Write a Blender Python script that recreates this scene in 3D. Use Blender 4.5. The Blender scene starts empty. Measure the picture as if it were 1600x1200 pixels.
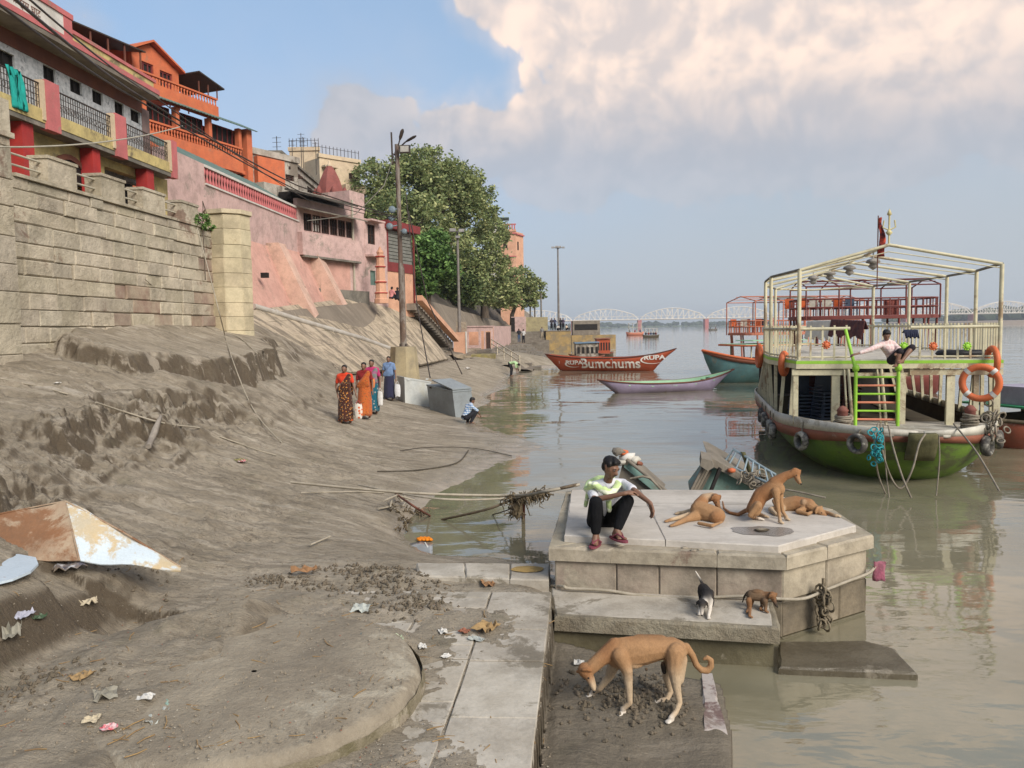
import bpy, bmesh, math, random
import numpy as np
from mathutils import Vector, Matrix, noise
R = math.radians
random.seed(7); rng = np.random.default_rng(7)
S = bpy.context.scene
COL = S.collection

# ------------------------------------------------------------------ camera
EYE = Vector((0, 0, 3.1)); YAW = R(3.81); PITCH = R(4.15); ROLL = R(-0.95); FPX = 1200.0
CR = (Matrix.Rotation(YAW, 3, 'Z') @ Matrix.Rotation(math.pi/2 - PITCH, 3, 'X') @ Matrix.Rotation(ROLL, 3, 'Z'))
cam = bpy.data.objects.new('camera', bpy.data.cameras.new('camera'))
cam.data.sensor_width = 36; cam.data.lens = FPX*36/1600
cam.data.clip_start = .05; cam.data.clip_end = 9000
cam.matrix_world = Matrix.Translation(EYE) @ CR.to_4x4()
COL.objects.link(cam); S.camera = cam

def ray(px, py): return CR @ Vector(((px-800)/FPX, (600-py)/FPX, -1))
def PZ(px, py, z): r = ray(px, py); return EYE + r*((z-EYE.z)/r.z)       # hits level z
def PD(px, py, d): return EYE + ray(px, py)*d                            # hits depth d
def PX(px, py, x): r = ray(px, py); return EYE + r*(x/r.x)               # hits the plane X = x
def PY(px, py, y): r = ray(px, py); return EYE + r*(y/r.y)               # hits the plane Y = y

# ------------------------------------------------------------------ light
S.view_settings.view_transform = 'Standard'; S.view_settings.look = 'None'
S.view_settings.exposure = 0.28; S.view_settings.gamma = 1; S.view_settings.use_curve_mapping = False
S.cycles.use_denoising = True; S.cycles.denoiser = 'OPENIMAGEDENOISE'
S.cycles.max_bounces = 8; S.cycles.volume_bounces = 0; S.cycles.caustics_reflective = False; S.cycles.caustics_refractive = False
SUN_EL, SUN_AZ = R(35), R(138)      # azimuth clockwise from +Y: behind the camera, over the river
sun = bpy.data.objects.new('sun', bpy.data.lights.new('sun', 'SUN'))
sun.data.energy = 3.5; sun.data.angle = R(30); sun.data.color = (1.0, .94, .86)
_sd = Vector((math.sin(SUN_AZ)*math.cos(SUN_EL), math.cos(SUN_AZ)*math.cos(SUN_EL), math.sin(SUN_EL)))
sun.rotation_euler = _sd.to_track_quat('Z', 'Y').to_euler(); COL.objects.link(sun)

W = bpy.data.worlds.new('World'); S.world = W; W.use_nodes = True
class NG:
    """tiny node helper: numbers, sockets in; sockets out"""
    def __init__(s, tree): s.t = tree; tree.nodes.clear()
    def n(s, typ, ins=(), out=0, **kw):
        nd = s.t.nodes.new(typ)
        for k, v in kw.items(): setattr(nd, k, v)
        it = ins.items() if isinstance(ins, dict) else enumerate(ins)
        for k, v in it:
            if v is None: continue
            if isinstance(v, bpy.types.NodeSocket): s.t.links.new(v, nd.inputs[k])
            else: nd.inputs[k].default_value = v
        s.last = nd
        return nd.outputs[out] if len(nd.outputs) else None
    def m(s, op, a, b=None, c=None, clamp=False): return s.n('ShaderNodeMath', (a, b, c), operation=op, use_clamp=clamp)
    def v(s, op, a, b=None, out=0): return s.n('ShaderNodeVectorMath', (a, b), out=out, operation=op)
    def mix(s, f, a, b, blend='MIX'):
        return s.n('ShaderNodeMix', {0: f, 6: a, 7: b}, out=2, data_type='RGBA', blend_type=blend, clamp_factor=True)
    def noise(s, vec, scale, detail=5, rough=.55, dist=0, out=0, dim='3D'):
        return s.n('ShaderNodeTexNoise', {'Vector': vec, 'Scale': scale, 'Detail': detail, 'Roughness': rough, 'Distortion': dist}, out=out, noise_dimensions=dim)
    def ss(s, x, a, b, lo=0., hi=1.):
        return s.n('ShaderNodeMapRange', {0: x, 1: a, 2: b, 3: lo, 4: hi}, interpolation_type='SMOOTHSTEP')
    def lin(s, x, a, b, lo=0., hi=1.): return s.n('ShaderNodeMapRange', {0: x, 1: a, 2: b, 3: lo, 4: hi})
    def ramp(s, f, stops):
        nd = s.t.nodes.new('ShaderNodeValToRGB'); e = nd.color_ramp.elements
        while len(e) < len(stops): e.new(.5)
        for x, (p, c) in zip(e, stops): x.position = p; x.color = (*c, 1) if len(c) == 3 else c
        s.t.links.new(f, nd.inputs[0]); return nd.outputs[0]

g = NG(W.node_tree)
tc = g.n('ShaderNodeTexCoord', out=0)
sky = g.n('ShaderNodeTexSky', sky_type='NISHITA', sun_disc=False, sun_elevation=SUN_EL, sun_rotation=SUN_AZ, air_density=1.3, dust_density=2.2, ozone_density=1.6)
dv = g.v('NORMALIZE', tc)
sep = g.n('ShaderNodeSeparateXYZ', (dv,)); sx, sy, sz = [g.last.outputs[i] for i in range(3)]
az = g.m('ARCTAN2', sx, sy)                       # 0 along the bank, grows over the river
el = g.m('ARCSINE', sz)
# where the big cumulus masses stand: (azimuth deg, elevation deg, half width, half height, weight)
BL = [(7, 24, 13, 8.5, 1.25), (22, 22, 13, 8, 1.25), (-4, 24, 5, 6, .9), (31, 15, 9, 7, 1.2), (14, 14.5, 22, 7.5, 1.12), (-14, 13.5, 5.5, 6, 1.0), (-7, 12.5, 6, 4.6, 1.0), (0, 12.5, 9, 5.5, 1.05), (38, 20, 9, 9, 1.),
      (-34, 18, 5, 5.5, .5), (30, 42, 40, 12, 1.05), (85, 22, 40, 14, .95), (-85, 24, 30, 9, .75), (-150, 30, 40, 16, .95), (150, 28, 36, 16, .95), (0, 75, 180, 22, .62)]
def field(azs, els, nz):
    f = None
    for a, e, w, h, k in BL:
        d = g.n('ShaderNodeCombineXYZ', (g.m('MULTIPLY', g.m('SUBTRACT', azs, R(a)), 1/R(w)), g.m('MULTIPLY', g.m('SUBTRACT', els, R(e)), 1/R(h)), 0.))
        q = g.m('MULTIPLY', g.ss(g.v('LENGTH', d, out=1), 0.35, 1.40, 1., 0.), k)
        f = q if f is None else g.m('SMOOTH_MAX', f, q, .12)
    return g.m('ADD', f, nz)
def puffs(vec):
    v2 = g.v('ADD', vec, g.v('MULTIPLY', g.v('SUBTRACT', g.noise(vec, 9, 2, .55, out=1), (.5, .5, .5)), (.07, .07, .07)))
    a = g.noise(v2, 3.6, 5, .5)
    b = g.n('ShaderNodeTexVoronoi', {'Vector': v2, 'Scale': 9., 'Detail': 2.6, 'Roughness': .6, 'Lacunarity': 2.3}, feature='F1')
    return g.m('ADD', g.m('MULTIPLY', g.m('SUBTRACT', a, .5), .75), g.m('MULTIPLY', g.m('SUBTRACT', .49, b), .36))
p1 = puffs(dv); p2 = puffs(g.v('ADD', dv, (-.013, -.012, .017)))
f1 = field(az, el, p1)
dens = g.ss(f1, .40, .54)
soft = g.ss(f1, .05, .7)
lit = g.ss(g.m('SUBTRACT', p1, p2), -.17, .19)                     # side of a puff turned to the low sun
core = g.ss(f1, .45, 1.25)
high = g.ss(g.m('ADD', el, g.m('MULTIPLY', g.m('SUBTRACT', p1, 0.), .10)), R(10), R(17))                                # the tall tops still catch the warm light
warm = g.mix(lit, (6.9, 6.1, 5.8, 1), (10.6, 8.4, 7.0, 1))
cool = g.mix(lit, (4.55, 4.75, 5.3, 1), (5.4, 5.4, 5.8, 1))
warmzone = g.m('MULTIPLY', high, g.ss(az, R(-14), R(-3)))
ccol = g.mix(warmzone, cool, warm)
ccol = g.mix(g.m('MULTIPLY', g.m('MULTIPLY', core, .45), g.ss(el, R(19), R(12))), ccol, (4.9, 4.8, 5.1, 1))
hazec = g.mix(g.ss(az, R(-25), R(25)), (4.7, 5.9, 7.7, 1), (4.6, 5.1, 5.65, 1))
skyc = g.mix(g.ss(el, R(-2), R(45), .93, .35), sky, g.mix(g.ss(el, R(0), R(30)), hazec, g.mix(g.ss(az, R(-30), R(35)), (3.5, 5.6, 8.8, 1), (4.0, 5.6, 7.6, 1))))
veil = g.m('MULTIPLY', g.ss(g.noise(dv, 2.6, 4, .5), .46, .72), .3)
skyc = g.mix(veil, skyc, (5.6, 5.9, 6.6, 1))
al = g.m('MAXIMUM', g.m('MULTIPLY', dens, .93), g.m('MULTIPLY', soft, .45))
al = g.m('MULTIPLY', al, g.ss(el, R(3), R(15), .25, 1.))
full = g.mix(al, skyc, ccol)
full = g.mix(g.ss(el, R(12), R(-2)), full, (4.7, 5.15, 5.6, 1))
bg = g.n('ShaderNodeBackground', (full, .091))
g.n('ShaderNodeOutputWorld', (bg,))
W.cycles.sampling_method = 'MANUAL'; W.cycles.sample_map_resolution = 256

# ------------------------------------------------------------------ materials
MATS = {}
def mat(name, c1, c2=None, scale=3., rough=.85, bump=.25, bs=None, c3=None, c3amt=.35, rnd=0., metal=0., stretch=(1, 1, 1), spec=.3, detail=7, grime=0., bd=.02, contrast=(.35, .65), coat=0.):
    """c1..c2 mottled, c3 in ragged stains, rnd = per-object value change, grime = dirt lying on upward/edge parts"""
    if name in MATS: return MATS[name]
    m = bpy.data.materials.new(name); m.use_nodes = True; g = NG(m.node_tree)
    geo = g.n('ShaderNodeNewGeometry'); pos = g.last.outputs['Position']
    oi = g.n('ShaderNodeObjectInfo', out='Random')
    p = g.v('MULTIPLY', pos, stretch)
    c1 = (*c1, 1); c2 = (*(c2 or [x*.7 for x in c1[:3]]), 1)
    col = g.mix(g.ss(g.noise(p, scale, detail, .62), *contrast), c1, c2)
    if c3: col = g.mix(g.m('MULTIPLY', g.ss(g.noise(p, scale*.63, 9, .72, .4), .64-c3amt*.35, .70-c3amt*.3), .9), col, (*c3, 1))
    fine = g.noise(p, scale*14, 3, .7)
    col = g.mix(g.lin(fine, .3, .7, .0, .22), col, g.mix(1., col, (.45, .42, .38, 1), 'MULTIPLY'))
    if grime: col = g.mix(g.m('MULTIPLY', g.ss(g.noise(pos, 1.7, 8, .75), .42, .66), grime), col, (.09, .075, .055, 1))
    if rnd: col = g.n('ShaderNodeHueSaturation', {'Hue': g.lin(oi, 0, 1, .5-rnd*.04, .5+rnd*.04), 'Saturation': g.lin(g.m('FRACT', g.m('MULTIPLY', oi, 7.31)), 0, 1, 1-rnd*.5, 1+rnd*.3), 'Value': g.lin(g.m('FRACT', g.m('MULTIPLY', oi, 3.77)), 0, 1, 1-rnd, 1+rnd*.8), 'Color': col})
    bsdf = {'Base Color': col, 'Roughness': g.lin(fine, .2, .8, max(.05, rough-.1), min(1, rough+.08)), 'Metallic': metal, 'Specular IOR Level': spec, 'Coat Weight': coat}
    if bump: bsdf['Normal'] = g.n('ShaderNodeBump', {'Strength': bump, 'Distance': bd, 'Height': g.m('ADD', g.noise(p, bs or scale*5, 8, .7), g.m('MULTIPLY', fine, .25))})
    g.n('ShaderNodeOutputMaterial', (g.n('ShaderNodeBsdfPrincipled', bsdf),))
    MATS[name] = m; return m
def plain(name, c, rough=.6, **k): return mat(name, c, tuple(x*.82 for x in c), scale=k.pop('scale', 6.), rough=rough, bump=k.pop('bump', .08), **k)

# ------------------------------------------------------------------ mesh building
class MB:
    def __init__(s): s.v = []; s.f = []; s.mi = []; s.sm = []
    def add(s, vs, fs, mi=0, smooth=False):
        b = len(s.v); s.v += [tuple(v) for v in vs]
        for f in fs: s.f.append(tuple(i+b for i in f)); s.mi.append(mi); s.sm.append(smooth)
        return s
    def box(s, x0, y0, z0, x1, y1, z1, mi=0):
        if x0 > x1: x0, x1 = x1, x0
        if y0 > y1: y0, y1 = y1, y0
        if z0 > z1: z0, z1 = z1, z0
        return s.add([(x0,y0,z0),(x1,y0,z0),(x1,y1,z0),(x0,y1,z0),(x0,y0,z1),(x1,y0,z1),(x1,y1,z1),(x0,y1,z1)],
                     [(0,3,2,1),(4,5,6,7),(0,1,5,4),(1,2,6,5),(2,3,7,6),(3,0,4,7)], mi)
    def prism(s, poly, off, mi=0):
        """poly: 3d points; off: vector"""
        n = len(poly); off = Vector(off); a = [Vector(p) for p in poly]; b = [p+off for p in a]
        nrm = Vector((0,0,0))
        for i in range(n): nrm += a[i].cross(a[(i+1) % n])
        fl = nrm.dot(off) > 0
        fs = [tuple(range(n)), tuple(range(2*n-1, n-1, -1))] + [(i, i+n, (i+1) % n+n, (i+1) % n) for i in range(n)]
        if fl: fs = [tuple(reversed(f)) for f in fs]
        return s.add(a+b, fs, mi)
    def tube(s, pts, r, seg=6, mi=0, cap=True, smooth=True):
        pts = [Vector(p) for p in pts]; n = len(pts); rs = r if isinstance(r, (list, tuple)) else [r]*n
        vs = []; up = None
        for i, p in enumerate(pts):
            t = (pts[min(i+1, n-1)]-pts[max(i-1, 0)])
            t = t.normalized() if t.length > 1e-9 else Vector((0,0,1))
            if up is None: up = t.orthogonal().normalized()
            a = (up - t*up.dot(t));  a = a.normalized() if a.length > 1e-6 else t.orthogonal().normalized()
            up = a; b = t.cross(a)
            for k in range(seg):
                q = 2*math.pi*k/seg; vs.append(p + (a*math.cos(q)+b*math.sin(q))*rs[i])
        fs = [(i*seg+k, i*seg+(k+1) % seg, (i+1)*seg+(k+1) % seg, (i+1)*seg+k) for i in range(n-1) for k in range(seg)]
        s.add(vs, fs, mi, smooth)
        if cap: s.add(vs[:seg], [tuple(reversed(range(seg)))], mi); s.add(vs[-seg:], [tuple(range(seg))], mi)
        return s
    def lathe(s, prof, cen=(0,0,0), seg=16, mi=0, smooth=True, M=None):
        """prof: (r, z) list, about the local z axis"""
        vs = []; c = Vector(cen)
        for r, z in prof:
            for k in range(seg):
                q = 2*math.pi*k/seg; p = Vector((r*math.cos(q), r*math.sin(q), z)); vs.append((M @ p if M else p) + c)
        n = len(prof)
        return s.add(vs, [(i*seg+k, i*seg+(k+1) % seg, (i+1)*seg+(k+1) % seg, (i+1)*seg+k) for i in range(n-1) for k in range(seg)], mi, smooth)
    def torus(s, cen, R_, r, axis, seg=24, ring=8, mi=0, squash=1.):
        ax = Vector(axis).normalized(); a = ax.orthogonal().normalized(); b = ax.cross(a); vs = []
        for i in range(seg):
            q = 2*math.pi*i/seg; d = a*math.cos(q)+b*math.sin(q)
            for k in range(ring):
                w = 2*math.pi*k/ring; vs.append(Vector(cen)+d*(R_+r*math.cos(w))+ax*r*squash*math.sin(w))
        return s.add(vs, [(i*ring+k, ((i+1) % seg)*ring+k, ((i+1) % seg)*ring+(k+1) % ring, i*ring+(k+1) % ring) for i in range(seg) for k in range(ring)], mi, True)
    def grid(s, rows, mi=0, smooth=True, closed=False):
        """rows: list of equally long point lists"""
        n, m = len(rows), len(rows[0])
        return s.add([p for r in rows for p in r], [(i*m+j, i*m+(j+1) % m, (i+1)*m+(j+1) % m, (i+1)*m+j) for i in range(n-1) for j in range(m if closed else m-1)], mi, smooth)
    def mesh(s, name, mats):
        me = bpy.data.meshes.new(name); me.from_pydata(s.v, [], s.f)
        for m in (mats if isinstance(mats, (list, tuple)) else [mats]): me.materials.append(m)
        me.polygons.foreach_set('material_index', s.mi); me.polygons.foreach_set('use_smooth', s.sm); me.update()
        return me
    def build(s, name, mats, parent=None, **k): return link(name, s.mesh(name, mats), parent, **k)
def link(name, me, parent=None, loc=None, label=None, cat=None, group=None, kind=None):
    o = bpy.data.objects.new(name, me); COL.objects.link(o)
    if parent is not None: o.parent = parent; o.matrix_parent_inverse = Matrix.Translation(parent['_o']).inverted() if '_o' in parent else Matrix.Identity(4)
    if loc is not None: o.location = loc
    return tag(o, label, cat, group, kind)
def tag(o, label=None, cat=None, group=None, kind=None):
    for k, v in (('label', label), ('category', cat), ('group', group), ('kind', kind)):
        if v: o[k] = v
    return o
def thing(name, loc, label, cat, group=None, rz=0., world=True):
    """Empty at the thing's base. world=True: its parts are given in world coordinates"""
    o = bpy.data.objects.new(name, None); COL.objects.link(o); o.location = loc; o.rotation_euler = (0, 0, rz)
    o.empty_display_size = .1
    if world and rz == 0: o['_o'] = list(loc)
    return tag(o, label, cat, group)
def copy_tree(o, parent=None):
    c = o.copy(); COL.objects.link(c); c.parent = parent
    for ch in [x for x in o.children]: copy_tree(ch, c)
    return c
def place(o, loc, rz=None, label=None, group=None):
    o.location = loc
    if rz is not None: o.rotation_euler = (0, 0, rz)
    return tag(o, label, None, group)

# fast value noise in numpy
_T = np.random.default_rng(3).random((256, 256))
def vn(x, y):
    xi = np.floor(x).astype(int); yi = np.floor(y).astype(int); fx = x-xi; fy = y-yi
    fx = fx*fx*fx*(fx*(fx*6-15)+10); fy = fy*fy*fy*(fy*(fy*6-15)+10)
    g = lambda i, j: _T[(xi+i) & 255, (yi+j) & 255]
    return (g(0,0)*(1-fx)+g(1,0)*fx)*(1-fy)+(g(0,1)*(1-fx)+g(1,1)*fx)*fy
def fbm(x, y, o=5, r=.5):
    s = 0; a = 1; t = 0
    for i in range(o): s = s+a*vn(x+i*17.3, y+i*9.1); t += a; a *= r; x = x*2.03; y = y*2.03
    return s/t
def ridg(x, y, o=4):
    s = 0; a = 1; t = 0
    for i in range(o): s = s+a*(1-abs(2*vn(x+i*7.7, y+i*3.3)-1)); t += a; a *= .5; x = x*2.1; y = y*2.1
    return s/t
def sstep(x, a, b): t = np.clip((x-a)/(b-a), 0, 1); return t*t*(3-2*t)
def inpoly(x, y, poly):
    """signed distance: positive inside"""
    d = np.full(x.shape, 1e9); ins = np.zeros(x.shape, bool); n = len(poly)
    for i in range(n):
        (ax, ay), (bx, by) = poly[i], poly[(i+1) % n]
        ex, ey = bx-ax, by-ay; t = np.clip(((x-ax)*ex+(y-ay)*ey)/(ex*ex+ey*ey), 0, 1)
        d = np.minimum(d, np.hypot(x-ax-t*ex, y-ay-t*ey))
        c = ((ay > y) != (by > y)) & (x < (bx-ax)*(y-ay)/((by-ay) if by != ay else 1e-9)+ax); ins ^= c
    return np.where(ins, d, -d)
# ------------------------------------------------------------------ ground: control points (px, py, depth)
CP = [(0,556,15.3),(0,600,13),(0,640,11.5),(0,680,10.2),(0,740,9),(0,800,7.8),(0,860,6.9),(0,905,6.3),(0,1000,5.4),(0,1100,4.9),(0,1200,4.45),
 (-300,620,9.5),(-300,800,6.4),(-300,1000,5),(-300,1250,4),
 (200,506,19.6),(200,556,16.8),(200,590,15.6),(200,640,13.5),(200,700,11.8),(200,760,10.3),(200,850,8.4),(200,940,7.0),(200,1050,5.75),(200,1190,4.75),
 (400,505,27.5),(400,560,23.5),(400,600,19.8),(400,650,17),(400,700,14.9),(400,760,12.2),(400,850,9.5),(400,920,7.9),(400,1000,6.5),(400,1190,4.72),
 (500,560,30),(500,600,25),(500,650,20.2),(500,700,16.5),(500,760,13.2),(500,850,9.6),
 (600,560,42),(600,600,32),(600,640,25),(600,663,21.8),(600,700,18),(600,750,14.6),(600,800,12.1),(600,850,9.9),(600,900,8.3),(600,960,7.15),(600,1050,5.95),(600,1195,4.7),
 (680,560,48),(680,600,35),(680,645,26.5),(680,690,20.0),(680,730,16.5),
 (740,560,56),(740,590,42),(740,615,33.5),
 (700,900,8.35),(700,960,7.2),(700,1050,6.0),(700,1195,4.75),(820,900,8.35),(840,960,7.2),(835,1050,6.0),(820,1195,4.7)]
SHORE = [(862,556),(838,575),(792,600),(757,622),(745,637),(748,655),(768,672),(815,682),(838,692),(815,706),(772,728),(715,757),(668,790),(632,815),(626,835),(640,852),(665,866)]
pts = [PD(*c) for c in CP]
pts += [PZ(x, y, 0.0) for x, y in SHORE]
for x, y in SHORE[:13]:
    p = PZ(x, y, 0.0); d = (p.xy-Vector((-9.5, p.y+3))).normalized(); pts += [Vector((p.x+d.x*1.8, p.y+d.y*1.8, -.35))]
pts += [PZ(700,850,-.25), PZ(760,830,-.5), PZ(860,840,-.6), Vector((1.5,9,-.8)), Vector((3,12,-1.3)), Vector((0,14,-1.0)), Vector((2,20,-1.6)), Vector((4,8,-1.3)), Vector((4,5,-1.2)), Vector((2,32,-1.8)), Vector((-1,42,-.9)),
        Vector((6,40,-2.3)), Vector((8,20,-2.3)), Vector((3,3,-1.1)), Vector((-7.5,60,1.1)), Vector((-2.5,60,.5)), Vector((0,60,-.2)), Vector((4,62,-1.5)), Vector((-11,50,1.6)), Vector((-14,30,3.6)), Vector((-14,18,3.3)), Vector((-14,60,2.2))]
A_ = np.array([tuple(p) for p in pts]); N_ = len(A_)
def _phi(r2): return .5*r2*np.log(r2+1e-9)
def warp(x, y): return x, y*.55
_px, _py = warp(A_[:,0], A_[:,1])
_K = _phi((_px[:,None]-_px)**2+(_py[:,None]-_py)**2) + np.eye(N_)*.25
_Q = np.c_[np.ones(N_), _px, _py]
_w = np.linalg.solve(np.block([[_K, _Q], [_Q.T, np.zeros((3, 3))]]), np.r_[A_[:,2], 0, 0, 0])
def base_h(x, y):
    sh = x.shape; xx, yy = warp(x.ravel(), y.ravel()); out = np.empty(len(xx))
    for i in range(0, len(xx), 40000):
        a, b = xx[i:i+40000, None], yy[i:i+40000, None]
        out[i:i+40000] = _phi((a-_px)**2+(b-_py)**2) @ _w[:N_] + _w[N_] + a[:,0]*_w[N_+1] + b[:,0]*_w[N_+2]
    return out.reshape(sh)
PLAZA_Z = .45
PLAZA = [tuple(PZ(*q, PLAZA_Z).xy) for q in ((864,905),(863,965),(848,1080),(828,1215),(815,1330))] + [(-1.6,2.6),(-4.6,2.6),(-4.4,7.9)]+[tuple(PZ(640,882,PLAZA_Z).xy), tuple(PZ(860,882,PLAZA_Z).xy)]
MOUND = [tuple(PD(*q).xy) for q in ((78,545,16.8),(95,548,16.3),(150,556,16.2),(200,566,16.0),(262,558,17.2),(330,566,18.2),(400,566,20.5),(434,556,23.5),(425,535,26.5))]+[(-11.3,26.5),(-11.3,15.8)]
DISC_C = Vector((-2.29, 5.34)); DISC_R = 1.2
BAY = [tuple(PZ(*q, .15).xy) for q in ((863,1000),(1125,1050))] + [tuple(PZ(*q, .12).xy) for q in ((1145,1150),(1150,1300))] + [(0.6,2.5),(-.25,2.5)]
def height(x, y):
    h = base_h(x, y)
    wob = (fbm(x*1.3+5, y*1.3, 5, .6)-.5)
    far = sstep(y, 30, 45)
    bank = sstep(h, .28, .7)*(1-far*.6)
    slope_zone = sstep(-x, 2.6, 4.2)*sstep(y, 5.5, 8.5)
    # rills running down to the river
    xr = x*.42+y*.10; yr = y*1.5-x*.25
    sc_ = .35+.065*y
    h = h + bank*(ridg(xr, yr/(.35+y*.035), 4)-.62)*.20*np.clip(.45+y*.03, 0, 1.2)*slope_zone*(1-far*.7)
    h = h + (ridg(x*.8+wob, y*2.4, 4)-.6)*.05*slope_zone*sstep(h, .1, .4)
    h = h + (ridg(x*1.6+wob*2, y*6.5, 4)-.62)*.075*slope_zone*sstep(h,.12,.35)*(1-sstep(y,18,34)) + (ridg(x*6, y*6, 3)-.6)*.014*(1-sstep(y, 7, 18))*sstep(h,.1,.3)
    # scarps where the silt has slumped
    t = h + wob*.75
    for L, a, w, W_ in ((1.62, .42, .05, .75), (2.32, .22, .03, .35), (1.1, .16, .03, .3), (.62, .07, .02, .16)):
        msk = slope_zone*(1-sstep(y, 22, 32))*(sstep(fbm(x*.33+L*9, y*.33, 2), .30, .46))
        st = 0
        for i_ in range(4): ti_ = t+(fbm(x*(2.2+i_)+i_*31, y*(2.2+i_)+L*7, 4, .65)-.5)*.34; Li = L-.10+.065*i_; st = st+.25*sstep(ti_, Li-w*.5, Li+w*.5)
        h = h + a*msk*(st - np.clip((t-(L-W_))/(2*W_), 0, 1))
    # crumbly broken face under the scarps
    crumb = slope_zone*sstep(t, .95, 1.35)*(1-sstep(t, 1.72, 1.95))*(1-sstep(y, 15, 21))
    h = h + crumb*(ridg(x*2.6, y*2.6, 5)-.6)*.30
    # the tall mound against the wall
    dm = inpoly(x, y, MOUND) + (fbm(x*1.1, y*1.1, 5, .6)-.5)*1.1
    top = 2.72+(-x-9.2)*.30 + (fbm(x*.8, y*2, 4)-.5)*.1
    sm = 0
    for i_ in range(4): sm = sm+.25*sstep(dm+(fbm(x*(2+i_)+9*i_, y*(2+i_), 4, .65)-.5)*.5, -.02+.07*i_, .03+.07*i_)
    h = np.where(dm > -.5, h + (np.maximum(top, h+.02)-h)*sm, h)
    h = h - .14*sstep(dm, -.55, -.05)*(1-sstep(dm, -.05, .0))*(x < -7)
    # small relief everywhere
    d = np.hypot(x, y)
    h = h + (fbm(x*3.1, y*3.1, 5, .55)-.5)*.055*(1-sstep(y, 3, 60)*.3) + (fbm(x*14, y*14, 3)-.5)*.012*(1-sstep(d, 8, 20))
    # flat pavement zone with a skin of silt over it
    dp = inpoly(x, y, PLAZA)
    skin = PLAZA_Z + .05*sstep(-x, 2.9, 3.5) + (fbm(x*1.4+3, y*1.4+8, 6, .66)-.47)*.15 + (fbm(x*7, y*7, 3)-.5)*.006
    right = sstep(x, -1.15, -.55)*(1-sstep(y, 5.9, 7.2)*.55)
    skin = skin - right*.012 - .008*sstep(x,-2.2,-1.2)*(1-sstep(y,5.2,5.8))
    h = np.where(dp > 0, h + (skin-h)*sstep(dp, 0, .5), h)
    h = np.where((dp > -.25) & (dp < .5) & (x > -1.2) & (y > 3.0) & (y < 8.2), np.minimum(h, skin), h)
    # silt banked round and over the old round plinth
    r = np.hypot(x-DISC_C.x, y-DISC_C.y)
    side = (DISC_C.x-x)+(fbm(x*2, y*2, 3)-.5)*.3
    bury = sstep(side, .12, .5)*(1-sstep(r, 1.35, 2.1))
    h = h + (np.maximum(h, .625+(fbm(x*2.3, y*2.3, 5)-.42)*.16)-h)*bury
    h = h + .12*(1-sstep(r, 1.2, 1.5))*sstep(y-DISC_C.y, .5, .9)
    # clods dug up in heaps
    for (qx, qy, z, rad, a) in ((600,905,.45,.55,.17),(640,945,.45,.32,.10),(455,905,.5,.42,.10),(565,880,.45,.3,.07),(30,1020,.9,.5,.06),(130,790,1.3,.8,.12),(60,760,1.4,.9,.14)):
        c = PZ(qx, qy, z); q = np.exp(-(((x-c.x)/rad)**2+((y-c.y)/(rad*.8))**2)*1.6)
        h = h + q*(ridg(x*5.5, y*5.5, 4)-.35)*a
    # hollow where the silt has caved in
    for (qx, qy, z, rx, ry, a) in ((165,958,.6,.75,.30,.12),(250,975,.55,.5,.2,.07)):
        c = PZ(qx, qy, z); q = np.hypot((x-c.x)/rx, (y-c.y)/ry)+(fbm(x*3, y*3, 4)-.5)*.8
        h = h - sstep(q, 1.05, .8)*a
    # the low bay on the river side of the pavement
    inb = (x > -.22+.0*y) & (y < 7.35) & (dp < 0)
    db = inpoly(x, y, BAY)
    cb = PZ(1000, 1090, .2); pile = np.exp(-(((x-cb.x)/.55)**2+((y-cb.y)/.55)**2)*1.4)
    low = np.where(db > -.5, .13+sstep(db, 0, .1)*.02+(fbm(x*3, y*3, 5)-.5)*.07 + pile*(.05+(ridg(x*7, y*7, 3)-.4)*.07), -.5)
    low = np.where(db < .0, -.5 + sstep(db, -.03, .0)*.45, low)
    low = low + .10*sstep(x, .45, -.1)*(fbm(x*2.2, y*2.2, 3))*sstep(y, 6.6, 5)
    h = np.where((x > .0) & (y < 8.6) & (y > 0) & (dp < -.12) | inb, low, h)
    h = np.where((y < 7.9) & (x > -.08) & (y > 6.3) , np.minimum(h, .02+.16*(x<.9)), h)
    # never above the paved revetment
    xt = np.where(y < 42, -12.6, -12.6+(y-42)*.10); zt = np.where(y < 50, 3.6+(np.minimum(y, 52)-26)*.07, 5.28)
    xb = -9.4+(y-26)*.055; zb = 1.55-(np.minimum(y, 40)-26)*.04
    f = np.clip((x-xt)/(xb-xt), 0, 1.6); zr = zt+(zb-zt)*f
    edge = 25.2+(fbm(x*1.1, y*.6, 3)-.5)*3-np.clip(f, 0, 1)*-4.5
    h = np.where((y > edge) & (f < 1.25), np.minimum(h, zr-.16+(fbm(x*2, y*.8, 4)-.55)*.35*sstep(f, .55, 1.0)), h)
    return h
def H(x, y): return float(height(np.array([x]), np.array([y]))[0])

na, nr = 620, 640
azs = np.linspace(R(-62), R(40), na)
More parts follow.
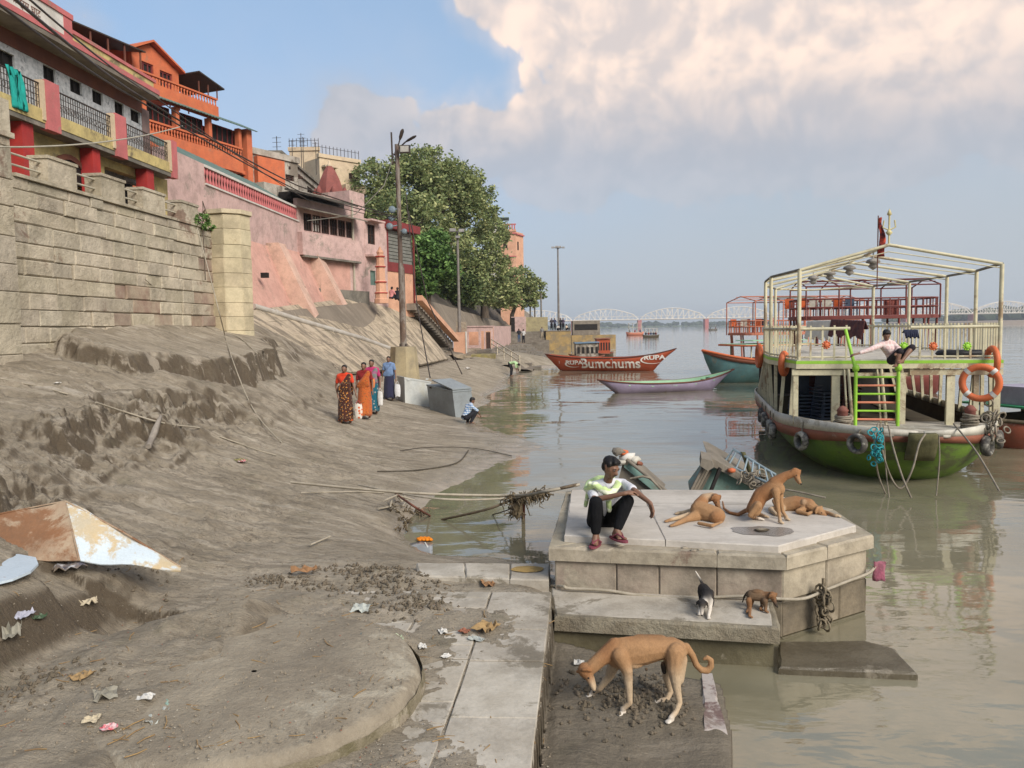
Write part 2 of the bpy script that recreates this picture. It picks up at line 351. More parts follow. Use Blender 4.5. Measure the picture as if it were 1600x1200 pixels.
# finer in azimuth where the bank is
azs = R(-11)+ (azs-R(-11))
rad = np.exp(np.linspace(math.log(2.4), math.log(66), nr))
AZ, RAD = np.meshgrid(azs, rad); X = RAD*np.sin(AZ); Y = RAD*np.cos(AZ)
Z = height(X, Y)
vs = np.stack([X, Y, Z], -1).reshape(-1, 3)
ii = (np.arange(nr-1)[:,None]*na + np.arange(na-1)).ravel()
fs = np.stack([ii, ii+1, ii+na+1, ii+na], 1)
keep = ~((np.abs(Z.ravel()[ii]) > 50)) & (Z.ravel()[ii] > -1.6) & (X.ravel()[ii] > -17)
fs = fs[keep]
me = bpy.data.meshes.new('mud_bank'); me.vertices.add(len(vs)); me.vertices.foreach_set('co', vs.ravel())
me.loops.add(len(fs)*4); me.loops.foreach_set('vertex_index', fs.ravel()[...].astype(np.int32))
me.polygons.add(len(fs)); me.polygons.foreach_set('loop_start', np.arange(0, len(fs)*4, 4, dtype=np.int32)); me.polygons.foreach_set('loop_total', np.full(len(fs), 4, dtype=np.int32))
me.polygons.foreach_set('use_smooth', np.ones(len(fs), bool)); me.update(calc_edges=True); me.validate()

m = bpy.data.materials.new('river_silt'); m.use_nodes = True; g = NG(m.node_tree); MATS['silt'] = m
geo = g.n('ShaderNodeNewGeometry'); pos = g.last.outputs['Position']; nrm = g.last.outputs['Normal']
px_, py_, pz_ = [g.n('ShaderNodeSeparateXYZ', (pos,), out=i) for i in range(3)]
nz = g.n('ShaderNodeSeparateXYZ', (nrm,), out=2)
p2 = g.v('MULTIPLY', pos, (.5, 1.6, 1.))
n1 = g.noise(pos, .9, 8, .62); n2 = g.noise(p2, 1.4, 9, .68, .6); n3 = g.noise(pos, 9., 7, .75); n4 = g.noise(pos, 60., 4, .75)
col = g.mix(g.ss(n1, .32, .68), (.265, .222, .160, 1), (.365, .310, .232, 1))
dry = g.m('MULTIPLY', g.ss(n2, .50, .66), g.ss(nz, .80, .97))
col = g.mix(g.m('MULTIPLY', dry, .62), col, (.50, .43, .335, 1))
salt = g.m('MULTIPLY', g.ss(g.noise(g.v('MULTIPLY', pos, (.7, 2.6, 1)), 1.1, 9, .7, .8), .56, .68), g.ss(pz_, 1.5, 2.2))
col = g.mix(g.m('MULTIPLY', salt, .6), col, (.50, .45, .38, 1))
col = g.mix(g.ss(nz, .93, .62), col, (.10, .075, .048, 1))                   # darker brown the steeper the face
col = g.mix(g.m('MULTIPLY', g.ss(n3, .52, .70), .5), col, (.125, .10, .07, 1))
col = g.mix(g.m('MULTIPLY', g.ss(g.noise(pos, 2.3, 6, .7), .58, .66), .30), col, (.15, .14, .085, 1))
col = g.mix(g.m('MULTIPLY', g.ss(n4, .63, .72), .7), col, (.50, .45, .36, 1))  # grit
col = g.mix(g.m('MULTIPLY', g.ss(n4, .38, .30), .6), col, (.06, .045, .03, 1))
for sc, wd, am, st in ((1.6, .010, .75, (.35, 2.0, 1.)), (4.5, .014, .5, (.6, 2.2, 1.)), (7., .02, .4, (1., 1., 1.))):   # fine drying cracks and runnels
    q = g.m('ABSOLUTE', g.m('SUBTRACT', g.noise(g.v('MULTIPLY', pos, st), sc, 6, .66, .8), .5)); ln = g.m('MULTIPLY', g.m('MULTIPLY', g.ss(q, wd, wd*.25), g.ss(g.noise(pos, sc*.45, 3), .44, .58)), g.ss(py_, 5.8, 8., .25, 1.)); col = g.mix(g.m('MULTIPLY', ln, am), col, (.085, .066, .045, 1))
col = g.mix(g.m('MULTIPLY', g.ss(g.noise(g.v('MULTIPLY', pos, (.8, 1.6, 1.)), 1.9, 9, .75, 1.), .53, .60), .38), col, (.145, .118, .082, 1))
slp = g.ss(py_, 6.5, 8.5)
q = g.noise(g.v('MULTIPLY', pos, (.30, 2.3, 1.)), 1.5, 9, .72, .7)
col = g.mix(g.m('MULTIPLY', g.m('MULTIPLY', g.ss(q, .53, .62), slp), .55), col, (.135, .110, .078, 1)); col = g.mix(g.m('MULTIPLY', g.m('MULTIPLY', g.ss(q, .46, .38), slp), .5), col, (.47, .41, .325, 1))
bay = g.m('MULTIPLY', g.ss(px_, -.3, -.1), g.ss(py_, 7.7, 7.3)); col = g.mix(g.m('MULTIPLY', bay, .6), col, (.10, .083, .058, 1))
wet = g.ss(g.m('ADD', pz_, g.m('MULTIPLY', g.m('SUBTRACT', n1, .5), .22)), .20, .03)
col = g.mix(g.m('MULTIPLY', wet, .45), col, (.15, .125, .09, 1))
rough = g.lin(wet, 0, 1, .88, .14)
hgt = g.m('ADD', g.m('MULTIPLY', g.noise(pos, 22., 8, .72), .6), g.m('ADD', g.m('MULTIPLY', n4, .16), g.m('MULTIPLY', g.noise(g.v('MULTIPLY', pos, (.6, 2.6, 1.)), 3.5, 8, .7, .5), .9)))
bump = g.n('ShaderNodeBump', {'Strength': g.lin(wet, 0, 1, 1., .12), 'Distance': .06, 'Height': hgt})
g.n('ShaderNodeOutputMaterial', (g.n('ShaderNodeBsdfPrincipled', {'Base Color': col, 'Roughness': rough, 'Normal': bump, 'Specular IOR Level': .35}),))
me.materials.append(m)
link('mud_bank', me, kind='structure')

# river bed to the horizon, the water above it
b = MB(); b.add([(-4000,-300,-2.4),(7000,-300,-2.4),(7000,8500,-2.4),(-4000,8500,-2.4)], [(0,1,2,3)]); b.build('river_bed', plain('bed', (.16,.13,.09), .95), kind='structure')
m = bpy.data.materials.new('river_water'); m.use_nodes = True; g = NG(m.node_tree)
geo = g.n('ShaderNodeNewGeometry'); pos = g.last.outputs['Position']
dist = g.v('LENGTH', pos, out=1)
w1 = g.noise(g.v('MULTIPLY', pos, (.75, 1.55, 1.)), 1.25, 3, .45, .5)
w2 = g.noise(g.v('MULTIPLY', pos, (.6, 1.6, 1.)), 5.0, 3, .5, .4)
w3 = g.noise(g.v('MULTIPLY', pos, (.55, 1.4, 1.)), .22, 4, .5, .3)
calm = g.ss(g.noise(pos, .16, 3), .40, .60, .35, 1.)
hgt = g.m('MULTIPLY', g.m('ADD', g.m('ADD', g.m('MULTIPLY', w1, .017), g.m('MULTIPLY', w2, .0026)), g.m('MULTIPLY', w3, .07)), calm)
bump = g.n('ShaderNodeBump', {'Strength': g.ss(dist, 15, 500, 1., .35), 'Distance': 1., 'Height': hgt})
mud = g.mix(g.ss(g.noise(pos, .5, 5), .35, .65), (.185, .167, .108, 1), (.225, .204, .138, 1))
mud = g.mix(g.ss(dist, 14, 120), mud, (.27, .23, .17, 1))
g.n('ShaderNodeOutputMaterial', (g.n('ShaderNodeBsdfPrincipled', {'Base Color': mud, 'Roughness': .035, 'IOR': 1.95, 'Specular IOR Level': .5, 'Normal': bump}),))
b = MB(); b.add([(-60,-300,0),(7000,-300,0),(7000,8500,0),(-60,8500,0)], [(0,1,2,3)]); b.build('river_water', m, kind='structure')
# ------------------------------------------------------------------ stonework near the camera
sand = mat('sandstone', (.46,.40,.30), (.35,.30,.22), 2.2, .9, .5, c3=(.24,.165,.12), c3amt=.12, rnd=.10, grime=.45, bs=14)
concrete = mat('worn_concrete', (.50,.455,.38), (.41,.365,.295), 2.6, .85, .35, c3=(.22,.19,.14), c3amt=.25, rnd=.05, grime=.35, bs=18)
smooth_stone = mat('smooth_stone', (.56,.515,.45), (.48,.435,.375), 1.3, .72, .16, c3=(.28,.25,.21), c3amt=.12, rnd=.03, grime=.25, stretch=(.5, 2.2, 1))
redstone = mat('red_sandstone', (.30,.235,.185), (.38,.325,.25), 1.6, .9, .5, rnd=.06, grime=.6, c3=(.42,.37,.28), c3amt=.35)
lowstone = mat('tide_stained_stone', (.25,.205,.14), (.17,.14,.095), 2.2, .8, .6, c3=(.33,.28,.20), c3amt=.25, rnd=.06, grime=.6)
tidestone = mat('tide_wet_stone', (.13,.115,.07), (.10,.085,.05), 2, .5, .5, grime=.4)
wetstone = mat('wet_stone', (.13,.11,.075), (.085,.07,.045), 3, .35, .5, c3=(.22,.19,.14), c3amt=.2)
rawstone = mat('broken_stone', (.34,.30,.22), (.26,.22,.155), 5, .95, 1.0, bs=11, bd=.05, grime=.4)

def wobble(me, a, s=3., seed=0.):
    for v in me.vertices:
        n = noise.noise_vector(v.co*s+Vector((seed, 0, 0))); v.co += n*a
def chblock(A, B, z0, z1, t, out, c=.012, gap=.004, j=0.):
    """chamfered block: front runs A->B (xy), faces `out` (xy unit), t thick"""
    A = Vector((A[0], A[1], 0)); B = Vector((B[0], B[1], 0)); d = (B-A); L = d.length; d.normalize(); o = Vector((out[0], out[1], 0))
    A = A+d*gap; B = B-d*gap; z0 += gap; z1 -= gap; A = A+o*j; B = B+o*j
    f = [A+d*c+Vector((0,0,z0+c)), B-d*c+Vector((0,0,z0+c)), B-d*c+Vector((0,0,z1-c)), A+d*c+Vector((0,0,z1-c))]
    e = [A-o*c+Vector((0,0,z0)), B-o*c+Vector((0,0,z0)), B-o*c+Vector((0,0,z1)), A-o*c+Vector((0,0,z1))]
    k = [p-o*t for p in e]
    vs = f+e+k; fs = [(0,1,2,3)] + [(i+4, (i+1)%4+4, (i+1)%4, i) for i in range(4)] + [(i+8, (i+1)%4+8, (i+1)%4+4, i+4) for i in range(4)] + [(11,10,9,8)]
    if (B-A).cross(Vector((0,0,1))).dot(o) < 0: fs = [tuple(reversed(q)) for q in fs]
    m = MB(); m.add(vs, fs); return m
def outn(A, B, cen):
    d = Vector((B[0]-A[0], B[1]-A[1])).normalized(); o = Vector((d.y, -d.x))
    return o if o.dot((Vector(A[:2])+Vector(B[:2]))/2-Vector(cen[:2])) > 0 else -o
def fix(me):
    bm = bmesh.new(); bm.from_mesh(me); bmesh.ops.recalc_face_normals(bm, faces=bm.faces); bm.to_mesh(me); bm.free(); return me
def slab(poly, z0, z1, name, mt, parent=None, c=.015, wob=0., **k):
    """flat polygon slab with a small chamfer round its top edge; poly xy"""
    P_ = [Vector((p[0], p[1])) for p in poly]; cen = sum(P_, Vector((0,0)))/len(P_); n = len(P_)
    # subdivide edges so the rim can be uneven
    Q = []
    for i in range(n):
        a, b = P_[i], P_[(i+1) % n]; s = max(1, int((b-a).length/.12)) if wob else 1
        for q in range(s): Q.append(a.lerp(b, q/s))
    n = len(Q); wv = [1-(c+wob*max(0, noise.noise(Vector((q.x*6, q.y*6, z1))))*2)/max(.05, (q-cen).length) for q in Q]
    lo = [Vector((q.x, q.y, z0)) for q in Q]; mi = [Vector((q.x, q.y, z1-c)) for q in Q]
    if wob: mi = [p + Vector((p.x-cen.x, p.y-cen.y, 0)).normalized()*(noise.noise(p*7)*wob) for p in mi]
    hi = [Vector((cen.x+(q.x-cen.x)*w, cen.y+(q.y-cen.y)*w, z1)) for q, w in zip(Q, wv)]
    m = MB(); m.grid([lo, mi, hi], closed=True, smooth=False); m.add(hi, [tuple(range(n))]); m.add(lo, [tuple(reversed(range(n)))])
    o = m.build(name, mt, parent, **k); fix(o.data); return o

# --- the river platform the man squats on
ZT = .86
ro = [PZ(857,855,ZT), PZ(1229,869,ZT), PZ(1366,836,ZT), PZ(1304,796,ZT), PZ(1190,768,ZT), PZ(884,767,ZT)]
cen = sum(ro, Vector())/6
plat = thing('stone_platform', (cen.x, cen.y, 0), 'low five-sided stone platform at the water edge carrying the squatting man and three dogs', 'platform')
rim_t = .14
def inset(P_, d):
    out = []
    for i, p in enumerate(P_):
        v = (Vector((cen.x, cen.y, p.z))-p); out.append(p+v.normalized()*d)
    return out
body = inset(ro, .07)
b = MB(); b.prism([(p.x, p.y, -1.0) for p in inset(ro, .12)], (0,0,1.0+ZT-rim_t-.01)); fix(b.build('core', sand, plat).data)
cuts = {0: (0, .28, .47, .72, 1), 1: (0, .5, 1), 2: (0, .55, 1), 3: (0, .5, 1), 4: (0, .33, .67, 1), 5: (0, .5, 1)}
for i in range(6):
    A, B = body[i], body[(i+1) % 6]; o = outn(A, B, cen)
    for (z0, z1, sh) in ((.38, ZT-rim_t, 0), (.02, .38, .17), (-.6, .02, 0)):
        fr = [min(1, max(0, f+(sh if 0 < f < 1 else 0))) for f in cuts[i]]
        for a, c in zip(fr[:-1], fr[1:]):
            if c-a < .02: continue
            chblock(A.lerp(B, a), A.lerp(B, c), z0, z1, .1, o, .012, .003, random.uniform(-.006, .006)).build('stone_block', (redstone if i == 0 else sand) if z0 > .1 else (lowstone if z0 > 0 else tidestone), plat)
rcut = {0: (0, .12, .27, .72, 1), 1: (0, .45, 1), 2: (0, 1), 3: (0, 1), 4: (0, .5, 1), 5: (0, .4, 1)}
ri = inset(ro, .40)
for i in range(6):
    A, B, C_, D_ = ro[i], ro[(i+1) % 6], ri[(i+1) % 6], ri[i]
    for a, c in zip(rcut[i][:-1], rcut[i][1:]):
        sh = .003
        q = [A.lerp(B, a), A.lerp(B, c), D_.lerp(C_, c), D_.lerp(C_, a)]
        cq = sum(q, Vector())/4; q = [p+(cq-p).normalized()*sh for p in q]
        slab([(p.x, p.y) for p in q], ZT-rim_t, ZT+random.uniform(-.004, .004), 'coping_stone', sand, plat, c=.02, wob=.012)
ti = [PZ(882,836,.93), PZ(1040,844,.93), PZ(1216,853,.93), PZ(1338,821,.93), PZ(1276,789,.93), PZ(1178,766,.93), PZ(1000,765,.93), PZ(893,765,.93)]
slab([(p.x, p.y) for p in (ti[0], ti[1]+Vector((-.003,0,0)), ti[6]+Vector((-.003,0,0)), ti[7])], .80, .93, 'top_slab', smooth_stone, plat, c=.01, wob=.01)
slab([(p.x, p.y) for p in (ti[1], ti[2], ti[3], ti[4], ti[5], ti[6])], .80, .932, 'top_slab', smooth_stone, plat, c=.01, wob=.01)

# --- steps below the platform
ns = thing('broken_step', PZ(1040, 985, 0), 'thick pale step slab with a broken front edge where the two puppies stand', 'step')
f0, f1, f2, f3 = PZ(866,962,.40), PZ(1219,982,.40), PZ(1207,925,.40), PZ(858,915,.40)
slab([f0.xy, f1.xy, f2.xy, f3.xy], .255, .40, 'step_slab', rawstone, ns, c=.02, wob=.03)
top = slab([f0.xy+Vector((.02,.05)), f1.xy+Vector((-.05,.06)), f2.xy+Vector((-.05,.1)), f3.xy+Vector((.02,.1))], .39, .404, 'worn_top', concrete, ns, c=.003, wob=.02)
riser = mat('muddy_riser', (.16,.14,.085), (.10,.085,.05), 2, .55, .5, c3=(.26,.23,.17), c3amt=.12)
b = MB(); b.prism([(f0.x-.3, f0.y+.10, -.6), (f1.x-.03, f1.y+.10, -.6), (f2.x, f2.y, -.6), (f3.x-.3, f3.y, -.6)], (0,0,.852)); fix(b.build('riser', riser, ns).data)
ls = [PZ(1216,1042,.07), PZ(1434,1051,.07), PZ(1398,1012,.07), PZ(1350,1000,.07), PZ(1216,1002,.07)]
slab([p.xy for p in ls], -.035, .07, 'sunken_step', wetstone, None, c=.02, wob=.02, label='dark wet step slab just clear of the water right of the broken step', cat='step')
rs = [PZ(1096,1050,.17), PZ(1113,1050,.17), PZ(1137,1145,.17), PZ(1100,1143,.17)]
slab([p.xy for p in rs], -.3, .175, 'edge_stone', mat('maroon_edge', (.16,.10,.09), (.24,.19,.16), 3, .6, .4, c3=(.45,.40,.36), c3amt=.45), None, c=.02, wob=.02, label='narrow maroon edging stone with white patches right of the big dog', cat='edging stone')

# --- pavement on the left: individual slabs, silt lies over most of them
pave = MB(); pave.prism([(max(p[0], -2.7), p[1], -.8) for p in [(q[0]-.012 if q[0] > -2 else q[0], q[1]) for q in PLAZA]], (0, 0, .8+PLAZA_Z-.075)); pv = pave.build('pavement', concrete, kind='structure'); fix(pv.data)
def edge_x(y):
    a, b2 = PZ(864,905,PLAZA_Z), PZ(828,1215,PLAZA_Z); return a.x+(b2.x-a.x)*(y-a.y)/(b2.y-a.y)
cols = [(0, .60), (.605, 1.22), (1.225, 1.85), (1.855, 2.45)]
for c_, (ca, cb) in enumerate(cols):
    ys = [2.65]
    while ys[-1] < 7.3: ys.append(ys[-1]+random.uniform(.5, .95))
    ys[-1] = 7.55
    for r_, (ya, yb) in enumerate(zip(ys[:-1], ys[1:])):
        k = random.uniform(-.02, .02) if c_ else 0
        g_ = .006
        q = [(edge_x(ya)-cb+g_+k, ya+g_), (edge_x(ya)-ca-g_*(c_ > 0), ya+g_), (edge_x(yb)-ca-g_*(c_ > 0), yb-g_), (edge_x(yb)-cb+g_+k, yb-g_)]
        if random.random() < .45:   # cracked slabs
            f = random.uniform(.35, .6); q1 = [q[0], q[1], (q[1][0], ya+(yb-ya)*f), (q[0][0], ya+(yb-ya)*(f+.1))]
            q2 = [(q[0][0], ya+(yb-ya)*(f+.1)+.012), (q[1][0], ya+(yb-ya)*f+.012), q[2], q[3]]
            for qq in (q1, q2): slab(qq, .34, PLAZA_Z+random.uniform(-.004, .003), 'paving_slab', concrete, pv, c=.006, wob=.008)
        else: slab(q, .34, PLAZA_Z+random.uniform(-.005, .004), 'paving_slab', concrete, pv, c=.006, wob=.006)
ka, kb, kc, kd = PZ(655,899,.5), PZ(858,906,.5), PZ(860,880,.5), PZ(650,879,.5)
for a, c in ((0, .36), (.365, .70), (.705, 1)):
    q = [ka.lerp(kb, a), ka.lerp(kb, c), kd.lerp(kc, c), kd.lerp(kc, a)]
    slab([p.xy for p in q], -.5, .50, 'kerb_stone', concrete, pv, c=.015, wob=.015)

# --- old round plinth half buried in silt
pl = thing('round_plinth', (DISC_C.x, DISC_C.y, .4), 'wide round concrete plinth half buried in grey silt, scattered with litter', 'plinth')
m = MB(); rows = []
for r_, z in ((DISC_R+.05, .2), (DISC_R+.04, .46), (DISC_R+.0, .55), (DISC_R-.02, .590), (DISC_R-.06, .604), (DISC_R-.35, .612), (DISC_R*.5, .616), (.02, .618)):
    rows.append([Vector((DISC_C.x+r_*math.cos(q)*(1+.012*noise.noise(Vector((q*4, z*3, 0)))), DISC_C.y+r_*math.sin(q), z+.02*noise.noise(Vector((r_*3*math.cos(q), r_*3*math.sin(q), 2))))) for q in [i*math.pi/60 for i in range(120)]])
m.grid(rows, closed=True); top = m.build('plinth_top', mat('muddy_concrete', (.34,.29,.215), (.25,.21,.155), 1.8, .9, .7, c3=(.43,.38,.29), c3amt=.25, bs=14, bd=.04, grime=.25), pl); fix(top.data)
m = MB(); m.grid([[Vector((DISC_C.x+r_*math.cos(q), DISC_C.y+r_*math.sin(q), z)) for q in [i*math.pi/60 for i in range(120)]] for r_, z in ((DISC_R+.062, .2), (DISC_R+.052, .44), (DISC_R+.03, .53))], closed=True)
o = m.build('plaster_band', mat('mossy_plaster', (.27,.23,.16), (.15,.13,.07), 4, .9, .9, c3=(.40,.35,.26), c3amt=.3, bs=16, bd=.04), pl); fix(o.data); wobble(o.data, .016, 9)

# --- fort wall
WX = -11.0
wallm = mat('fort_plaster', (.56,.49,.375), (.44,.385,.285), 1.1, .92, .7, c3=(.27,.18,.13), c3amt=.16, rnd=.12, grime=.35, bs=5, bd=.09)
towerm = mat('tower_plaster', (.58,.495,.33), (.48,.41,.27), 1.2, .92, .5, c3=(.30,.22,.13), c3amt=.08, rnd=.09, grime=.3, bs=9, bd=.03)
barestone = mat('bare_stone', (.30,.21,.16), (.42,.34,.25), 2, .92, .6, rnd=.14, grime=.3)
yA = PX(29, 400, WX).y; yB = PX(333, 400, WX).y; WT = 6.33
fw = thing('fort_wall', (WX, (yA+yB)/2, 2.2), 'long battlemented stone wall of cream plastered blocks above the mud mound', 'wall')
b = MB(); b.box(WX-1.4, yA-3, 1.2, WX-.07, yB+.3, WT-.03); b.build('core', wallm, fw)
zc = 1.85; k = 0
while zc < WT-.05:
    hh = min(random.uniform(.33, .40), WT-zc)
    if WT-zc-hh < .12: hh = WT-zc
    y = yA-random.uniform(0, .5)
    while y < yB:
        w = random.uniform(.45, 1.35); y2 = min(y+w, yB+.02)
        if yB-y2 < .3: y2 = yB+.02
        q = noise.noise(Vector((y*.45, zc*1.3, 4.)))
        bare = (3.0 < zc < 4.3 and y > 18.2 and q > -.05) or q > .42
        o = chblock((WX, y), (WX, y2), zc, zc+hh-random.uniform(0,.012), .12, (1, 0), random.uniform(.010, .034), .002, random.uniform(-.03, .03) - (.02 if bare else 0)).build('stone_block', barestone if bare and random.random() < .7 else wallm, fw)
        y = y2
    zc += hh; k += 1
# string course, merlons and pipe rails between them
b = MB(); b.box(WX-.3, yA, WT, WX+.05, yB, WT+.07); b.build('string_course', wallm, fw)
mer = [(76,120), (158,194), (222,256), (281,307)]
MZ = 6.98
for a, c in mer:
    y0, y1 = PX(a, 280, WX).y, PX(c, 280, WX).y
    b = MB(); b.box(WX-.42, y0, WT+.072, WX+.0, y1, MZ-.07); o = b.build('merlon', wallm, fw)
    b = MB(); b.box(WX-.45, y0-.03, MZ-.068, WX+.03, y1+.03, MZ); b.build('merlon_cap', wallm, o)
gaps = [(30,76), (120,158), (194,222), (256,281), (307,333)]
rail = plain('pale_pipe', (.50,.46,.36), .5)
for a, c in gaps:
    y0, y1 = PX(a, 280, WX).y, PX(c, 280, WX).y
    for z in (WT+.28, WT+.50):
        b = MB(); b.tube([(WX-.18, y0, z), (WX-.18, y1, z)], .026); b.build('pipe_rail', rail, fw)
# bastion at the left edge of the picture
bx = WX+.45; y0 = PX(27, 400, bx).y
fb = thing('fort_bastion', (bx, y0-2, 2.2), 'projecting plastered stone bastion at the far left end of the fort wall', 'bastion')
b = MB(); b.box(WX-1, y0-5, 1.2, bx-.07, y0-.07, 6.9); b.build('core', wallm, fb)
zc = 1.7
while zc < 6.85:
    hh = random.uniform(.5, .62); hh = min(hh, 6.9-zc)
    y = y0; first = True
    while y > y0-3.2:
        w = random.uniform(.8, 1.1)
        chblock((bx, y-w), (bx, y), zc, zc+hh, .12, (1, 0), .015, .005, random.uniform(-.015, .015)).build('stone_block', wallm, fb); y -= w
    chblock((bx-.13, y0), (WX-.2, y0), zc, zc+hh, .1, (0, 1), .012, .005, 0).build('stone_block', wallm, fb)
    zc += hh
b = MB(); b.box(WX-.4, y0-3.2, 6.9, bx+.06, y0+.05, 7.0); b.build('string_course', wallm, fb)
b = MB(); b.box(bx-.45, PX(-40,200,bx).y, 7.0, bx, PX(16,200,bx).y, 7.62); b.build('merlon', wallm, fb)
b = MB(); b.box(bx-.4, PX(19,200,bx).y, 7.0, bx-.05, y0, 7.35); b.build('gate_post', wallm, fb)
# round corner tower
tc_ = PD(362, 500, 25.0); tr = .70
tw = thing('corner_tower', (tc_.x, tc_.y, 2.2), 'slim faceted yellow plastered tower at the right end of the fort wall', 'tower')
m = MB(); m.lathe([(tr-.06, 1.5), (tr-.06, 6.9)], (tc_.x, tc_.y, 0), 8, smooth=False); m.build('core', towerm, tw)
zc = 1.8
NS = 8
while zc < 6.8:
    hh = min(random.uniform(.40, .52), 6.83-zc)
    for i in range(NS):
        q0, q1 = (2*math.pi*i/NS+.2, 2*math.pi*(i+1)/NS+.2); mid = (q0+q1)/2
        if math.cos(mid-R(-60)) < -.35: continue
        chblock((tc_.x+tr*math.cos(q1), tc_.y+tr*math.sin(q1)), (tc_.x+tr*math.cos(q0), tc_.y+tr*math.sin(q0)), zc, zc+hh, .08, (math.cos(mid), math.sin(mid)), .012, .003, random.uniform(-.01, .01)).build('stone_block', towerm, tw)
    zc += hh
m = MB(); m.lathe([(.0, 6.99), (tr+.07, 6.99), (tr+.07, 6.86), (tr-.02, 6.84)], (tc_.x, tc_.y, 0), 8, smooth=False, M=Matrix.Rotation(.2, 3, 'Z')); fix(m.build('cap', towerm, tw).data)
# ------------------------------------------------------------------ buildings along the bank
pinkm = mat('pink_limewash', (.62,.36,.29), (.55,.31,.25), 1.4, .92, .4, c3=(.34,.24,.19), c3amt=.10, grime=.22, bs=8)
palepink = mat('pale_pink_wash', (.60,.42,.38), (.52,.36,.33), 1.1, .92, .4, c3=(.33,.27,.23), c3amt=.22, grime=.35, bs=7)
peachm = mat('peach_wash', (.66,.38,.25), (.58,.32,.21), 1.1, .92, .35, c3=(.42,.25,.17), c3amt=.08, grime=.18, bs=7)
orangem = mat('orange_paint', (.60,.165,.07), (.52,.135,.06), 1.6, .8, .3, c3=(.40,.17,.10), c3amt=.1, grime=.22)
yellowm = mat('yellow_wash', (.58,.47,.20), (.48,.38,.17), 1.2, .9, .4, c3=(.20,.16,.10), c3amt=.30, grime=.45, bs=7)
redm = mat('red_paint', (.42,.035,.03), (.33,.03,.03), 2, .7, .2, grime=.15)
rosem = mat('rose_paint', (.55,.16,.16), (.47,.14,.14), 2, .8, .25, grime=.2, c3=(.35,.2,.16), c3amt=.2)
creamm = mat('cream_paint', (.62,.50,.34), (.55,.43,.30), 1.3, .85, .25, grime=.2)
oldwhite = mat('old_whitewash', (.46,.42,.36), (.36,.32,.27), 1.1, .92, .4, c3=(.17,.14,.11), c3amt=.35, grime=.45)
tilem = mat('grey_tile', (.50,.51,.52), (.33,.35,.36), 9, .55, .1, c3=(.16,.17,.18), c3amt=.25, detail=3)
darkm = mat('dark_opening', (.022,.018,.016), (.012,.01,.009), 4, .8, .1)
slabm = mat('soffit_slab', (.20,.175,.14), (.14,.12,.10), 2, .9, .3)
brownm = mat('brown_band', (.17,.065,.04), (.13,.05,.035), 2, .8, .2)
greenm = mat('green_sheet', (.13,.19,.16), (.09,.14,.12), 2, .6, .15, c3=(.2,.16,.12), c3amt=.12)
maroonm = mat('maroon_paint', (.22,.035,.035), (.17,.03,.03), 2, .7, .2, grime=.12)
ironm = mat('black_iron', (.03,.028,.026), (.06,.04,.03), 6, .6, .1)
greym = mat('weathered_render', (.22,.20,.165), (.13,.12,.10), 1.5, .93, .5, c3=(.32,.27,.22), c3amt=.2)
woodm = mat('dark_wood', (.07,.035,.025), (.045,.025,.02), 3, .7, .2)
whitem = mat('white_paint', (.66,.63,.58), (.56,.53,.48), 2, .7, .2, grime=.2)

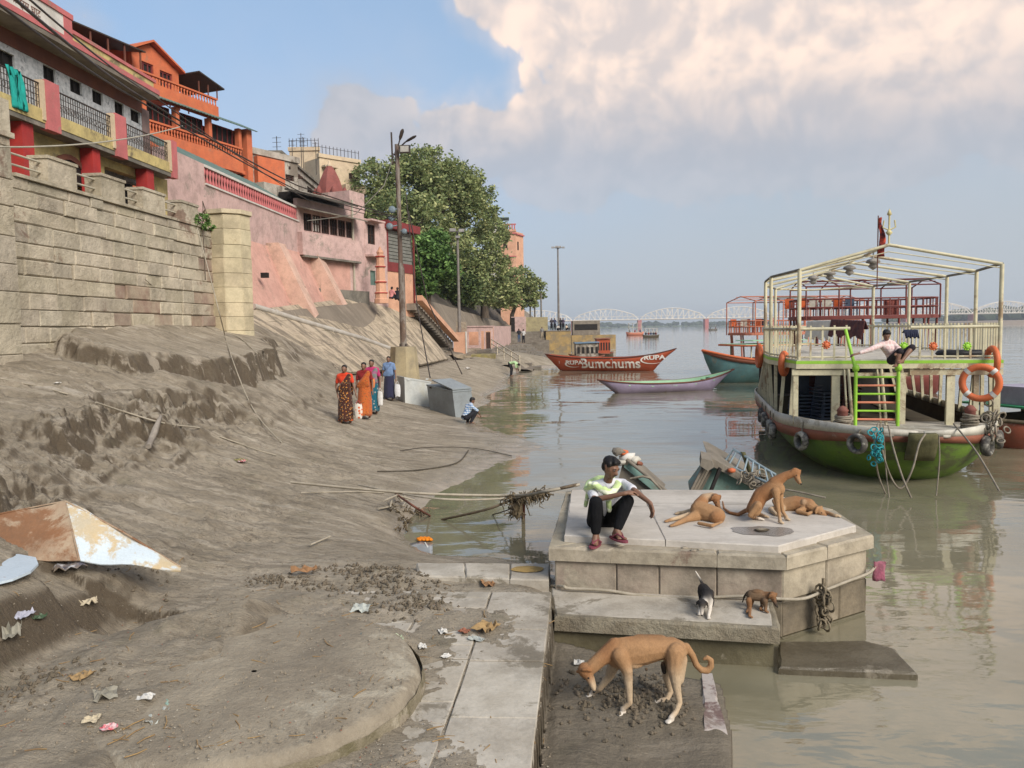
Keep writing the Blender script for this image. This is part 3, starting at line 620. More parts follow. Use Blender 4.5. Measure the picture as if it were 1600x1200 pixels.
class Frame:
    """local facade frame: u along the wall, w = world height, n outward"""
    def __init__(s, A, B, thing_=None):
        s.A = Vector((A[0], A[1], 0)); d = Vector((B[0]-A[0], B[1]-A[1], 0)); s.L = d.length; s.d = d.normalized(); s.n = Vector((s.d.y, -s.d.x, 0)); s.t = thing_
    def p(s, u, n, w): return s.A+s.d*u+s.n*n+Vector((0,0,w))
    def box(s, mb, u0, u1, n0, n1, w0, w1, mi=0):
        if u0 > u1: u0, u1 = u1, u0
        if n0 > n1: n0, n1 = n1, n0
        vs = [s.p(u, n, w) for w in (w0, w1) for (u, n) in ((u0,n0),(u1,n0),(u1,n1),(u0,n1))]
        return mb.add(vs, [(0,1,2,3),(7,6,5,4),(4,5,1,0),(5,6,2,1),(6,7,3,2),(7,4,0,3)], mi)
    def bx(s, name, mt, *a, parent=None, **k):
        o = s.box(MB(), *a).build(name, mt, parent or s.t, **k); fix(o.data); return o
    def u_at(s, px, py):
        """where the pixel's sight line meets the facade plane"""
        r = ray(px, py); q = EYE-s.A; t = -(q.dot(s.n))/r.dot(s.n); h = EYE+r*t; return (h-s.A).dot(s.d), h.z
    def holes(s, name, mt, u0, u1, w0, w1, holes, t=.25, n=0., parent=None):
        mb = MB(); us = sorted({u0, u1, *[x for h in holes for x in h[:2]]}); us = [u for u in us if u0 <= u <= u1]
        for a, b in zip(us[:-1], us[1:]):
            if b-a < 1e-4: continue
            hs = sorted([h for h in holes if h[0] < b-1e-4 and h[1] > a+1e-4], key=lambda h: h[2]); z = w0
            for h in hs+[(0, 0, w1, w1)]:
                if h[2]-z > 1e-3: s.box(mb, a, b, n-t, n, z, h[2])
                z = h[3]
        o = mb.build(name, mt, parent or s.t); fix(o.data); return o
    def window(s, h, n=0., frame=woodm, glass=darkm, deep=.14, bars=2, name='window', cross=1, fw=.05):
        u0, u1, w0, w1 = h; f = MB()
        s.box(f, u0, u1, n-deep, n-deep+.06, w0, w0+fw); s.box(f, u0, u1, n-deep, n-deep+.06, w1-fw, w1)
        s.box(f, u0, u0+fw, n-deep, n-deep+.06, w0+fw, w1-fw); s.box(f, u1-fw, u1, n-deep, n-deep+.06, w0+fw, w1-fw)
        for i in range(bars):
            c = u0+(u1-u0)*(i+1)/(bars+1); s.box(f, c-fw*.35, c+fw*.35, n-deep, n-deep+.055, w0+fw, w1-fw)
        for i in range(cross):
            c = w0+(w1-w0)*(i+1)/(cross+1); s.box(f, u0+fw, u1-fw, n-deep, n-deep+.05, c-fw*.3, c+fw*.3)
        o = f.build(name, frame, s.t); fix(o.data)
        p = MB(); s.box(p, u0, u1, n-deep-.04, n-deep-.002, w0, w1); q = p.build('pane', glass, o); fix(q.data); return o
    def baluster_row(s, u0, u1, n, w0, w1, step, r, mt, rail=None, railh=.08):
        k = int((u1-u0)/step); prof = [(r*.6, 0), (r*1.05, .12), (r*.55, .42), (r*.5, .5), (r*1.1, .78), (r*.6, .95), (r*.7, 1)]
        mb = MB(); mb.lathe([(a, b*(w1-w0)) for a, b in prof], (0,0,0), 6); me = mb.mesh('baluster', mt)
        for i in range(k+1):
            o = link('baluster', me, s.t); o.matrix_parent_inverse = Matrix.Identity(4) if '_o' not in s.t else o.matrix_parent_inverse
            o.location = s.p(u0+(u1-u0)*(i+.5)/(k+1), n, w0)
        if rail: s.bx('handrail', rail, u0, u1, n-.09, n+.09, w1, w1+railh)

# --- yellow house with the long balcony over the fort wall
BX = -12.6; y_l = 12.0; y_r = PX(275, 260, BX).y
th = thing('balcony_house', (-13.8, 20, 5.6), 'grey-tiled house with yellow balcony, rose posts and a wide eave above the fort wall', 'house')
F = Frame((BX, y_l), (BX, y_r), th); L = F.L
F.bx('balcony_slab', yellowm, 0, L, -1.3, 0, 8.14, 8.46)
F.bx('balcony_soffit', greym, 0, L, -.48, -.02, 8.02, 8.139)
posts = [(67, 93), (175, 195), (262, 276), (-60, -40)]
ub = []
for a, c in posts:
    u0, u1 = F.u_at(a, 200)[0], F.u_at(c, 200)[0]; ub.append((u0, u1))
    F.bx('rose_post', rosem, u0+.12, min(u1, L+.02), -.16, .05, 8.0, 9.2); F.bx('post_side', creamm, u0, u0+.115, -.15, .03, 8.2, 9.16)
ub.sort(); spans = [(ub[i][1], ub[i+1][0]) for i in range(3)]
for a, c in spans:   # iron grille panels: verticals, rails and rings
    mb = MB(); n_ = int((c-a)/.095)
    for i in range(n_+1):
        u = a+(c-a)*i/n_; mb.tube([F.p(u, -.05, 8.47), F.p(u, -.05, 9.06)], .011, 4)
    mb.tube([F.p(a, -.05, 9.07), F.p(c, -.05, 9.07)], .022, 5)
    for z in (8.62, 8.78, 8.92): mb.tube([F.p(a, -.05, z), F.p(c, -.05, z)], .009, 4)
    for i in range(int((c-a)/.19)): mb.torus(F.p(a+.1+i*.19, -.05, 8.70), .062, .008, F.n, 10, 4)
    mb.build('railing_panel', ironm, th)
for o_ in th.children: o_.location.z += .17
# tiled wall behind
G = Frame((-13.85, y_l), (-13.85, PX(222, 200, -13.85).y), th); WL = G.L
vents = [(66,86,84,102), (108,127,107,123), (143,160,126,140), (178,193,144,157), (203,218,156,169), (-8,24,72,113)]
hl = []
for a, c, t_, b_ in vents:
    (u0, w1), (u1, w0) = G.u_at(a, t_), G.u_at(c, b_); hl.append((u0, u1, w0, w1) if a < 0 else (u0, u1, 10.02, 10.40))
G.holes('tiled_wall', tilem, 0, WL, 8.0, 10.42, hl, .2)
for h in hl: G.window(h, 0, darkm, darkm, .12, 1, 'vent', 0, .03)
G.bx('brown_band', brownm, 0, WL, -.2, .03, 10.42, 10.8)
G.bx('end_pier', mat('mauve_render', (.22,.15,.14), (.17,.12,.11), 2, .9, .3), WL, WL+.45, -.3, .02, 8.0, 10.6)
E = Frame((-13.15, y_l), (-13.15, PX(249, 150, -13.15).y), th); EL = E.L
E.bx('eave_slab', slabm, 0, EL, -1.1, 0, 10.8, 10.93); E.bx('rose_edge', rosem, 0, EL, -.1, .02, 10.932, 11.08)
ue = E.u_at(112, 40)[0]
E.bx('name_board', whitem, ue-8, ue-.35, -.12, .0, 11.082, 11.6); E.bx('board_end', rosem, ue-.35, ue, -.12, .012, 11.082, 11.6); E.bx('parapet_cap', rosem, ue-8, ue+.03, -.15, .04, 11.602, 11.74)
E.bx('parapet', yellowm, ue, EL-.3, -.12, -.02, 11.082, 11.26); E.bx('rose_coping', rosem, ue, EL-.2, -.15, .02, 11.262, 11.36)
def text(body, name, size, M, mt, parent, ext=.004, align='LEFT', shear=0., bold=0., sx=1.):
    cu = bpy.data.curves.new(name, 'FONT'); cu.body = body; cu.size = size; cu.extrude = ext; cu.align_x = align; cu.align_y = 'CENTER'; cu.shear = shear; cu.offset = bold
    o = bpy.data.objects.new('tmp', cu); COL.objects.link(o); dg = bpy.context.evaluated_depsgraph_get(); me = bpy.data.meshes.new_from_object(o.evaluated_get(dg)); bpy.data.objects.remove(o)
    for v in me.vertices: v.co.x *= sx
    me.transform(M); me.materials.clear(); me.materials.append(mt); return link(name, me, parent)
tm = Matrix((( *E.d, 0), (0,0,1,0), (*E.n, 0), (0,0,0,1))).transposed()
text('काशी का घाट', 'lettering', .22, Matrix.Translation(E.p(ue-2.7, .004, 11.5)) @ tm, ironm, th)
text('बाबा आश्रम घाट', 'lettering', .26, Matrix.Translation(E.p(ue-2.9, .004, 11.25)) @ tm, brownm, th)
E.bx('water_tank_wall', mat('brick_brown', (.20,.12,.08), (.12,.08,.06), 6, .95, .5), ue-1.2, ue-.2, -3.2, -2.2, 11.0, 13.1)
# ground floor: yellow wall, red columns, arch and deep dark porch
K = Frame((-13.1, y_l), (-13.1, PX(262, 300, -13.1).y), th)
ua, wa = K.u_at(78, 300); ubb, _ = K.u_at(140, 300); uc = (ua+ubb)/2; rr = (ubb-ua)/2
u2, u3 = K.u_at(165, 300)[0], K.u_at(236, 300)[0]
K.holes('porch_wall', yellowm, 0, K.L, 5.6, 8.22, [(ua, ubb, 5.6, 7.15), (u2, u3, 5.6, 7.95)], .25)
mb = MB()   # arch head
for i in range(12):
    q0, q1 = math.pi*i/12, math.pi*(i+1)/12
    for (ra, rb, n0, n1, mi) in ((rr*.82, rr, -.1, .06, 0),):
        mb.prism([K.p(uc+ra*math.cos(q0), n0, 7.15+ra*.9*math.sin(q0)), K.p(uc+rb*math.cos(q0), n0, 7.15+rb*.9*math.sin(q0)), K.p(uc+rb*math.cos(q1), n0, 7.15+rb*.9*math.sin(q1)), K.p(uc+ra*math.cos(q1), n0, 7.15+ra*.9*math.sin(q1))], K.n*(n1-n0), mi)
fix(mb.build('arch_band', brownm, th).data)
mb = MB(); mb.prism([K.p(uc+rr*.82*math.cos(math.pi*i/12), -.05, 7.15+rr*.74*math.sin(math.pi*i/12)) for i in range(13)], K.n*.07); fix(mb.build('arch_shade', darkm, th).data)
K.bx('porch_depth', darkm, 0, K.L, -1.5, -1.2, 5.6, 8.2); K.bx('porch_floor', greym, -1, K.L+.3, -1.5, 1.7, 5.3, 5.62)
C_ = Frame((-12.72, y_l), (-12.72, y_r), th)
for a, c in ((38, 56), (146, 158), (229, 240)):
    u0, u1 = C_.u_at(a, 270)[0], C_.u_at(c, 270)[0]; C_.bx('red_column', redm, u0, u1, -.35, 0, 5.62, 8.19)
# towel over the rail
tu, tw_ = F.u_at(4, 160)[0], F.u_at(27, 160)[0]
mb = MB(); rows = []
for i in range(15):
    z = 9.11-.9*i/14; z += .17; rows.append([F.p(tu+.12+(tw_-tu)*(j/10)+.18*(i/14), .02+.05*math.sin(j*1.9+i*.3)+.02*i/14, z) for j in range(11)])
mb.grid([[p-F.n*.02 for p in reversed(r)] for r in rows[::-1]][:1]+rows)
o = mb.build('hanging_cloth', plain('teal_cloth', (.02,.36,.31), .9), None, label='teal cloth hung over the balcony rail at the left edge', cat='cloth'); fix(o.data)
md = o.modifiers.new('s', 'SOLIDIFY'); md.thickness = .012

# --- pink wall with balustrade and battered foot
PWX = -14.0; ya, yb_ = PX(262, 300, PWX).y, PX(467, 300, PWX).y
tp = thing('pink_terrace_wall', (PWX, 34, 5), 'tall pink limewashed wall with red balustrade and two sloping buttress ribs', 'wall')
F = Frame((PWX, ya), (PWX, yb_), tp)
u_b = F.u_at(320, 280)[0]
F.bx('wall_face', palepink, 0, F.L, -.5, 0, 5.2, 8.95); F.bx('wall_top', palepink, 0, u_b, -.5, -.01, 8.952, 9.75)
F.bx('ledge', whitem, u_b, F.L, -.3, .06, 8.952, 9.02)
F.baluster_row(u_b, F.L, -.1, 9.02, 9.66, .27, .07, rosem, whitem, .1)
F.bx('balustrade_panel', mat('maroon_back', (.12,.05,.04), (.09,.04,.035), 3, .8), u_b, F.L, -.5, -.42, 9.02, 9.6)
bt = 7.22; ribm = mat('rib_plaster', (.66,.44,.34), (.58,.38,.30), 1.4, .92, .4, c3=(.34,.24,.19), c3amt=.15, grime=.3)
def batter(y0, y1, dx, ztop, zbot, xtop, xbot, name, steps=0):
    mb = MB(); prof = [(xtop-.6, zbot), (xtop-.6, ztop), (xtop, ztop)]
    if steps:
        zs = zbot+1.7; xs = xtop+(xbot-xtop)*(ztop-zs)/(ztop-zbot); prof.append((xs, zs)); 
        for i in range(steps):
            f0, f1 = i/steps, (i+1)/steps
            prof += [(xs+(xbot-xs)*f1, zs-(zs-zbot)*(f0+.12/steps)), (xs+(xbot-xs)*f1, zs-(zs-zbot)*f1)]
    else: prof.append((xbot, zbot))
    mb.prism([(x+dx, y0, z) for x, z in prof], (0, y1-y0, 0)); o = mb.build(name, ribm if dx else pinkm, tp); fix(o.data); return o
batter(ya-.5, 36.2, 0, bt, 2.4, PWX+.02, PWX+1.95, 'battered_face', 6)
batter(36.9, 41.6, 0, bt+.1, 2.4, PWX+.03, PWX+1.95, 'battered_face', 6)
batter(36.0, 36.9, .62, bt+.12, 2.4, PWX, PWX+2.25, 'buttress_rib'); batter(41.5, 42.5, .62, bt+.25, 2.4, PWX, PWX+2.45, 'buttress_rib')
for px, py in ((419,430), (465,430), (479,456), (462,466)):
    p = PX(px, py, PWX+1.25); mb = MB(); mb.box(p.x-.3, p.y-.10, p.z-.11, p.x+.0, p.y+.10, p.z+.11); mb.build('drain_hole', darkm, tp)
# sheet roof behind the balustrade
mb = MB(); rows = [[], []]
for i in range(60):
    y = ya+.3+i*(yb_-ya-1)/59; z = .03*(i % 2); rows[0].append((PWX-.35, y, 9.85+z)); rows[1].append((PWX-2.2, y, 11.0+z))
mb.grid(rows, smooth=False); o = mb.build('awning_sheet', greenm, tp); md = o.modifiers.new('s', 'SOLIDIFY'); md.thickness = .03

# --- orange guest house
C0 = Vector((-16.9, 42.0)); uu = Vector((-.2944, -.9557))
to = thing('orange_guest_house', (-18, 38, 9), 'bright orange guest house with white-gapped balustrades, green awnings and gabled top floor', 'guest house')
Fo = Frame(C0+uu*11, C0, to); L = Fo.L   # u runs towards the far right end (L)
U = lambda t: L-t
Fo.bx('lower_wall', orangem, U(11), U(.0), -6, -1.2, 8, 14.0)
Fo.bx('parapet', orangem, U(8.4), U(.75), -.14, 0, 11.7, 12.55); Fo.baluster_row(U(8.4), U(.75), -.07, 12.552, 12.95, .19, .06, orangem, orangem, .09)
Fo.bx('balcony_floor', orangem, U(8.4), U(.0), -1.2, -.15, 11.7, 11.9)
Fo.bx('end_pier', orangem, U(.42), U(0), -1.2, .03, 9.5, 14.15); Fo.bx('shade_panel', woodm, U(.72), U(.45), -.6, -.3, 11.5, 14.0)
for t in (.78, 3.0, 5.2, 7.2): Fo.bx('pillar', orangem, U(t+.22), U(t), -.3, -.02, 13.05, 14.05)
for a, b in ((1.05, 2.95), (3.25, 5.15), (5.45, 7.15)):
    Fo.window((U(b), U(a), 13.0, 13.98), -.35, maroonm, darkm, .1, 4, 'shuttered_window', 0, .05)
mb = MB(); rows = [[], []]
for i in range(80):
    u = U(8.2)+8.3*i/79; z = .03*(i % 2); rows[0].append(Fo.p(u, .35, 14.06+z)); rows[1].append(Fo.p(u, -.9, 14.62+z))
mb.grid(rows, smooth=False); o = mb.build('awning', greenm, to); md = o.modifiers.new('s', 'SOLIDIFY'); md.thickness = .03
Fo.bx('upper_parapet', orangem, U(9), U(1.85), -.75, -.55, 14.3, 15.0); Fo.baluster_row(U(9), U(1.85), -.65, 15.0, 15.34, .2, .055, orangem, orangem, .08)
hs = [(U(5.95), U(5.1), 15.35, 16.3), (U(4.7), U(3.9), 15.35, 16.2)]
Fo.holes('upper_wall', orangem, U(6.4), U(3.5), 14.9, 16.55, hs, .2, -1.6); Fo.bx('upper_side', orangem, U(3.52), U(3.45), -4, -1.61, 14.9, 16.5); Fo.bx('upper_back', orangem, U(11), U(6.4), -4, -3, 14.9, 17.0)
for h in hs: Fo.window(h, -1.6, maroonm, darkm, .12, 2, 'window', 1, .07)
mb = MB(); mb.prism([Fo.p(U(6.5), -1.61, 16.55), Fo.p(U(3.4), -1.61, 16.4), Fo.p(U(5.3), -1.61, 17.25)], -Fo.n*.25); fix(mb.build('gable', orangem, to).data)
for a, b, z0, z1 in ((6.6, 5.28, 16.6, 17.32), (5.28, 3.3, 17.32, 16.38)):
    mb = MB(); mb.prism([Fo.p(U(a), -1.3, z0), Fo.p(U(b), -1.3, z1), Fo.p(U(b), -1.3, z1+.1), Fo.p(U(a), -1.3, z0+.1)], -Fo.n*3); fix(mb.build('roof_slab', orangem, to).data)
mb = MB(); mb.prism([Fo.p(U(3.3), -.4, 16.35), Fo.p(U(1.5), -.4, 15.95), Fo.p(U(1.5), -.4, 16.02), Fo.p(U(3.3), -.4, 16.42)], -Fo.n*2.6); fix(mb.build('canopy_roof', ironm, to).data)
for t in (1.75, 2.4, 3.05): 
    for n in (-.65, -2.6): Fo.bx('canopy_post', brownm, U(t+.05), U(t), n-.05, n, 15.4 if n > -1 else 14.9, 16.0)
mb = MB(); mb.prism([Fo.p(U(10.3), -.6, 16.35), Fo.p(U(6.5), -.6, 16.3), Fo.p(U(6.5), -3.6, 16.9), Fo.p(U(10.3), -3.6, 16.95)], (0,0,.06)); fix(mb.build('canopy_roof', ironm, to).data)
for t in (6.7, 7.6, 8.5, 9.4): Fo.bx('canopy_post', brownm, U(t+.06), U(t), -.75, -.69, 15.4, 16.32)
mb = MB(); mb.prism([Fo.p(U(12.5), -3.2, 15)]+[Fo.p(U(12.5-i*.32), -3.2, 17.75+.32*math.sin(i*1.05)-.045*i) for i in range(15)]+[Fo.p(U(8.0), -3.2, 15)], -Fo.n*.3); fix(mb.build('wavy_parapet', orangem, to).data)
# antenna mast on the roof
q = Fo.p(U(11.0), -3.4, 17.4)
ta = thing('antenna_mast', tuple(q), 'thin roof mast with white antenna drums above the orange parapet', 'antenna')
mb = MB(); mb.tube([q, q+Vector((0,0,2.3))], .035); mb.tube([q+Vector((0,0,1.9)), q+Vector((-.25,-.3,2.1))], .02); mb.tube([q+Vector((.3,.3,-.2)), q+Vector((0,0,1.4))], .015); mb.build('mast', whitem, ta)
for dz, r_ in ((2.05, .2), (.9, .17)):
    mb = MB(); M_ = Matrix.Rotation(R(70), 3, 'X'); mb.lathe([(0, -.12), (r_, -.12), (r_*1.05, .1), (0, .13)], q+Vector((-.22,-.28,dz)), 12, M=M_); mb.build('antenna_drum', whitem, ta)
for i in range(4):
    mb = MB(); mb.tube([q+Vector((-.18, 0, .5+i*.35)), q+Vector((.18, .1, .5+i*.35))], .014, 4); mb.build('antenna_arm', whitem, ta)

# --- pink river house with the dark window band, maroon house beyond
tq = thing('pink_river_house', (-13.4, 43, 5), 'pale pink river house with a band of dark shutters under a tin awning', 'house')
A = Vector((-14.0, 40.6)); dB = Vector((.336, .942)); Fq = Frame(A, A+dB*6.2, tq)
ws = [(Fq.u_at(474, 350)[0], Fq.u_at(552, 350)[0])]
w_a, w_b = ws[0]; panes = 6; step = (w_b-w_a)/panes
hq = [(w_a+i*step+.03, w_a+(i+1)*step-.03, 8.55, 9.5) for i in range(panes)]
Fq.holes('front_wall', palepink, 0, Fq.L, 4.6, 10.2, hq, .25)
for i, h in enumerate(hq): Fq.window(h, 0, woodm, whitem if i in (1,) else darkm, .1, 2, 'shutter', 1, .07)
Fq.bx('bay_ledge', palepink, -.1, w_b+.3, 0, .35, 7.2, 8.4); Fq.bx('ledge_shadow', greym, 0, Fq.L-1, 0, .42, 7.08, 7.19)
mb = MB(); mb.prism([Fq.p(-.1, 0, 9.75), Fq.p(-.1, .9, 9.5), Fq.p(w_b+.2, .9, 9.5), Fq.p(w_b+.2, 0, 9.75)], (0,0,.06)); fix(mb.build('tin_awning', slabm, tq).data)
mb = MB(); mb.prism([Fq.p(-.6, -.3, 10.55), Fq.p(-.6, 1.0, 10.2), Fq.p(w_b-.9, 1.0, 10.2), Fq.p(w_b-.9, -.3, 10.55)], (0,0,.12)); fix(mb.build('upper_awning', mat('dark_awning', (.10,.09,.075), (.07,.06,.05), 3), tq).data)
Fq.bx('roof_room', palepink, w_b-.3, Fq.L+.1, -2, .0, 10.2, 11.35); Fq.bx('dark_gap', darkm, 0, w_b-.3, -1.2, -.4, 10.2, 10.6); Fq.bx('back_block', oldwhite, -1, w_b-.3, -4, -1.3, 9, 11.0)
Fq.bx('lower_patch', pinkm, .2, Fq.L-1.6, 0, .012, 5.0, 7.0); Fq.bx('concrete_foot', greym, 1.0, Fq.L-.4, .02, .5, 4.4, 5.45)
Fq.bx('corner_pipe', rail, Fq.L-1.35, Fq.L-1.25, .03, .12, 5.0, 10.8)
Fs = Frame(Fq.p(Fq.L, 0, 0).xy, Fq.p(Fq.L, 0, 0).xy+Vector((.30, .95))*2.6, tq)
hS = [(.35, 1.2, 8.4, 9.6), (.5, 1.15, 5.9, 6.8)]
Fs.holes('corner_wall', palepink, 0, Fs.L, 4.6, 9.9, hS, .25, .02)
Fs.window(hS[0], .02, woodm, darkm, .1, 1, 'window', 1, .06); Fs.window(hS[1], .02, greenm, greenm, .1, 0, 'green_shutter', 0, .05)
Fs.bx('chajja', palepink, .0, 1.6, .02, .55, 9.75, 9.85); Fs.bx('niche_ledge', palepink, .0, 1.6, .02, .6, 7.6, 7.72)
tmn = thing('maroon_house', (-12, 49, 5), 'maroon house with grey grille panel beside the banyan tree', 'house')
Fm = Frame(Fs.p(Fs.L, 0, 0).xy, Fs.p(Fs.L, 0, 0).xy+Vector((.30, .95))*3.6, tmn)
Fm.bx('wall', peachm, 0, Fm.L, -3, -.05, 4.0, 6.9); Fm.bx('maroon_base', maroonm, 0, Fm.L, -3, 0, 6.9, 7.5); Fm.bx('maroon_side', maroonm, 0, .25, -.3, .0, 7.5, 9.6)
Fm.bx('eave_band', maroonm, -.2, Fm.L+.4, -3, .35, 9.6, 10.1)
for i in range(9): Fm.bx('grille_slat', mat('grey_slat', (.20,.20,.18), (.15,.15,.13), 3), .25, Fm.L-.2, -.2, -.05+.02*(i % 2), 7.51+i*.23, 7.70+i*.23)
Fm.bx('rain_pipe', maroonm, Fm.L-.15, Fm.L-.05, 0, .1, 4.2, 9.6)
# stepped pilgrim pillar
pp = PD(596, 474, 45.5)
tpp = thing('shrine_pillar', tuple(pp), 'small stepped pink shrine pillar in front of the maroon house', 'shrine')
prof = [(.42,0),(.42,.25),(.36,.3),(.36,.55),(.40,.6),(.32,.7),(.30,1.2),(.36,1.25),(.28,1.35),(.26,2.1),(.32,2.15),(.25,2.25),(.22,2.7),(.27,2.75),(.18,2.85),(.22,3.0),(.12,3.15),(.05,3.3),(0,3.35)]
mb = MB(); mb.lathe(prof, pp, 8, smooth=False); mb.build('shaft', peachm, tpp)
for z in (.58, 1.22, 2.12, 2.72): mb = MB(); mb.lathe([(.3,0),(.43-z*.05,0),(.43-z*.05,.06),(.3,.06)], pp+Vector((0,0,z)), 8, smooth=False); mb.build('band', redm, tpp)

# --- houses further back
def block_house(name, label, pxl, pxr, pyt, d, zb, mt, wins, deep=6., dd=0., cat='house', roof=True):
    A, B = PD(pxl, 400, d), PD(pxr, 400, d+dd); zt = PD(pxr, pyt, d).z
    t = thing(name, ((A.x+B.x)/2, (A.y+B.y)/2, zb), label, cat); f = Frame((A.x, A.y), (B.x, B.y), t); hs = []
    for (a, b, c, e) in wins:
        (u0, w1), (u1, w0) = f.u_at(a, c), f.u_at(b, e); hs.append((u0, u1, w0, w1))
    f.holes('front_wall', mt, 0, f.L, zb, zt, hs, .3); f.bx('block', mt, 0, f.L, -deep, -.32, zb, zt-.02)
    for h in hs: f.window(h, 0, woodm, darkm, .15, 1, 'window', 1, .1)
    if roof: f.bx('parapet_band', mt, -.1, f.L+.1, -.3, .12, zt, zt+.35)
    return t, f, zt
t, f, zt = block_house('old_white_house', 'old stained white house between the orange guest house and the peach block', 394, 470, 240, 44, 8, oldwhite, [(404,416,250,257), (446,460,272,284)], dd=3)
f.bx('orange_screen', orangem, f.u_at(398,300)[0], f.u_at(440,300)[0], .02, .35, 9.5, f.u_at(440,254)[1])
t, f, zt = block_house('ruined_house', 'ruined grey-white house with exposed beams behind the pink river house', 440, 530, 249, 46, 7, oldwhite, [(480,491,290,314)], dd=18)
for i in range(6): f.bx('beam', woodm, .4+i*.6, .55+i*.6, -.2, .6, zt-.5, zt-.36)
f.bx('rubble_edge', greym, 0, f.L, -.6, .25, zt+.35, zt+.5)
t, f, zt = block_house('peach_block', 'tall peach and cream apartment block behind the banyan tree', 458, 503, 238, 74, 10, creamm, [(463,475,290,302)], deep=8)
t2, f2, zt2 = block_house('cream_block', 'cream block with balconies touching the left side of the banyan tree', 504, 566, 247, 72, 9, creamm, [(508,524,257,266), (545,551,270,280), (556,562,270,280), (515,540,292,300)], deep=8, dd=3)
f2.bx('balcony', creamm, 2.2, f2.L, .02, .9, zt2-3.0, zt2-2.3); f2.bx('balcony', creamm, 2.2, f2.L, .02, .9, zt2-5.3, zt2-4.5); f2.bx('chajja', creamm, .2, 1.6, .02, .7, zt2-.9, zt2-.75)
for (ff, zz, n_) in ((f, zt, 9), (f2, zt2, 12)):
    mb = MB()
    for i in range(n_): mb.tube([ff.p(ff.L*i/(n_-1), -.1, zz+.35), ff.p(ff.L*i/(n_-1), -.1, zz+1.2)], .03, 4)
    mb.tube([ff.p(0, -.1, zz+1.0), ff.p(ff.L, -.1, zz+1.0)], .025, 4); mb.build('roof_railing', ironm, ff.t)
for k, (px, y0, y1, d) in enumerate(((457,219,250,62), (471,208,250,64), (474,214,256,63), (494,222,262,66), (433,213,240,52))):
    a, b = PD(px, y1, d), PD(px-1, y0, d); mb = MB(); mb.tube([a-Vector((0,0,.6)), b], .03, 4)
    for q in range(3): mb.tube([b-Vector((.3,0,.3*q+.1)), b+Vector((.3,0,-.3*q-.1))], .015, 4)
    mb.build('roof_aerial', ironm, None, label=['tall thin rod aerial left of the peach block','tallest aerial mast in front of the peach block','leaning aerial beside the tallest mast','short aerial before the cream block','lone rod aerial over the old white house'][k], cat='aerial', group='aerials on the roofs')
# maroon temple spire
sp = PD(516, 306, 52)
ts = thing('temple_spire', tuple(sp), 'maroon ribbed temple spire with small corner turrets above the pink house', 'temple spire')
mb = MB(); mb.lathe([(1.05,-2.5),(1.05,0),(.98,.05),(.86,.5),(.66,1.1),(.42,1.6),(.2,1.95)], sp, 8, smooth=False); mb.build('spire', mat('spire_maroon', (.27,.09,.075), (.21,.07,.06), 3), ts)
mb = MB(); mb.lathe([(.12,1.9),(.2,2.0),(.1,2.12),(.05,2.3),(0,2.4)], sp, 8); mb.build('finial', creamm, ts)
for i in range(6):
    q = i*math.pi/3; mb = MB(); mb.lathe([(.16,0),(.2,.3),(.1,.5),(0,.62)], sp+Vector((1.0*math.cos(q), 1.0*math.sin(q), -.05)), 6); mb.build('turret', mat('spire_maroon', ()), ts)
# peach tower house beyond the trees
t, f, zt = block_house('peach_tower_house', 'peach three-storey tower house with lattice parapet right of the banyan', 781, 806, 362, 128, 3, peachm, [(786,793,376,388), (787,795,403,414)], deep=5)
f3 = Frame(f.p(f.L, 0, 0).xy, f.p(f.L, 0, 0).xy+Vector((.35, 1))*3.2, t); f3.bx('side_wall', peachm, .02, f3.L, -2, 0, 3, zt); f3.bx('cornice', rosem, 0, f3.L, 0, .25, zt-.5, zt-.3); f3.bx('window', darkm, .7, 1.3, -.05, .01, zt-3, zt-1.6)
f.bx('cornice', rosem, -.1, f.L+.1, .02, .22, zt-.4, zt-.2); f.bx('cornice', rosem, -.1, f.L+.1, .02, .22, zt-4.2, zt-4.0)
for i in range(7): f.bx('parapet_post', rosem, i*f.L/6.6, i*f.L/6.6+.2, -.2, .05, zt+.36, zt+1.1)
f.bx('parapet_rail', rosem, -.1, f.L+.1, -.25, .08, zt+1.1, zt+1.3)
t, f, zt = block_house('grey_tank_house', 'small grey rooftop room with a projecting sheet roof left of the peach tower', 764, 786, 342, 140, 10, whitem, [], deep=4, roof=False)
f.bx('sheet_roof', greenm, -.4, f.L+1.2, -3, .6, zt, zt+.15)
# ------------------------------------------------------------------ paved slopes, stairs, ghat works, trees, poles, bridge
revm = mat('revetment', (.50,.41,.30), (.40,.33,.235), 1.1, .92, .5, c3=(.20,.165,.12), c3amt=.45, grime=.4, bs=9, stretch=(.7, 2., 1), rnd=.05)
revdark = mat('dirt_slope', (.10,.085,.065), (.065,.055,.045), .5, .95, .4, stretch=(.6, 2, 1))
revmid = mat('brown_slope', (.235,.195,.15), (.18,.15,.115), .6, .93, .4, c3=(.28,.23,.18), c3amt=.2, stretch=(.6,2,1))
stepm = mat('ghat_step', (.25,.22,.18), (.18,.155,.125), 2, .9, .4, grime=.3, rnd=.08)
ochrem = mat('ochre_wall', (.42,.29,.12), (.30,.22,.11), 1.3, .9, .6, c3=(.25,.2,.13), c3amt=.4, grime=.3)

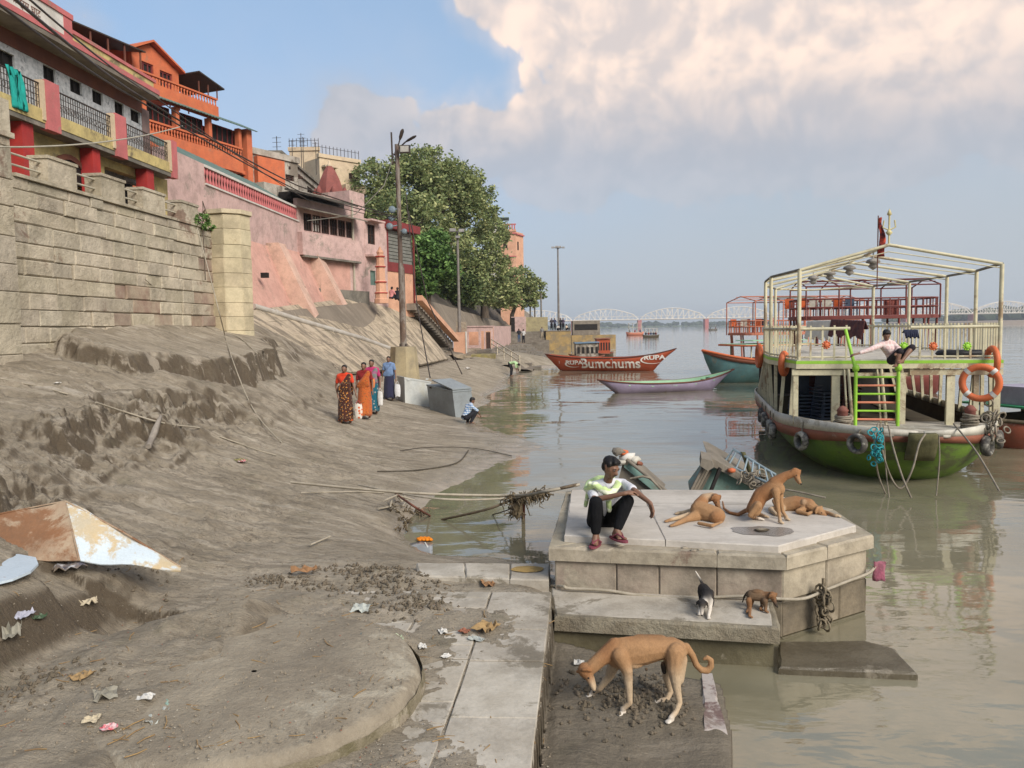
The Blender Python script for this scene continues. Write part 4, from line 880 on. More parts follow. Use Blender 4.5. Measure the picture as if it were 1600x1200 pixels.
rv = thing('paved_revetment', (-10, 38, 1), 'sloping revetment of long pale stone panels between the pink wall and the river path', 'revetment')
def rtop(y): return Vector((-12.6 if y < 42 else -12.6+(y-42)*.10, y, 3.6+(min(y, 52)-26)*.07 if y < 50 else 5.28))
def rbot(y): return Vector((-9.4+(y-26)*.055, y-1.0, 1.55-(min(y, 40)-26)*.04))
y = 24.5
while y < 53:
    w = random.uniform(1.1, 1.7); y2 = min(y+w, 53.5); n_ = 5
    for i in range(n_):
        f0, f1 = i/n_, (i+1)/n_
        q = [rtop(y).lerp(rbot(y), f0), rtop(y2).lerp(rbot(y2), f0), rtop(y2).lerp(rbot(y2), f1), rtop(y).lerp(rbot(y), f1)]
        c = sum(q, Vector())/4; q = [p+(c-p)*.012+Vector((0,0,random.uniform(-.004,.012))) for p in q]
        mb = MB(); mb.prism(q, (.06, 0, .10)); fix(mb.build('stone_panel', revm, rv).data)
    y = y2
mb = MB(); mb.add([rtop(24), rtop(54), rbot(54)+Vector((2,0,-2.4)), rbot(24)+Vector((2,0,-2.4))], [(0,1,2,3)]); mb.add([rtop(24), rtop(54), rtop(54)+Vector((-3,0,.2)), rtop(24)+Vector((-3,0,.2))], [(3,2,1,0)]); mb.build('bedding', revmid, rv)
# long pale pipe lying down the slope
def on_rev(px, py, lift=.1):
    r = ray(px, py); best = None
    for i in range(400):
        y = 24+i*.075; x = r.x/r.y*y; t_, b_ = rtop(y), rbot(y); 
        f = (x-t_.x)/(b_.x-t_.x); z = t_.z+(b_.z-t_.z)*f; zr = EYE.z+r.z/r.y*y
        if zr-z < 0 or best is None:
            best = Vector((x, y, z+lift)); 
            if zr-z < 0: break
    return best
pp_ = [on_rev(*q, .22) for q in ((397,487), (430,497), (470,509), (520,523), (565,536), (612,552))]
mb = MB(); mb.tube(pp_, .12, 10); tp_ = thing('drain_pipe', tuple(pp_[2]), 'long pale jointed pipe lying across the paved slope from the tower to the lamp block', 'pipe'); mb.build('barrel', mat('pale_pvc', (.46,.43,.38), (.38,.34,.29), 2, .6, .15), tp_)
for i in (1, 3, 4):
    d_ = (pp_[i+1]-pp_[i]).normalized(); mb = MB(); mb.tube([pp_[i]-d_*.09, pp_[i]+d_*.09], .15, 10); mb.build('collar', mat('pale_pvc', ()), tp_)

# slopes further on, up to the wood
def sheet(name, rows, mt, kind='structure', thick=0, wob=.0, n=24, k=12, label=None, cat=None):
    a, b = rows; R_ = []
    for i in range(k+1):
        R_.append([Vector(a[0]).lerp(Vector(a[1]), j/n).lerp(Vector(b[0]).lerp(Vector(b[1]), j/n), i/k)+Vector((0,0,wob*noise.noise(Vector((j*.7,i*.9,1))))) for j in range(n+1)])
    mb = MB(); mb.grid(R_); o = mb.build(name, mt, None, kind=kind, label=label, cat=cat); fix(o.data); return o
P5 = lambda px, py, d: tuple(PD(px, py, d))
sheet('embankment', ((P5(592,446,50.5), P5(806,511,135)), (P5(668,520,56), P5(806,524,135))), revmid, wob=.12)
sheet('hillside', ((P5(600,462,51.5), P5(806,516,134)), (P5(540,350,64), P5(760,440,170))), revdark, wob=.5)
sheet('terrace_ground', ((P5(540,350,64), P5(760,440,170)), ((-60, 60, 14), (-60, 200, 15))), revdark, wob=.4)
sheet('back_terrace', (((-14.2, 8, 5.3), (-14.2, 55, 5.3)), ((-40, 8, 6), (-40, 70, 8))), revdark)
sheet('upper_bank', ((P5(800,470,150), P5(836,497,190)), (P5(806,512,135), P5(850,512,170))), revmid)
# landing terrain between the shore path and the quay
sheet('landing', (((-9, 55, 1.35), (-7.6, 101, 1.5)), ((-2.2, 55, .02), (-1.0, 101, -.1))), mat('landing_mud', (.22,.18,.135), (.16,.13,.10), .8, .9, .5, stretch=(.5,1.5,1)), wob=.35, n=60, k=20)

# staircase with white railings
st = thing('bank_staircase', (-9.5, 55, 2), 'dark stone staircase with cream handrails climbing the bank behind the lamp post', 'staircase')
a, b = PD(640,470,51.5), PD(700,534,60)
n_ = 17; w_ = 1.7; dirh = Vector((b.x-a.x, b.y-a.y, 0)); dr = dirh.normalized(); sd = Vector((dr.y, -dr.x, 0))
for i in range(n_):
    p = a+dirh*(i/n_); z = a.z+(b.z-a.z)*(i+1)/n_; q = [p-sd*w_, p+sd*w_*.2, p+sd*w_*.2+dirh/n_*1.4, p-sd*w_+dirh/n_*1.4]
    mb = MB(); mb.prism([(v.x, v.y, z-.45) for v in q], (0,0,.45)); fix(mb.build('stair_tread', stepm, st).data)
for s0, s1, sh in ((0, .28, -1.75), (.36, 1.02, -1.75)):
    mb = MB(); p0 = a.lerp(b, s0)+sd*sh; p1 = a.lerp(b, s1)+sd*sh
    for dz in (.45, .75, 1.05): mb.tube([p0+Vector((0,0,dz)), p1+Vector((0,0,dz))], .035, 5)
    for i in range(6): q = p0.lerp(p1, i/5); mb.tube([q, q+Vector((0,0,1.05))], .04, 5)
    mb.build('handrail', mat('cream_rail', (.62,.55,.42), (.52,.46,.35), 3, .6, .1), st)
mb = MB(); mb.prism([a+sd*.4, a+sd*.9, b+sd*.9, b+sd*.4], (0,0,.35)); fix(mb.build('side_kerb', peachm, st).data)

# pink pump room, low walls, quay
def simple(name, label, cat, px0, px1, d, z0, z1, deep, mt, dd=0.):
    A, B = PD(px0, 512, d), PD(px1, 512, d+dd); t = thing(name, ((A.x+B.x)/2, (A.y+B.y)/2, z0), label, cat); f = Frame((A.x, A.y), (B.x, B.y), t); return t, f
t, f = simple('pump_room', 'small roofless pink pump room with doorways beside the second lamp post', 'shed', 728, 770, 66, 1.2, 3.2, 2.5, peachm)
f.holes('front_wall', palepink, 0, f.L, 1.1, 3.25, [(.1*f.L, .46*f.L, 1.7, 2.85), (.56*f.L, .66*f.L, 1.15, 2.9), (.72*f.L, .92*f.L, 1.15, 2.9)], .2)
f.bx('back_wall', peachm, 0, f.L, -2.4, -2.2, 1.1, 3.2); f.bx('side_wall', peachm, -.2, 0, -2.4, 0, 1.1, 3.25); f.bx('lintel', palepink, -.25, f.L+.1, -.3, .08, 3.252, 3.36); f.bx('base_step', redstone, -.1, f.L*.55, .01, .5, 1.0, 1.45); f.bx('door_leaf', woodm, .74*f.L, .9*f.L, -.12, -.08, 1.15, 2.8)
t, f = simple('pink_stair_wall', 'peach end wall at the foot of the bank staircase', 'wall', 708, 727, 61, .9, 3, 3, peachm)
f.bx('wall_face', peachm, 0, f.L, -2.6, 0, .9, 2.85); f.bx('white_edge', whitem, f.L, f.L+.12, -.1, .05, .9, 2.9)
t, f = simple('long_peach_wall', 'long low peach retaining wall running from the pump room to the quay steps', 'wall', 768, 798, 72, 1, 3, 3, peachm, 24)
f.bx('wall_face', palepink, 0, f.L, -1, 0, 1.0, 3.35)
t, f = simple('red_brick_stack', 'dark red brick pier beside the foot of the second lamp post', 'pier', 712, 728, 63, 2.6, 3.9, 1, redstone); f.bx('pier', redstone, 0, f.L, -1.2, -.5, 2.4, 3.7)
t, f = simple('bank_kerb', 'low pale masonry kerb crossing the silt below the staircase', 'kerb', 660, 735, 56, .8, 1, 1, revm)
f.bx('kerb_wall', revm, 0, f.L, -.3, 0, .9, 1.25)
t, f = simple('mossy_block', 'low yellow-green mossy wall end at the foot of the pump room', 'wall', 735, 773, 58, .4, 1.4, 1.5, ochrem)
f.bx('block', mat('mossy_ochre', (.32,.27,.09), (.22,.19,.10), 2, .9, .8, c3=(.36,.30,.2), c3amt=.3), 0, f.L, -2.2, 0, .2, 1.15)
# broad steps going down to the water, railings
bs = thing('river_steps', (-5, 75, 0), 'broken broad ghat steps descending to the river in front of the quay', 'steps')
for i in range(7):
    z = 1.45-i*.2; A, B = PD(745+i*13, 530, 62-i*.6), PD(812+i*5, 530, 84)
    for s in range(5):
        p0, p1 = A.lerp(B, s/5), A.lerp(B, (s+1)/5); w = Vector((random.uniform(.7,1.1), -.2, 0)); dz = random.uniform(-.1,.1)
        mb = MB(); mb.prism([(p0.x, p0.y, z-.8+dz), (p0.x+w.x, p0.y+w.y, z-.8+dz), (p1.x+w.x, p1.y+w.y, z-.8+dz), (p1.x, p1.y, z-.8+dz)], (0,0,.8)); o = mb.build('step_stone', stepm, bs); fix(o.data)
mb = MB(); a, b = PZ(767,536,1.9), PZ(812,566,.6)
a, b = PD(768,537,64), PD(812,565,50)
for dz in (0, .35): mb.tube([a+Vector((0,0,dz)), b+Vector((0,0,dz))], .045, 5)
for i in range(5): q = a.lerp(b, i/4); mb.tube([q-Vector((0,0,.6)), q+Vector((0,0,.35))], .04, 5)
mb.build('handrail', mat('cream_rail', ()), bs)
qs = thing('quay_stairs', (-5, 96, 1), 'wide grey quay stairs with people standing on them', 'stairs')
for i in range(7):
    z = 2.65-i*.27; f = Frame(PD(793,512,100-i*.9).xy, PD(858-i*.0,512,100-i*.9).xy, qs); f.bx('stair_tread', stepm, 0, f.L, -1.2, 0, z-.9, z)
t, f = simple('quay_wall', 'ochre plastered quay bastion standing in the water left of the lettered boat', 'quay', 853, 892, 97, -1, 2.6, 9, ochrem)
f.bx('bastion', ochrem, 0, f.L, -12, 0, -1, 2.62); f.bx('quay_top', stepm, 0, f.L, -12, .05, 2.622, 2.7); f.bx('mooring_recess', darkm, f.L-.02, f.L+.015, -1.2, -.3, .2, 1.4)
t, f = simple('far_quay', 'lower ochre quay end beyond the houseboats', 'quay', 893, 962, 132, -1, 1.6, 6, ochrem)
f.bx('bastion', ochrem, 0, f.L, -5, 0, -1, 1.7); f.bx('shed', stepm, .3, f.L*.66, -4, -1, 1.72, 4.2); f.bx('shed_opening', darkm, .6, f.L*.6, -.99, -.95, 2.6, 3.6)
t, f = simple('quay_back_wall', 'pale yellow wall block behind the quay', 'wall', 822, 856, 108, 2.6, 4.5, 2, mat('pale_yellow', (.42,.36,.2), (.34,.29,.17), 1.5, .9, .4, grime=.3)); f.bx('wall_face', MATS['pale_yellow'], 0, f.L, -3, 0, 2.5, 4.6)
t, f = simple('quay_pink_wall', 'pale pink wall block left of the yellow one', 'wall', 799, 822, 108, 2.6, 4.5, 2, palepink); f.bx('wall_face', palepink, 0, f.L, -3, 0, 1.2, 4.7); f.bx('door', darkm, -.02, .5, .0, .03, 2.5, 4.6)
for k, px in enumerate((829, 836, 846)):
    a = PD(px, 516, 112); mb = MB(); mb.tube([a, a+Vector((0,0,5.4))], .12, 6); mb.build('quay_post', greym, None, label='tall plain post on the quay, '+['left','middle','right'][k]+' of three under the last tree', cat='post', group='posts on the quay')

# --- lamp posts
def lamp_block():
    c = PD(632, 599, 36); t = thing('lamp_post', (c.x, c.y, .5), 'tall rusty lamp post on a tapered concrete block with floodlight and lamp arms', 'lamp post')
    z0 = .3; mb = MB(); mb.lathe([(.78, z0), (.72, 1.0), (.60, c.z+1.72), (.0, c.z+1.74)], (c.x, c.y, 0), 8, smooth=False, M=Matrix.Rotation(.35, 3, 'Z')); mb.build('concrete_block', mat('ochre_concrete', (.40,.33,.20), (.31,.26,.17), 1.2, .9, .5, c3=(.22,.18,.12), c3amt=.2, grime=.3), t)
    b = Vector((c.x, c.y, c.z+1.7)); rust = mat('rusty_steel', (.17,.115,.08), (.10,.07,.055), 2.5, .75, .3, c3=(.24,.21,.18), c3amt=.35, stretch=(1,1,.3))
    H_ = PD(622, 232, 36).z-b.z
    mb = MB(); mb.tube([b, b+Vector((0,0,H_*.38))], .15, 10); mb.build('lower_tube', rust, t)
    mb = MB(); mb.tube([b+Vector((0,0,H_*.38)), b+Vector((-.03,0,H_*.42)), b+Vector((-.06,0,H_))], [.15,.105,.10], 10); mb.build('upper_tube', rust, t)
    mb = MB(); mb.box(b.x-.26, b.y-.26, b.z, b.x+.26, b.y+.26, b.z+.04); mb.build('base_plate', rust, t)
    tp = b+Vector((-.06,0,H_))
    for i in range(4): q = i*math.pi/2+.8; mb = MB(); mb.tube([b+Vector((.2*math.cos(q), .2*math.sin(q), .0)), b+Vector((.2*math.cos(q), .2*math.sin(q), .16))], .025, 5); mb.build('bolt', ironm, t)
    mb = MB(); mb.tube([tp+Vector((-.22,0,-.9)), tp+Vector((-.24,0,.55))], .045, 6); mb.tube([tp+Vector((-.24,0,-.8)), tp+Vector((0,0,-.8))], .03, 5); mb.tube([tp+Vector((-.24,0,-.4)), tp+Vector((0,0,-.5))], .03, 5); mb.build('side_rod', ironm, t)
    for (dx, dz, r1, L_) in ((.35, .62, 1.0, .55), (.95, .30, .35, .85)):
        e = tp+Vector((dx*.45, -.1, dz*.25)); mb = MB(); mb.tube([tp+Vector((0,0,-.25)), e], .035, 6); arm = mb.build('lamp_arm', ironm, t)
        f_ = tp+Vector((dx, -.25, dz)); d_ = (f_-e).normalized(); s_ = d_.cross(Vector((0,0,1))).normalized()
        mb = MB(); mb.grid([[p+s_*(w*math.cos(q))+d_.cross(s_)*(h*math.sin(q)) for q in [i*math.pi/4 for i in range(8)]] for p, w, h in ((e, .03,.03), (e.lerp(f_, .3), .10, .05), (e.lerp(f_, .8), .11, .05), (f_, .05, .02))], closed=True); o = mb.build('lamp_head', ironm, t); o.parent = arm; 
    mb = MB(); c2 = tp+Vector((.42,-.3,-.28)); mb.box(c2.x-.24, c2.y-.05, c2.z-.18, c2.x+.24, c2.y+.1, c2.z+.16); fl = mb.build('floodlight', ironm, t)
    mb = MB(); mb.box(c2.x-.19, c2.y-.06, c2.z-.14, c2.x+.19, c2.y-.052, c2.z+.12); mb.build('lens', plain('lens_glass', (.45,.43,.38), .2), fl)
    for (dx, dz, r_) in ((-.24, -3.0, .17), (-.38, -3.75, .16), (.3, -4.0, .13), (-.3,-3.4,.13)):
        c3 = tp+Vector((dx,-.2,dz)); mb = MB(); M_ = Matrix.Rotation(R(80), 3, 'X'); mb.lathe([(0,-.15),(r_*.7,-.12),(r_,.08),(r_*.9,.16),(0,.13)], c3, 12, M=M_); mb.tube([c3, Vector((tp.x, tp.y, c3.z+.1))], .03, 5); mb.build('loudspeaker', plain('speaker_grey', (.17,.22,.25), .5), t)
    return tp, b
LT, LB = lamp_block()
def small_lamp(px, pyb, pyt, d, name, label, heads, r=.09):
    a = PD(px, pyb, d); top = PD(px, pyt, d); top.x, top.y = a.x, a.y; t = thing(name, tuple(a), label, 'lamp post')
    mb = MB(); mb.tube([a, a.lerp(top, .5), top], [r*1.3, r, r*.8], 8); mb.build('pole', mat('grey_pole', (.24,.22,.20), (.16,.14,.125), 2, .6, .2), t)
    for dx, dz, s in heads:
        c = top+Vector((dx, -.2, dz)); mb = MB(); mb.tube([top+Vector((0,0,-.1)), c], .04, 5); arm = mb.build('lamp_arm', ironm, t)
        mb = MB(); mb.box(c.x-s, c.y-.15, c.z-s*.6, c.x+s, c.y+.2, c.z+s*.5); o = mb.build('floodlight', mat('lamp_grey', (.4,.38,.36), (.25,.24,.23), 4, .5), t); o.parent = arm
    return t
small_lamp(718, 522, 362, 62, 'lamp_post', 'slimmer lamp post with two boxy floodlights in front of the dark green tree', [(-.35,.05,.22),(.35,0,.2),(.05,-.5,.16)], .11)
small_lamp(873, 506, 388, 108, 'lamp_mast', 'slender high mast with a crown of floodlights standing on the ochre quay', [(-.7,.05,.2),(-.2,.12,.22),(.25,.1,.22),(.75,.02,.2)], .13)
# overhead cables
def cable(pts, r, label, mt=None, sag=.0, grp='overhead cables'):
    pts = [Vector(p) for p in pts]; out = []
    for a, b in zip(pts[:-1], pts[1:]):
        L_ = (b-a).length
        for i in range(16): f = i/16; out.append(a.lerp(b, f)-Vector((0,0,sag*L_*4*f*(1-f)*.25)))
    out.append(pts[-1]); mb = MB(); mb.tube(out, r, 5); return mb.build('cable', mt or ironm, None, label=label, cat='cable', group=grp)
cz = LT+Vector((0,0,-3.9))
cz = Vector((LT.x, LT.y, PD(625,344,36).z))
cable([PD(-30,-15,9), PD(205,150,18), PD(470,300,30), cz], .022, 'thick black overhead cable, lowest of the bundle passing the eave to the lamp post', sag=.03)
cable([PD(-4,-25,9), PD(215,148,18.5), PD(465,290,31), cz+Vector((0,0,.05))], .026, 'thick black overhead cable, middle one of the bundle over the eave', sag=.03)
cable([PD(30,-15,9), PD(240,150,19), PD(480,312,32), cz+Vector((0,0,-.1))], .016, 'thin black overhead cable, topmost over the name board', sag=.03)
cable([PD(-10,229,12), PD(60,229,13.5), PD(160,222,16), PD(285,197,24)], .016, 'pale cable slung across the red columns of the balcony house', rail, sag=.02)
cable([PD(620,228,36), PD(600,290,34), PD(555,335,33), PD(480,345,31)], .02, 'thin looping cable from the lamp post top to the pink river house', greym, sag=.02)
cable([PD(638,330,36), PD(668,470,36.5), PD(722,585,36.6)], .03, 'dark guy cable dropping from the lamp post to the silt near the metal boxes', sag=.02)
cable([PD(634,300,36), PD(652,480,33), PD(672,590,29.5)], .025, 'dark guy cable landing behind the grey metal boxes', sag=.02)

# --- trees: trunk, limbs, thousands of leaf clumps
def foliage_mat(name, a, b, c):
    m = bpy.data.materials.new(name); m.use_nodes = True; g = NG(m.node_tree)
    geo = g.n('ShaderNodeNewGeometry'); pos = g.last.outputs['Position']; ri = g.last.outputs['Random Per Island']
    col = g.mix(g.ss(g.noise(pos, .55, 4, .6), .38, .62), (*a, 1), (*b, 1)); col = g.mix(g.m('MULTIPLY', g.ss(ri, .55, 1.), .7), col, (*c, 1))
    col = g.n('ShaderNodeHueSaturation', {'Value': g.lin(ri, 0, 1, .6, 1.35), 'Color': col})
    d = g.n('ShaderNodeBsdfPrincipled', {'Base Color': col, 'Roughness': .6, 'Specular IOR Level': .25}); tr = g.n('ShaderNodeBsdfTranslucent', {'Color': col})
    g.n('ShaderNodeOutputMaterial', (g.n('ShaderNodeMixShader', (.22, d, tr)),)); MATS[name] = m; return m
fol_a = foliage_mat('banyan_leaves', (.26,.31,.12), (.15,.20,.08), (.38,.36,.17))
fol_b = foliage_mat('bright_leaves', (.125,.23,.06), (.075,.15,.04), (.2,.31,.09))
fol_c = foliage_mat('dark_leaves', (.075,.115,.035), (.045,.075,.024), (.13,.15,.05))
bark = mat('bark', (.13,.10,.075), (.08,.065,.05), 3, .95, .8, stretch=(1,1,.3))
def tree(name, label, base, lobes, n, leaf, mt, trunk_r=.5, group=None, shell=.6, seed=1, droop=0):
    rg = np.random.default_rng(seed); t = thing(name, tuple(base), label, 'tree', group)
    tot = sum(l[3]*l[4]*l[5] for l in lobes)**1; Vs = []; mb = MB(); b = Vector(base)
    cx = sum(l[0] for l in lobes)/len(lobes); cy = sum(l[1] for l in lobes)/len(lobes)
    fork = b+Vector(((cx-b.x)*.3, (cy-b.y)*.3, (min(l[2] for l in lobes)-b.z)*.6+.8)); mb.tube([b-Vector((0,0,1.5)), b, b.lerp(fork, .5)+Vector((.1,.1,0)), fork], [trunk_r*.95, trunk_r*.8, trunk_r*.65, trunk_r*.6], 9)
    mb.build('trunk', bark, t)
    lm = MB()
    for (x, y, z, rx, ry, rz) in lobes:
        c = Vector((x, y, z)); mid = fork.lerp(c, .5)+Vector((0,0,-.08*(c-fork).length)); lm.tube([fork, mid, c], [trunk_r*.45, trunk_r*.28, trunk_r*.08], 6)
        for q in range(5):
            d_ = Vector(rg.normal(size=3)); d_.normalize(); e = c+Vector((d_.x*rx, d_.y*ry, d_.z*rz))*.85; lm.tube([mid.lerp(c, .5), c.lerp(e, .4)+Vector((0,0,.1)), e], [trunk_r*.14, trunk_r*.08, .02], 4, cap=False)
    lm.build('limbs', bark, t)
    vol = np.array([(l[3]*l[4]*l[5])**.66 for l in lobes]); cnt = (n*vol/vol.sum()).astype(int)
    P_ = []
    for (x, y, z, rx, ry, rz), k in zip(lobes, cnt):
        # clumps on an uneven shell, then leaves in the clumps
        nc = max(6, k//26); d_ = rg.normal(size=(nc, 3)); d_ /= np.linalg.norm(d_, axis=1)[:,None]
        rr_ = (shell+(1.08-shell)*rg.random(nc)**.6)
        c_ = np.array([x, y, z])+d_*np.array([rx, ry, rz])*rr_[:,None]
        idx = rg.integers(0, nc, k); s = .13*(rx+ry+rz)/3*(.6+.8*rg.random(nc))
        P_.append(c_[idx]+rg.normal(size=(k, 3))*s[idx][:,None]*np.array([1,1,.75]))
    P_ = np.concatenate(P_); k = len(P_)
    a = rg.normal(size=(k, 3)); a[:,2] *= .6; a /= np.linalg.norm(a, axis=1)[:,None]; u = rg.normal(size=(k, 3)); v = np.cross(a, u); v /= np.linalg.norm(v, axis=1)[:,None]
    sz = (leaf*(.6+.8*rg.random(k)))[:,None]
    q = np.stack([P_-a*sz, P_+v*sz*.5, P_+a*sz, P_-v*sz*.5], 1).reshape(-1, 3)
    me = bpy.data.meshes.new('crown'); me.vertices.add(len(q)); me.vertices.foreach_set('co', q.ravel()); me.loops.add(k*4); me.loops.foreach_set('vertex_index', np.arange(k*4, dtype=np.int32))
    me.polygons.add(k); me.polygons.foreach_set('loop_start', np.arange(0, k*4, 4, dtype=np.int32)); me.polygons.foreach_set('loop_total', np.full(k, 4, dtype=np.int32)); me.update(calc_edges=True); me.materials.append(mt)
    o = link('crown', me, t); return t
def lobe(px, py, d, rpx, rz=None, ry=None):
    c = PD(px, py, d); r = rpx/1200*d; return (c.x, c.y, c.z, r, (ry or 1)*r, (rz or .85)*r)
tree('banyan_tree', 'largest banyan tree with a broad olive crown rising behind the rusty lamp post', PD(668,455,76), [lobe(640,300,76,58), lobe(590,285,74,38), lobe(665,262,76,42,.7), lobe(610,345,72,46), lobe(700,300,78,52), lobe(735,340,80,42), lobe(655,350,70,50), lobe(745,300,82,26), lobe(575,330,74,24), lobe(690,390,72,44), lobe(640,400,74,40), lobe(715,290,80,36)], 42000, .185, fol_a, .8, seed=3)
tree('bright_tree', 'rounder bright green tree low in front of the banyan', PD(668,470,64), [lobe(668,392,63,32), lobe(645,425,62,26), lobe(690,420,63,26), lobe(660,448,63,24,.6), lobe(680,378,64,22)], 9000, .17, fol_b, .35, seed=5, shell=.5)
tree('banyan_tree', 'dark olive tree right of the second lamp post with branches hanging over the bank', PD(757,478,94), [lobe(745,395,92,38), lobe(765,430,94,36), lobe(730,430,90,32), lobe(770,365,96,26), lobe(745,460,90,30,.6), lobe(715,465,88,24,.6), lobe(782,462,95,26,.7)], 20000, .2, fol_a, .6, seed=8)
tree('river_tree', 'last tree of the wood, its crown leaning out over the quay', PD(800,492,112), [lobe(808,440,112,28), lobe(830,452,113,20), lobe(790,462,110,24), lobe(822,470,112,18,.6), lobe(845,462,114,9,.6)], 8000, .22, fol_a, .4, seed=9)
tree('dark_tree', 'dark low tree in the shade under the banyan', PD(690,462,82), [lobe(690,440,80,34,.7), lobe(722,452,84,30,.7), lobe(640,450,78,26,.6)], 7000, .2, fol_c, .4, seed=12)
# small plant rooted in the tower joint
c = PD(322, 347, 23.3); c.x = WX+.15
tree('wall_plant', 'small green plant rooted between the fort wall and the corner tower', c-Vector((0,0,.25)), [(c.x,c.y,c.z,.25,.3,.22),(c.x+.08,c.y+.15,c.z-.1,.2,.25,.16)], 700, .045, fol_b, .02, seed=2)
bpy.data.objects[-1] if False else None

# --- the far bridge
brm = mat('bridge_steel', (.86,.80,.70), (.80,.74,.65), .02, .8, 0, detail=2); prm = plain('pier_red', (.50,.17,.15), .9, scale=.05)
tb = thing('truss_bridge', (400, 1200, 0), 'long pale steel truss bridge with humped spans crossing the river far away', 'bridge')
node = lambda k: Vector(((96+104.2*k)/1200*(1270-15*k), 1270-15*k, 0))
def cam2w(v): return Vector((v.x*math.cos(YAW)-v.y*math.sin(YAW), v.x*math.sin(YAW)+v.y*math.cos(YAW), 0))
zd = 14.2
for k in range(-1, 7):
    a, b = cam2w(node(k)-Vector((80,0,0))), cam2w(node(k+1)-Vector((80,0,0))); a = cam2w(Vector(((96+104.2*k-0)/1200*(1270-15*k), 1270-15*k, 0))-Vector((0,0,0)))
    # lateral measured from the frame centre
    fx = lambda kk: cam2w(Vector(((896+104.2*kk-800)/1200*(1270-15*kk), 1270-15*kk, 0)))
    a, b = fx(k), fx(k+1); d_ = (b-a).normalized(); a = a+d_*1.2; b = b-d_*1.2; s_ = Vector((-d_.y, d_.x, 0)); n_ = 12
    hp = lambda i: 8+9.5*math.sin(math.pi*(i-1)/(n_-2)) if 0 < i < n_ else 0
    mb = MB()
    for off in (0, 11):
        up = [(a.lerp(b, i/n_)+s_*off+Vector((0,0,zd+hp(i)))) for i in range(1, n_)]; lo = [a.lerp(b, i/n_)+s_*off+Vector((0,0,zd)) for i in range(n_+1)]
        mb.tube([lo[0]]+up+[lo[-1]], .75, 4); mb.tube([lo[0], lo[-1]], .9, 4); mb.tube([lo[0]+Vector((0,0,5)), lo[-1]+Vector((0,0,5))], .3, 4)
        for i in range(1, n_):
            mb.tube([lo[i], up[i-1]], .42, 4)
            j = i+1 if i < n_/2 else i-1
            if 1 <= j <= n_-1: mb.tube([lo[j], up[i-1]], .38, 4)
    for i in range(1, n_): p = a.lerp(b, i/n_)+Vector((0,0,zd+hp(i))); mb.tube([p, p+s_*11], .3, 4)
    o = mb.build('truss_span', brm, tb)
    mb = MB(); mb.prism([a+Vector((0,0,zd-1.4)), b+Vector((0,0,zd-1.4)), b+s_*11+Vector((0,0,zd-1.4)), a+s_*11+Vector((0,0,zd-1.4))], (0,0,1.3)); fix(mb.build('deck', brm, tb).data)
    p = fx(k)+s_*5.5; mb = MB(); mb.box(p.x-3, p.y-8, -2, p.x+3, p.y+8, zd-1.5); mb.build('pier', prm, tb)

# --- far bank: sand bar, low land, treeline, hill
sandbar = mat('far_sand', (.42,.33,.26), (.36,.29,.22), .02, .95, 0)
S1 = [(1395,503.5,560), (1470,503,480), (1620,506,420), (1900,512,420)]
def far_strip(name, pts_front, depth, z, mt, kind='structure'):
    rows = [[], [], []]
    for (px, d) in pts_front:
        a = PD(px, 500, d); a.z = -.5; r = Vector((a.x, a.y, 0)).normalized(); rows[0].append(a); q = a+r*14; q.z = z; rows[1].append(q); q = a+r*depth; q.z = z+.6; rows[2].append(q)
    mb = MB(); mb.grid(rows); o = mb.build(name, mt, None, kind=kind); fix(o.data); return o
far_strip('sand_bar', [(1380,1150), (1440,760), (1520,600), (1620,520), (1800,480), (2100,480)], 500, 2.2, sandbar)
far_strip('far_bank', [(700,2600), (900,2550), (1100,2500), (1300,2400), (1400,2000), (1500,1500), (1700,1300), (2000,1200), (2300,1200)], 1500, 3.5, mat('far_field', (.13,.17,.08), (.10,.13,.06), .01, .95, 0))
farleaf = foliage_mat('far_leaves', (.05,.075,.03), (.035,.055,.022), (.07,.09,.035))
def treeline(name, label, spans, n, seed):
    rg = np.random.default_rng(seed); mb = MB(); ico = bmesh.new(); bmesh.ops.create_icosphere(ico, subdivisions=1, radius=1); iv = [v.co.copy() for v in ico.verts]; iff = [tuple(v.index for v in f.verts) for f in ico.faces]; ico.free()
    for (px0, px1, d, h) in spans:
        for i in range(int(n*(px1-px0)/100)):
            px = rg.uniform(px0, px1); dd = d*rg.uniform(.98, 1.15); c = PD(px, 500, dd); hh = h*rg.uniform(.45, 1.05)*(.6+.8*noise.noise(Vector((px*.02, d*.01, 5)))**2+.2)
            c.z = 3+hh*rg.uniform(.2,.6); r = hh*rg.uniform(.35,.7)
            mb.add([c+Vector((v.x*r*1.3, v.y*r, v.z*hh*.5))*(1+.3*noise.noise(v*3+c*.01)) for v in iv], iff)
    return mb.build(name, farleaf, None, kind='stuff', label=label, cat='trees')
treeline('far_treeline', 'hazy line of distant trees on the far bank beyond the bridge', [(830,1210,2450,16), (1380,1520,1500,14), (1490,1640,1250,28), (1640,2200,1200,26)], 70, 4)

# --- air
hm = bpy.data.materials.new('haze_air'); hm.use_nodes = True; g = NG(hm.node_tree)
g.n('ShaderNodeOutputMaterial', {'Volume': g.n('ShaderNodeVolumePrincipled', {'Color': (.80,.86,.93,1), 'Density': .00026, 'Anisotropy': .2})})
mb = MB(); mb.box(-900, -320, -3.5, 3200, 4200, 60); mb.build('haze', hm, None, kind='stuff', label='pale river haze over the whole scene', cat='haze')
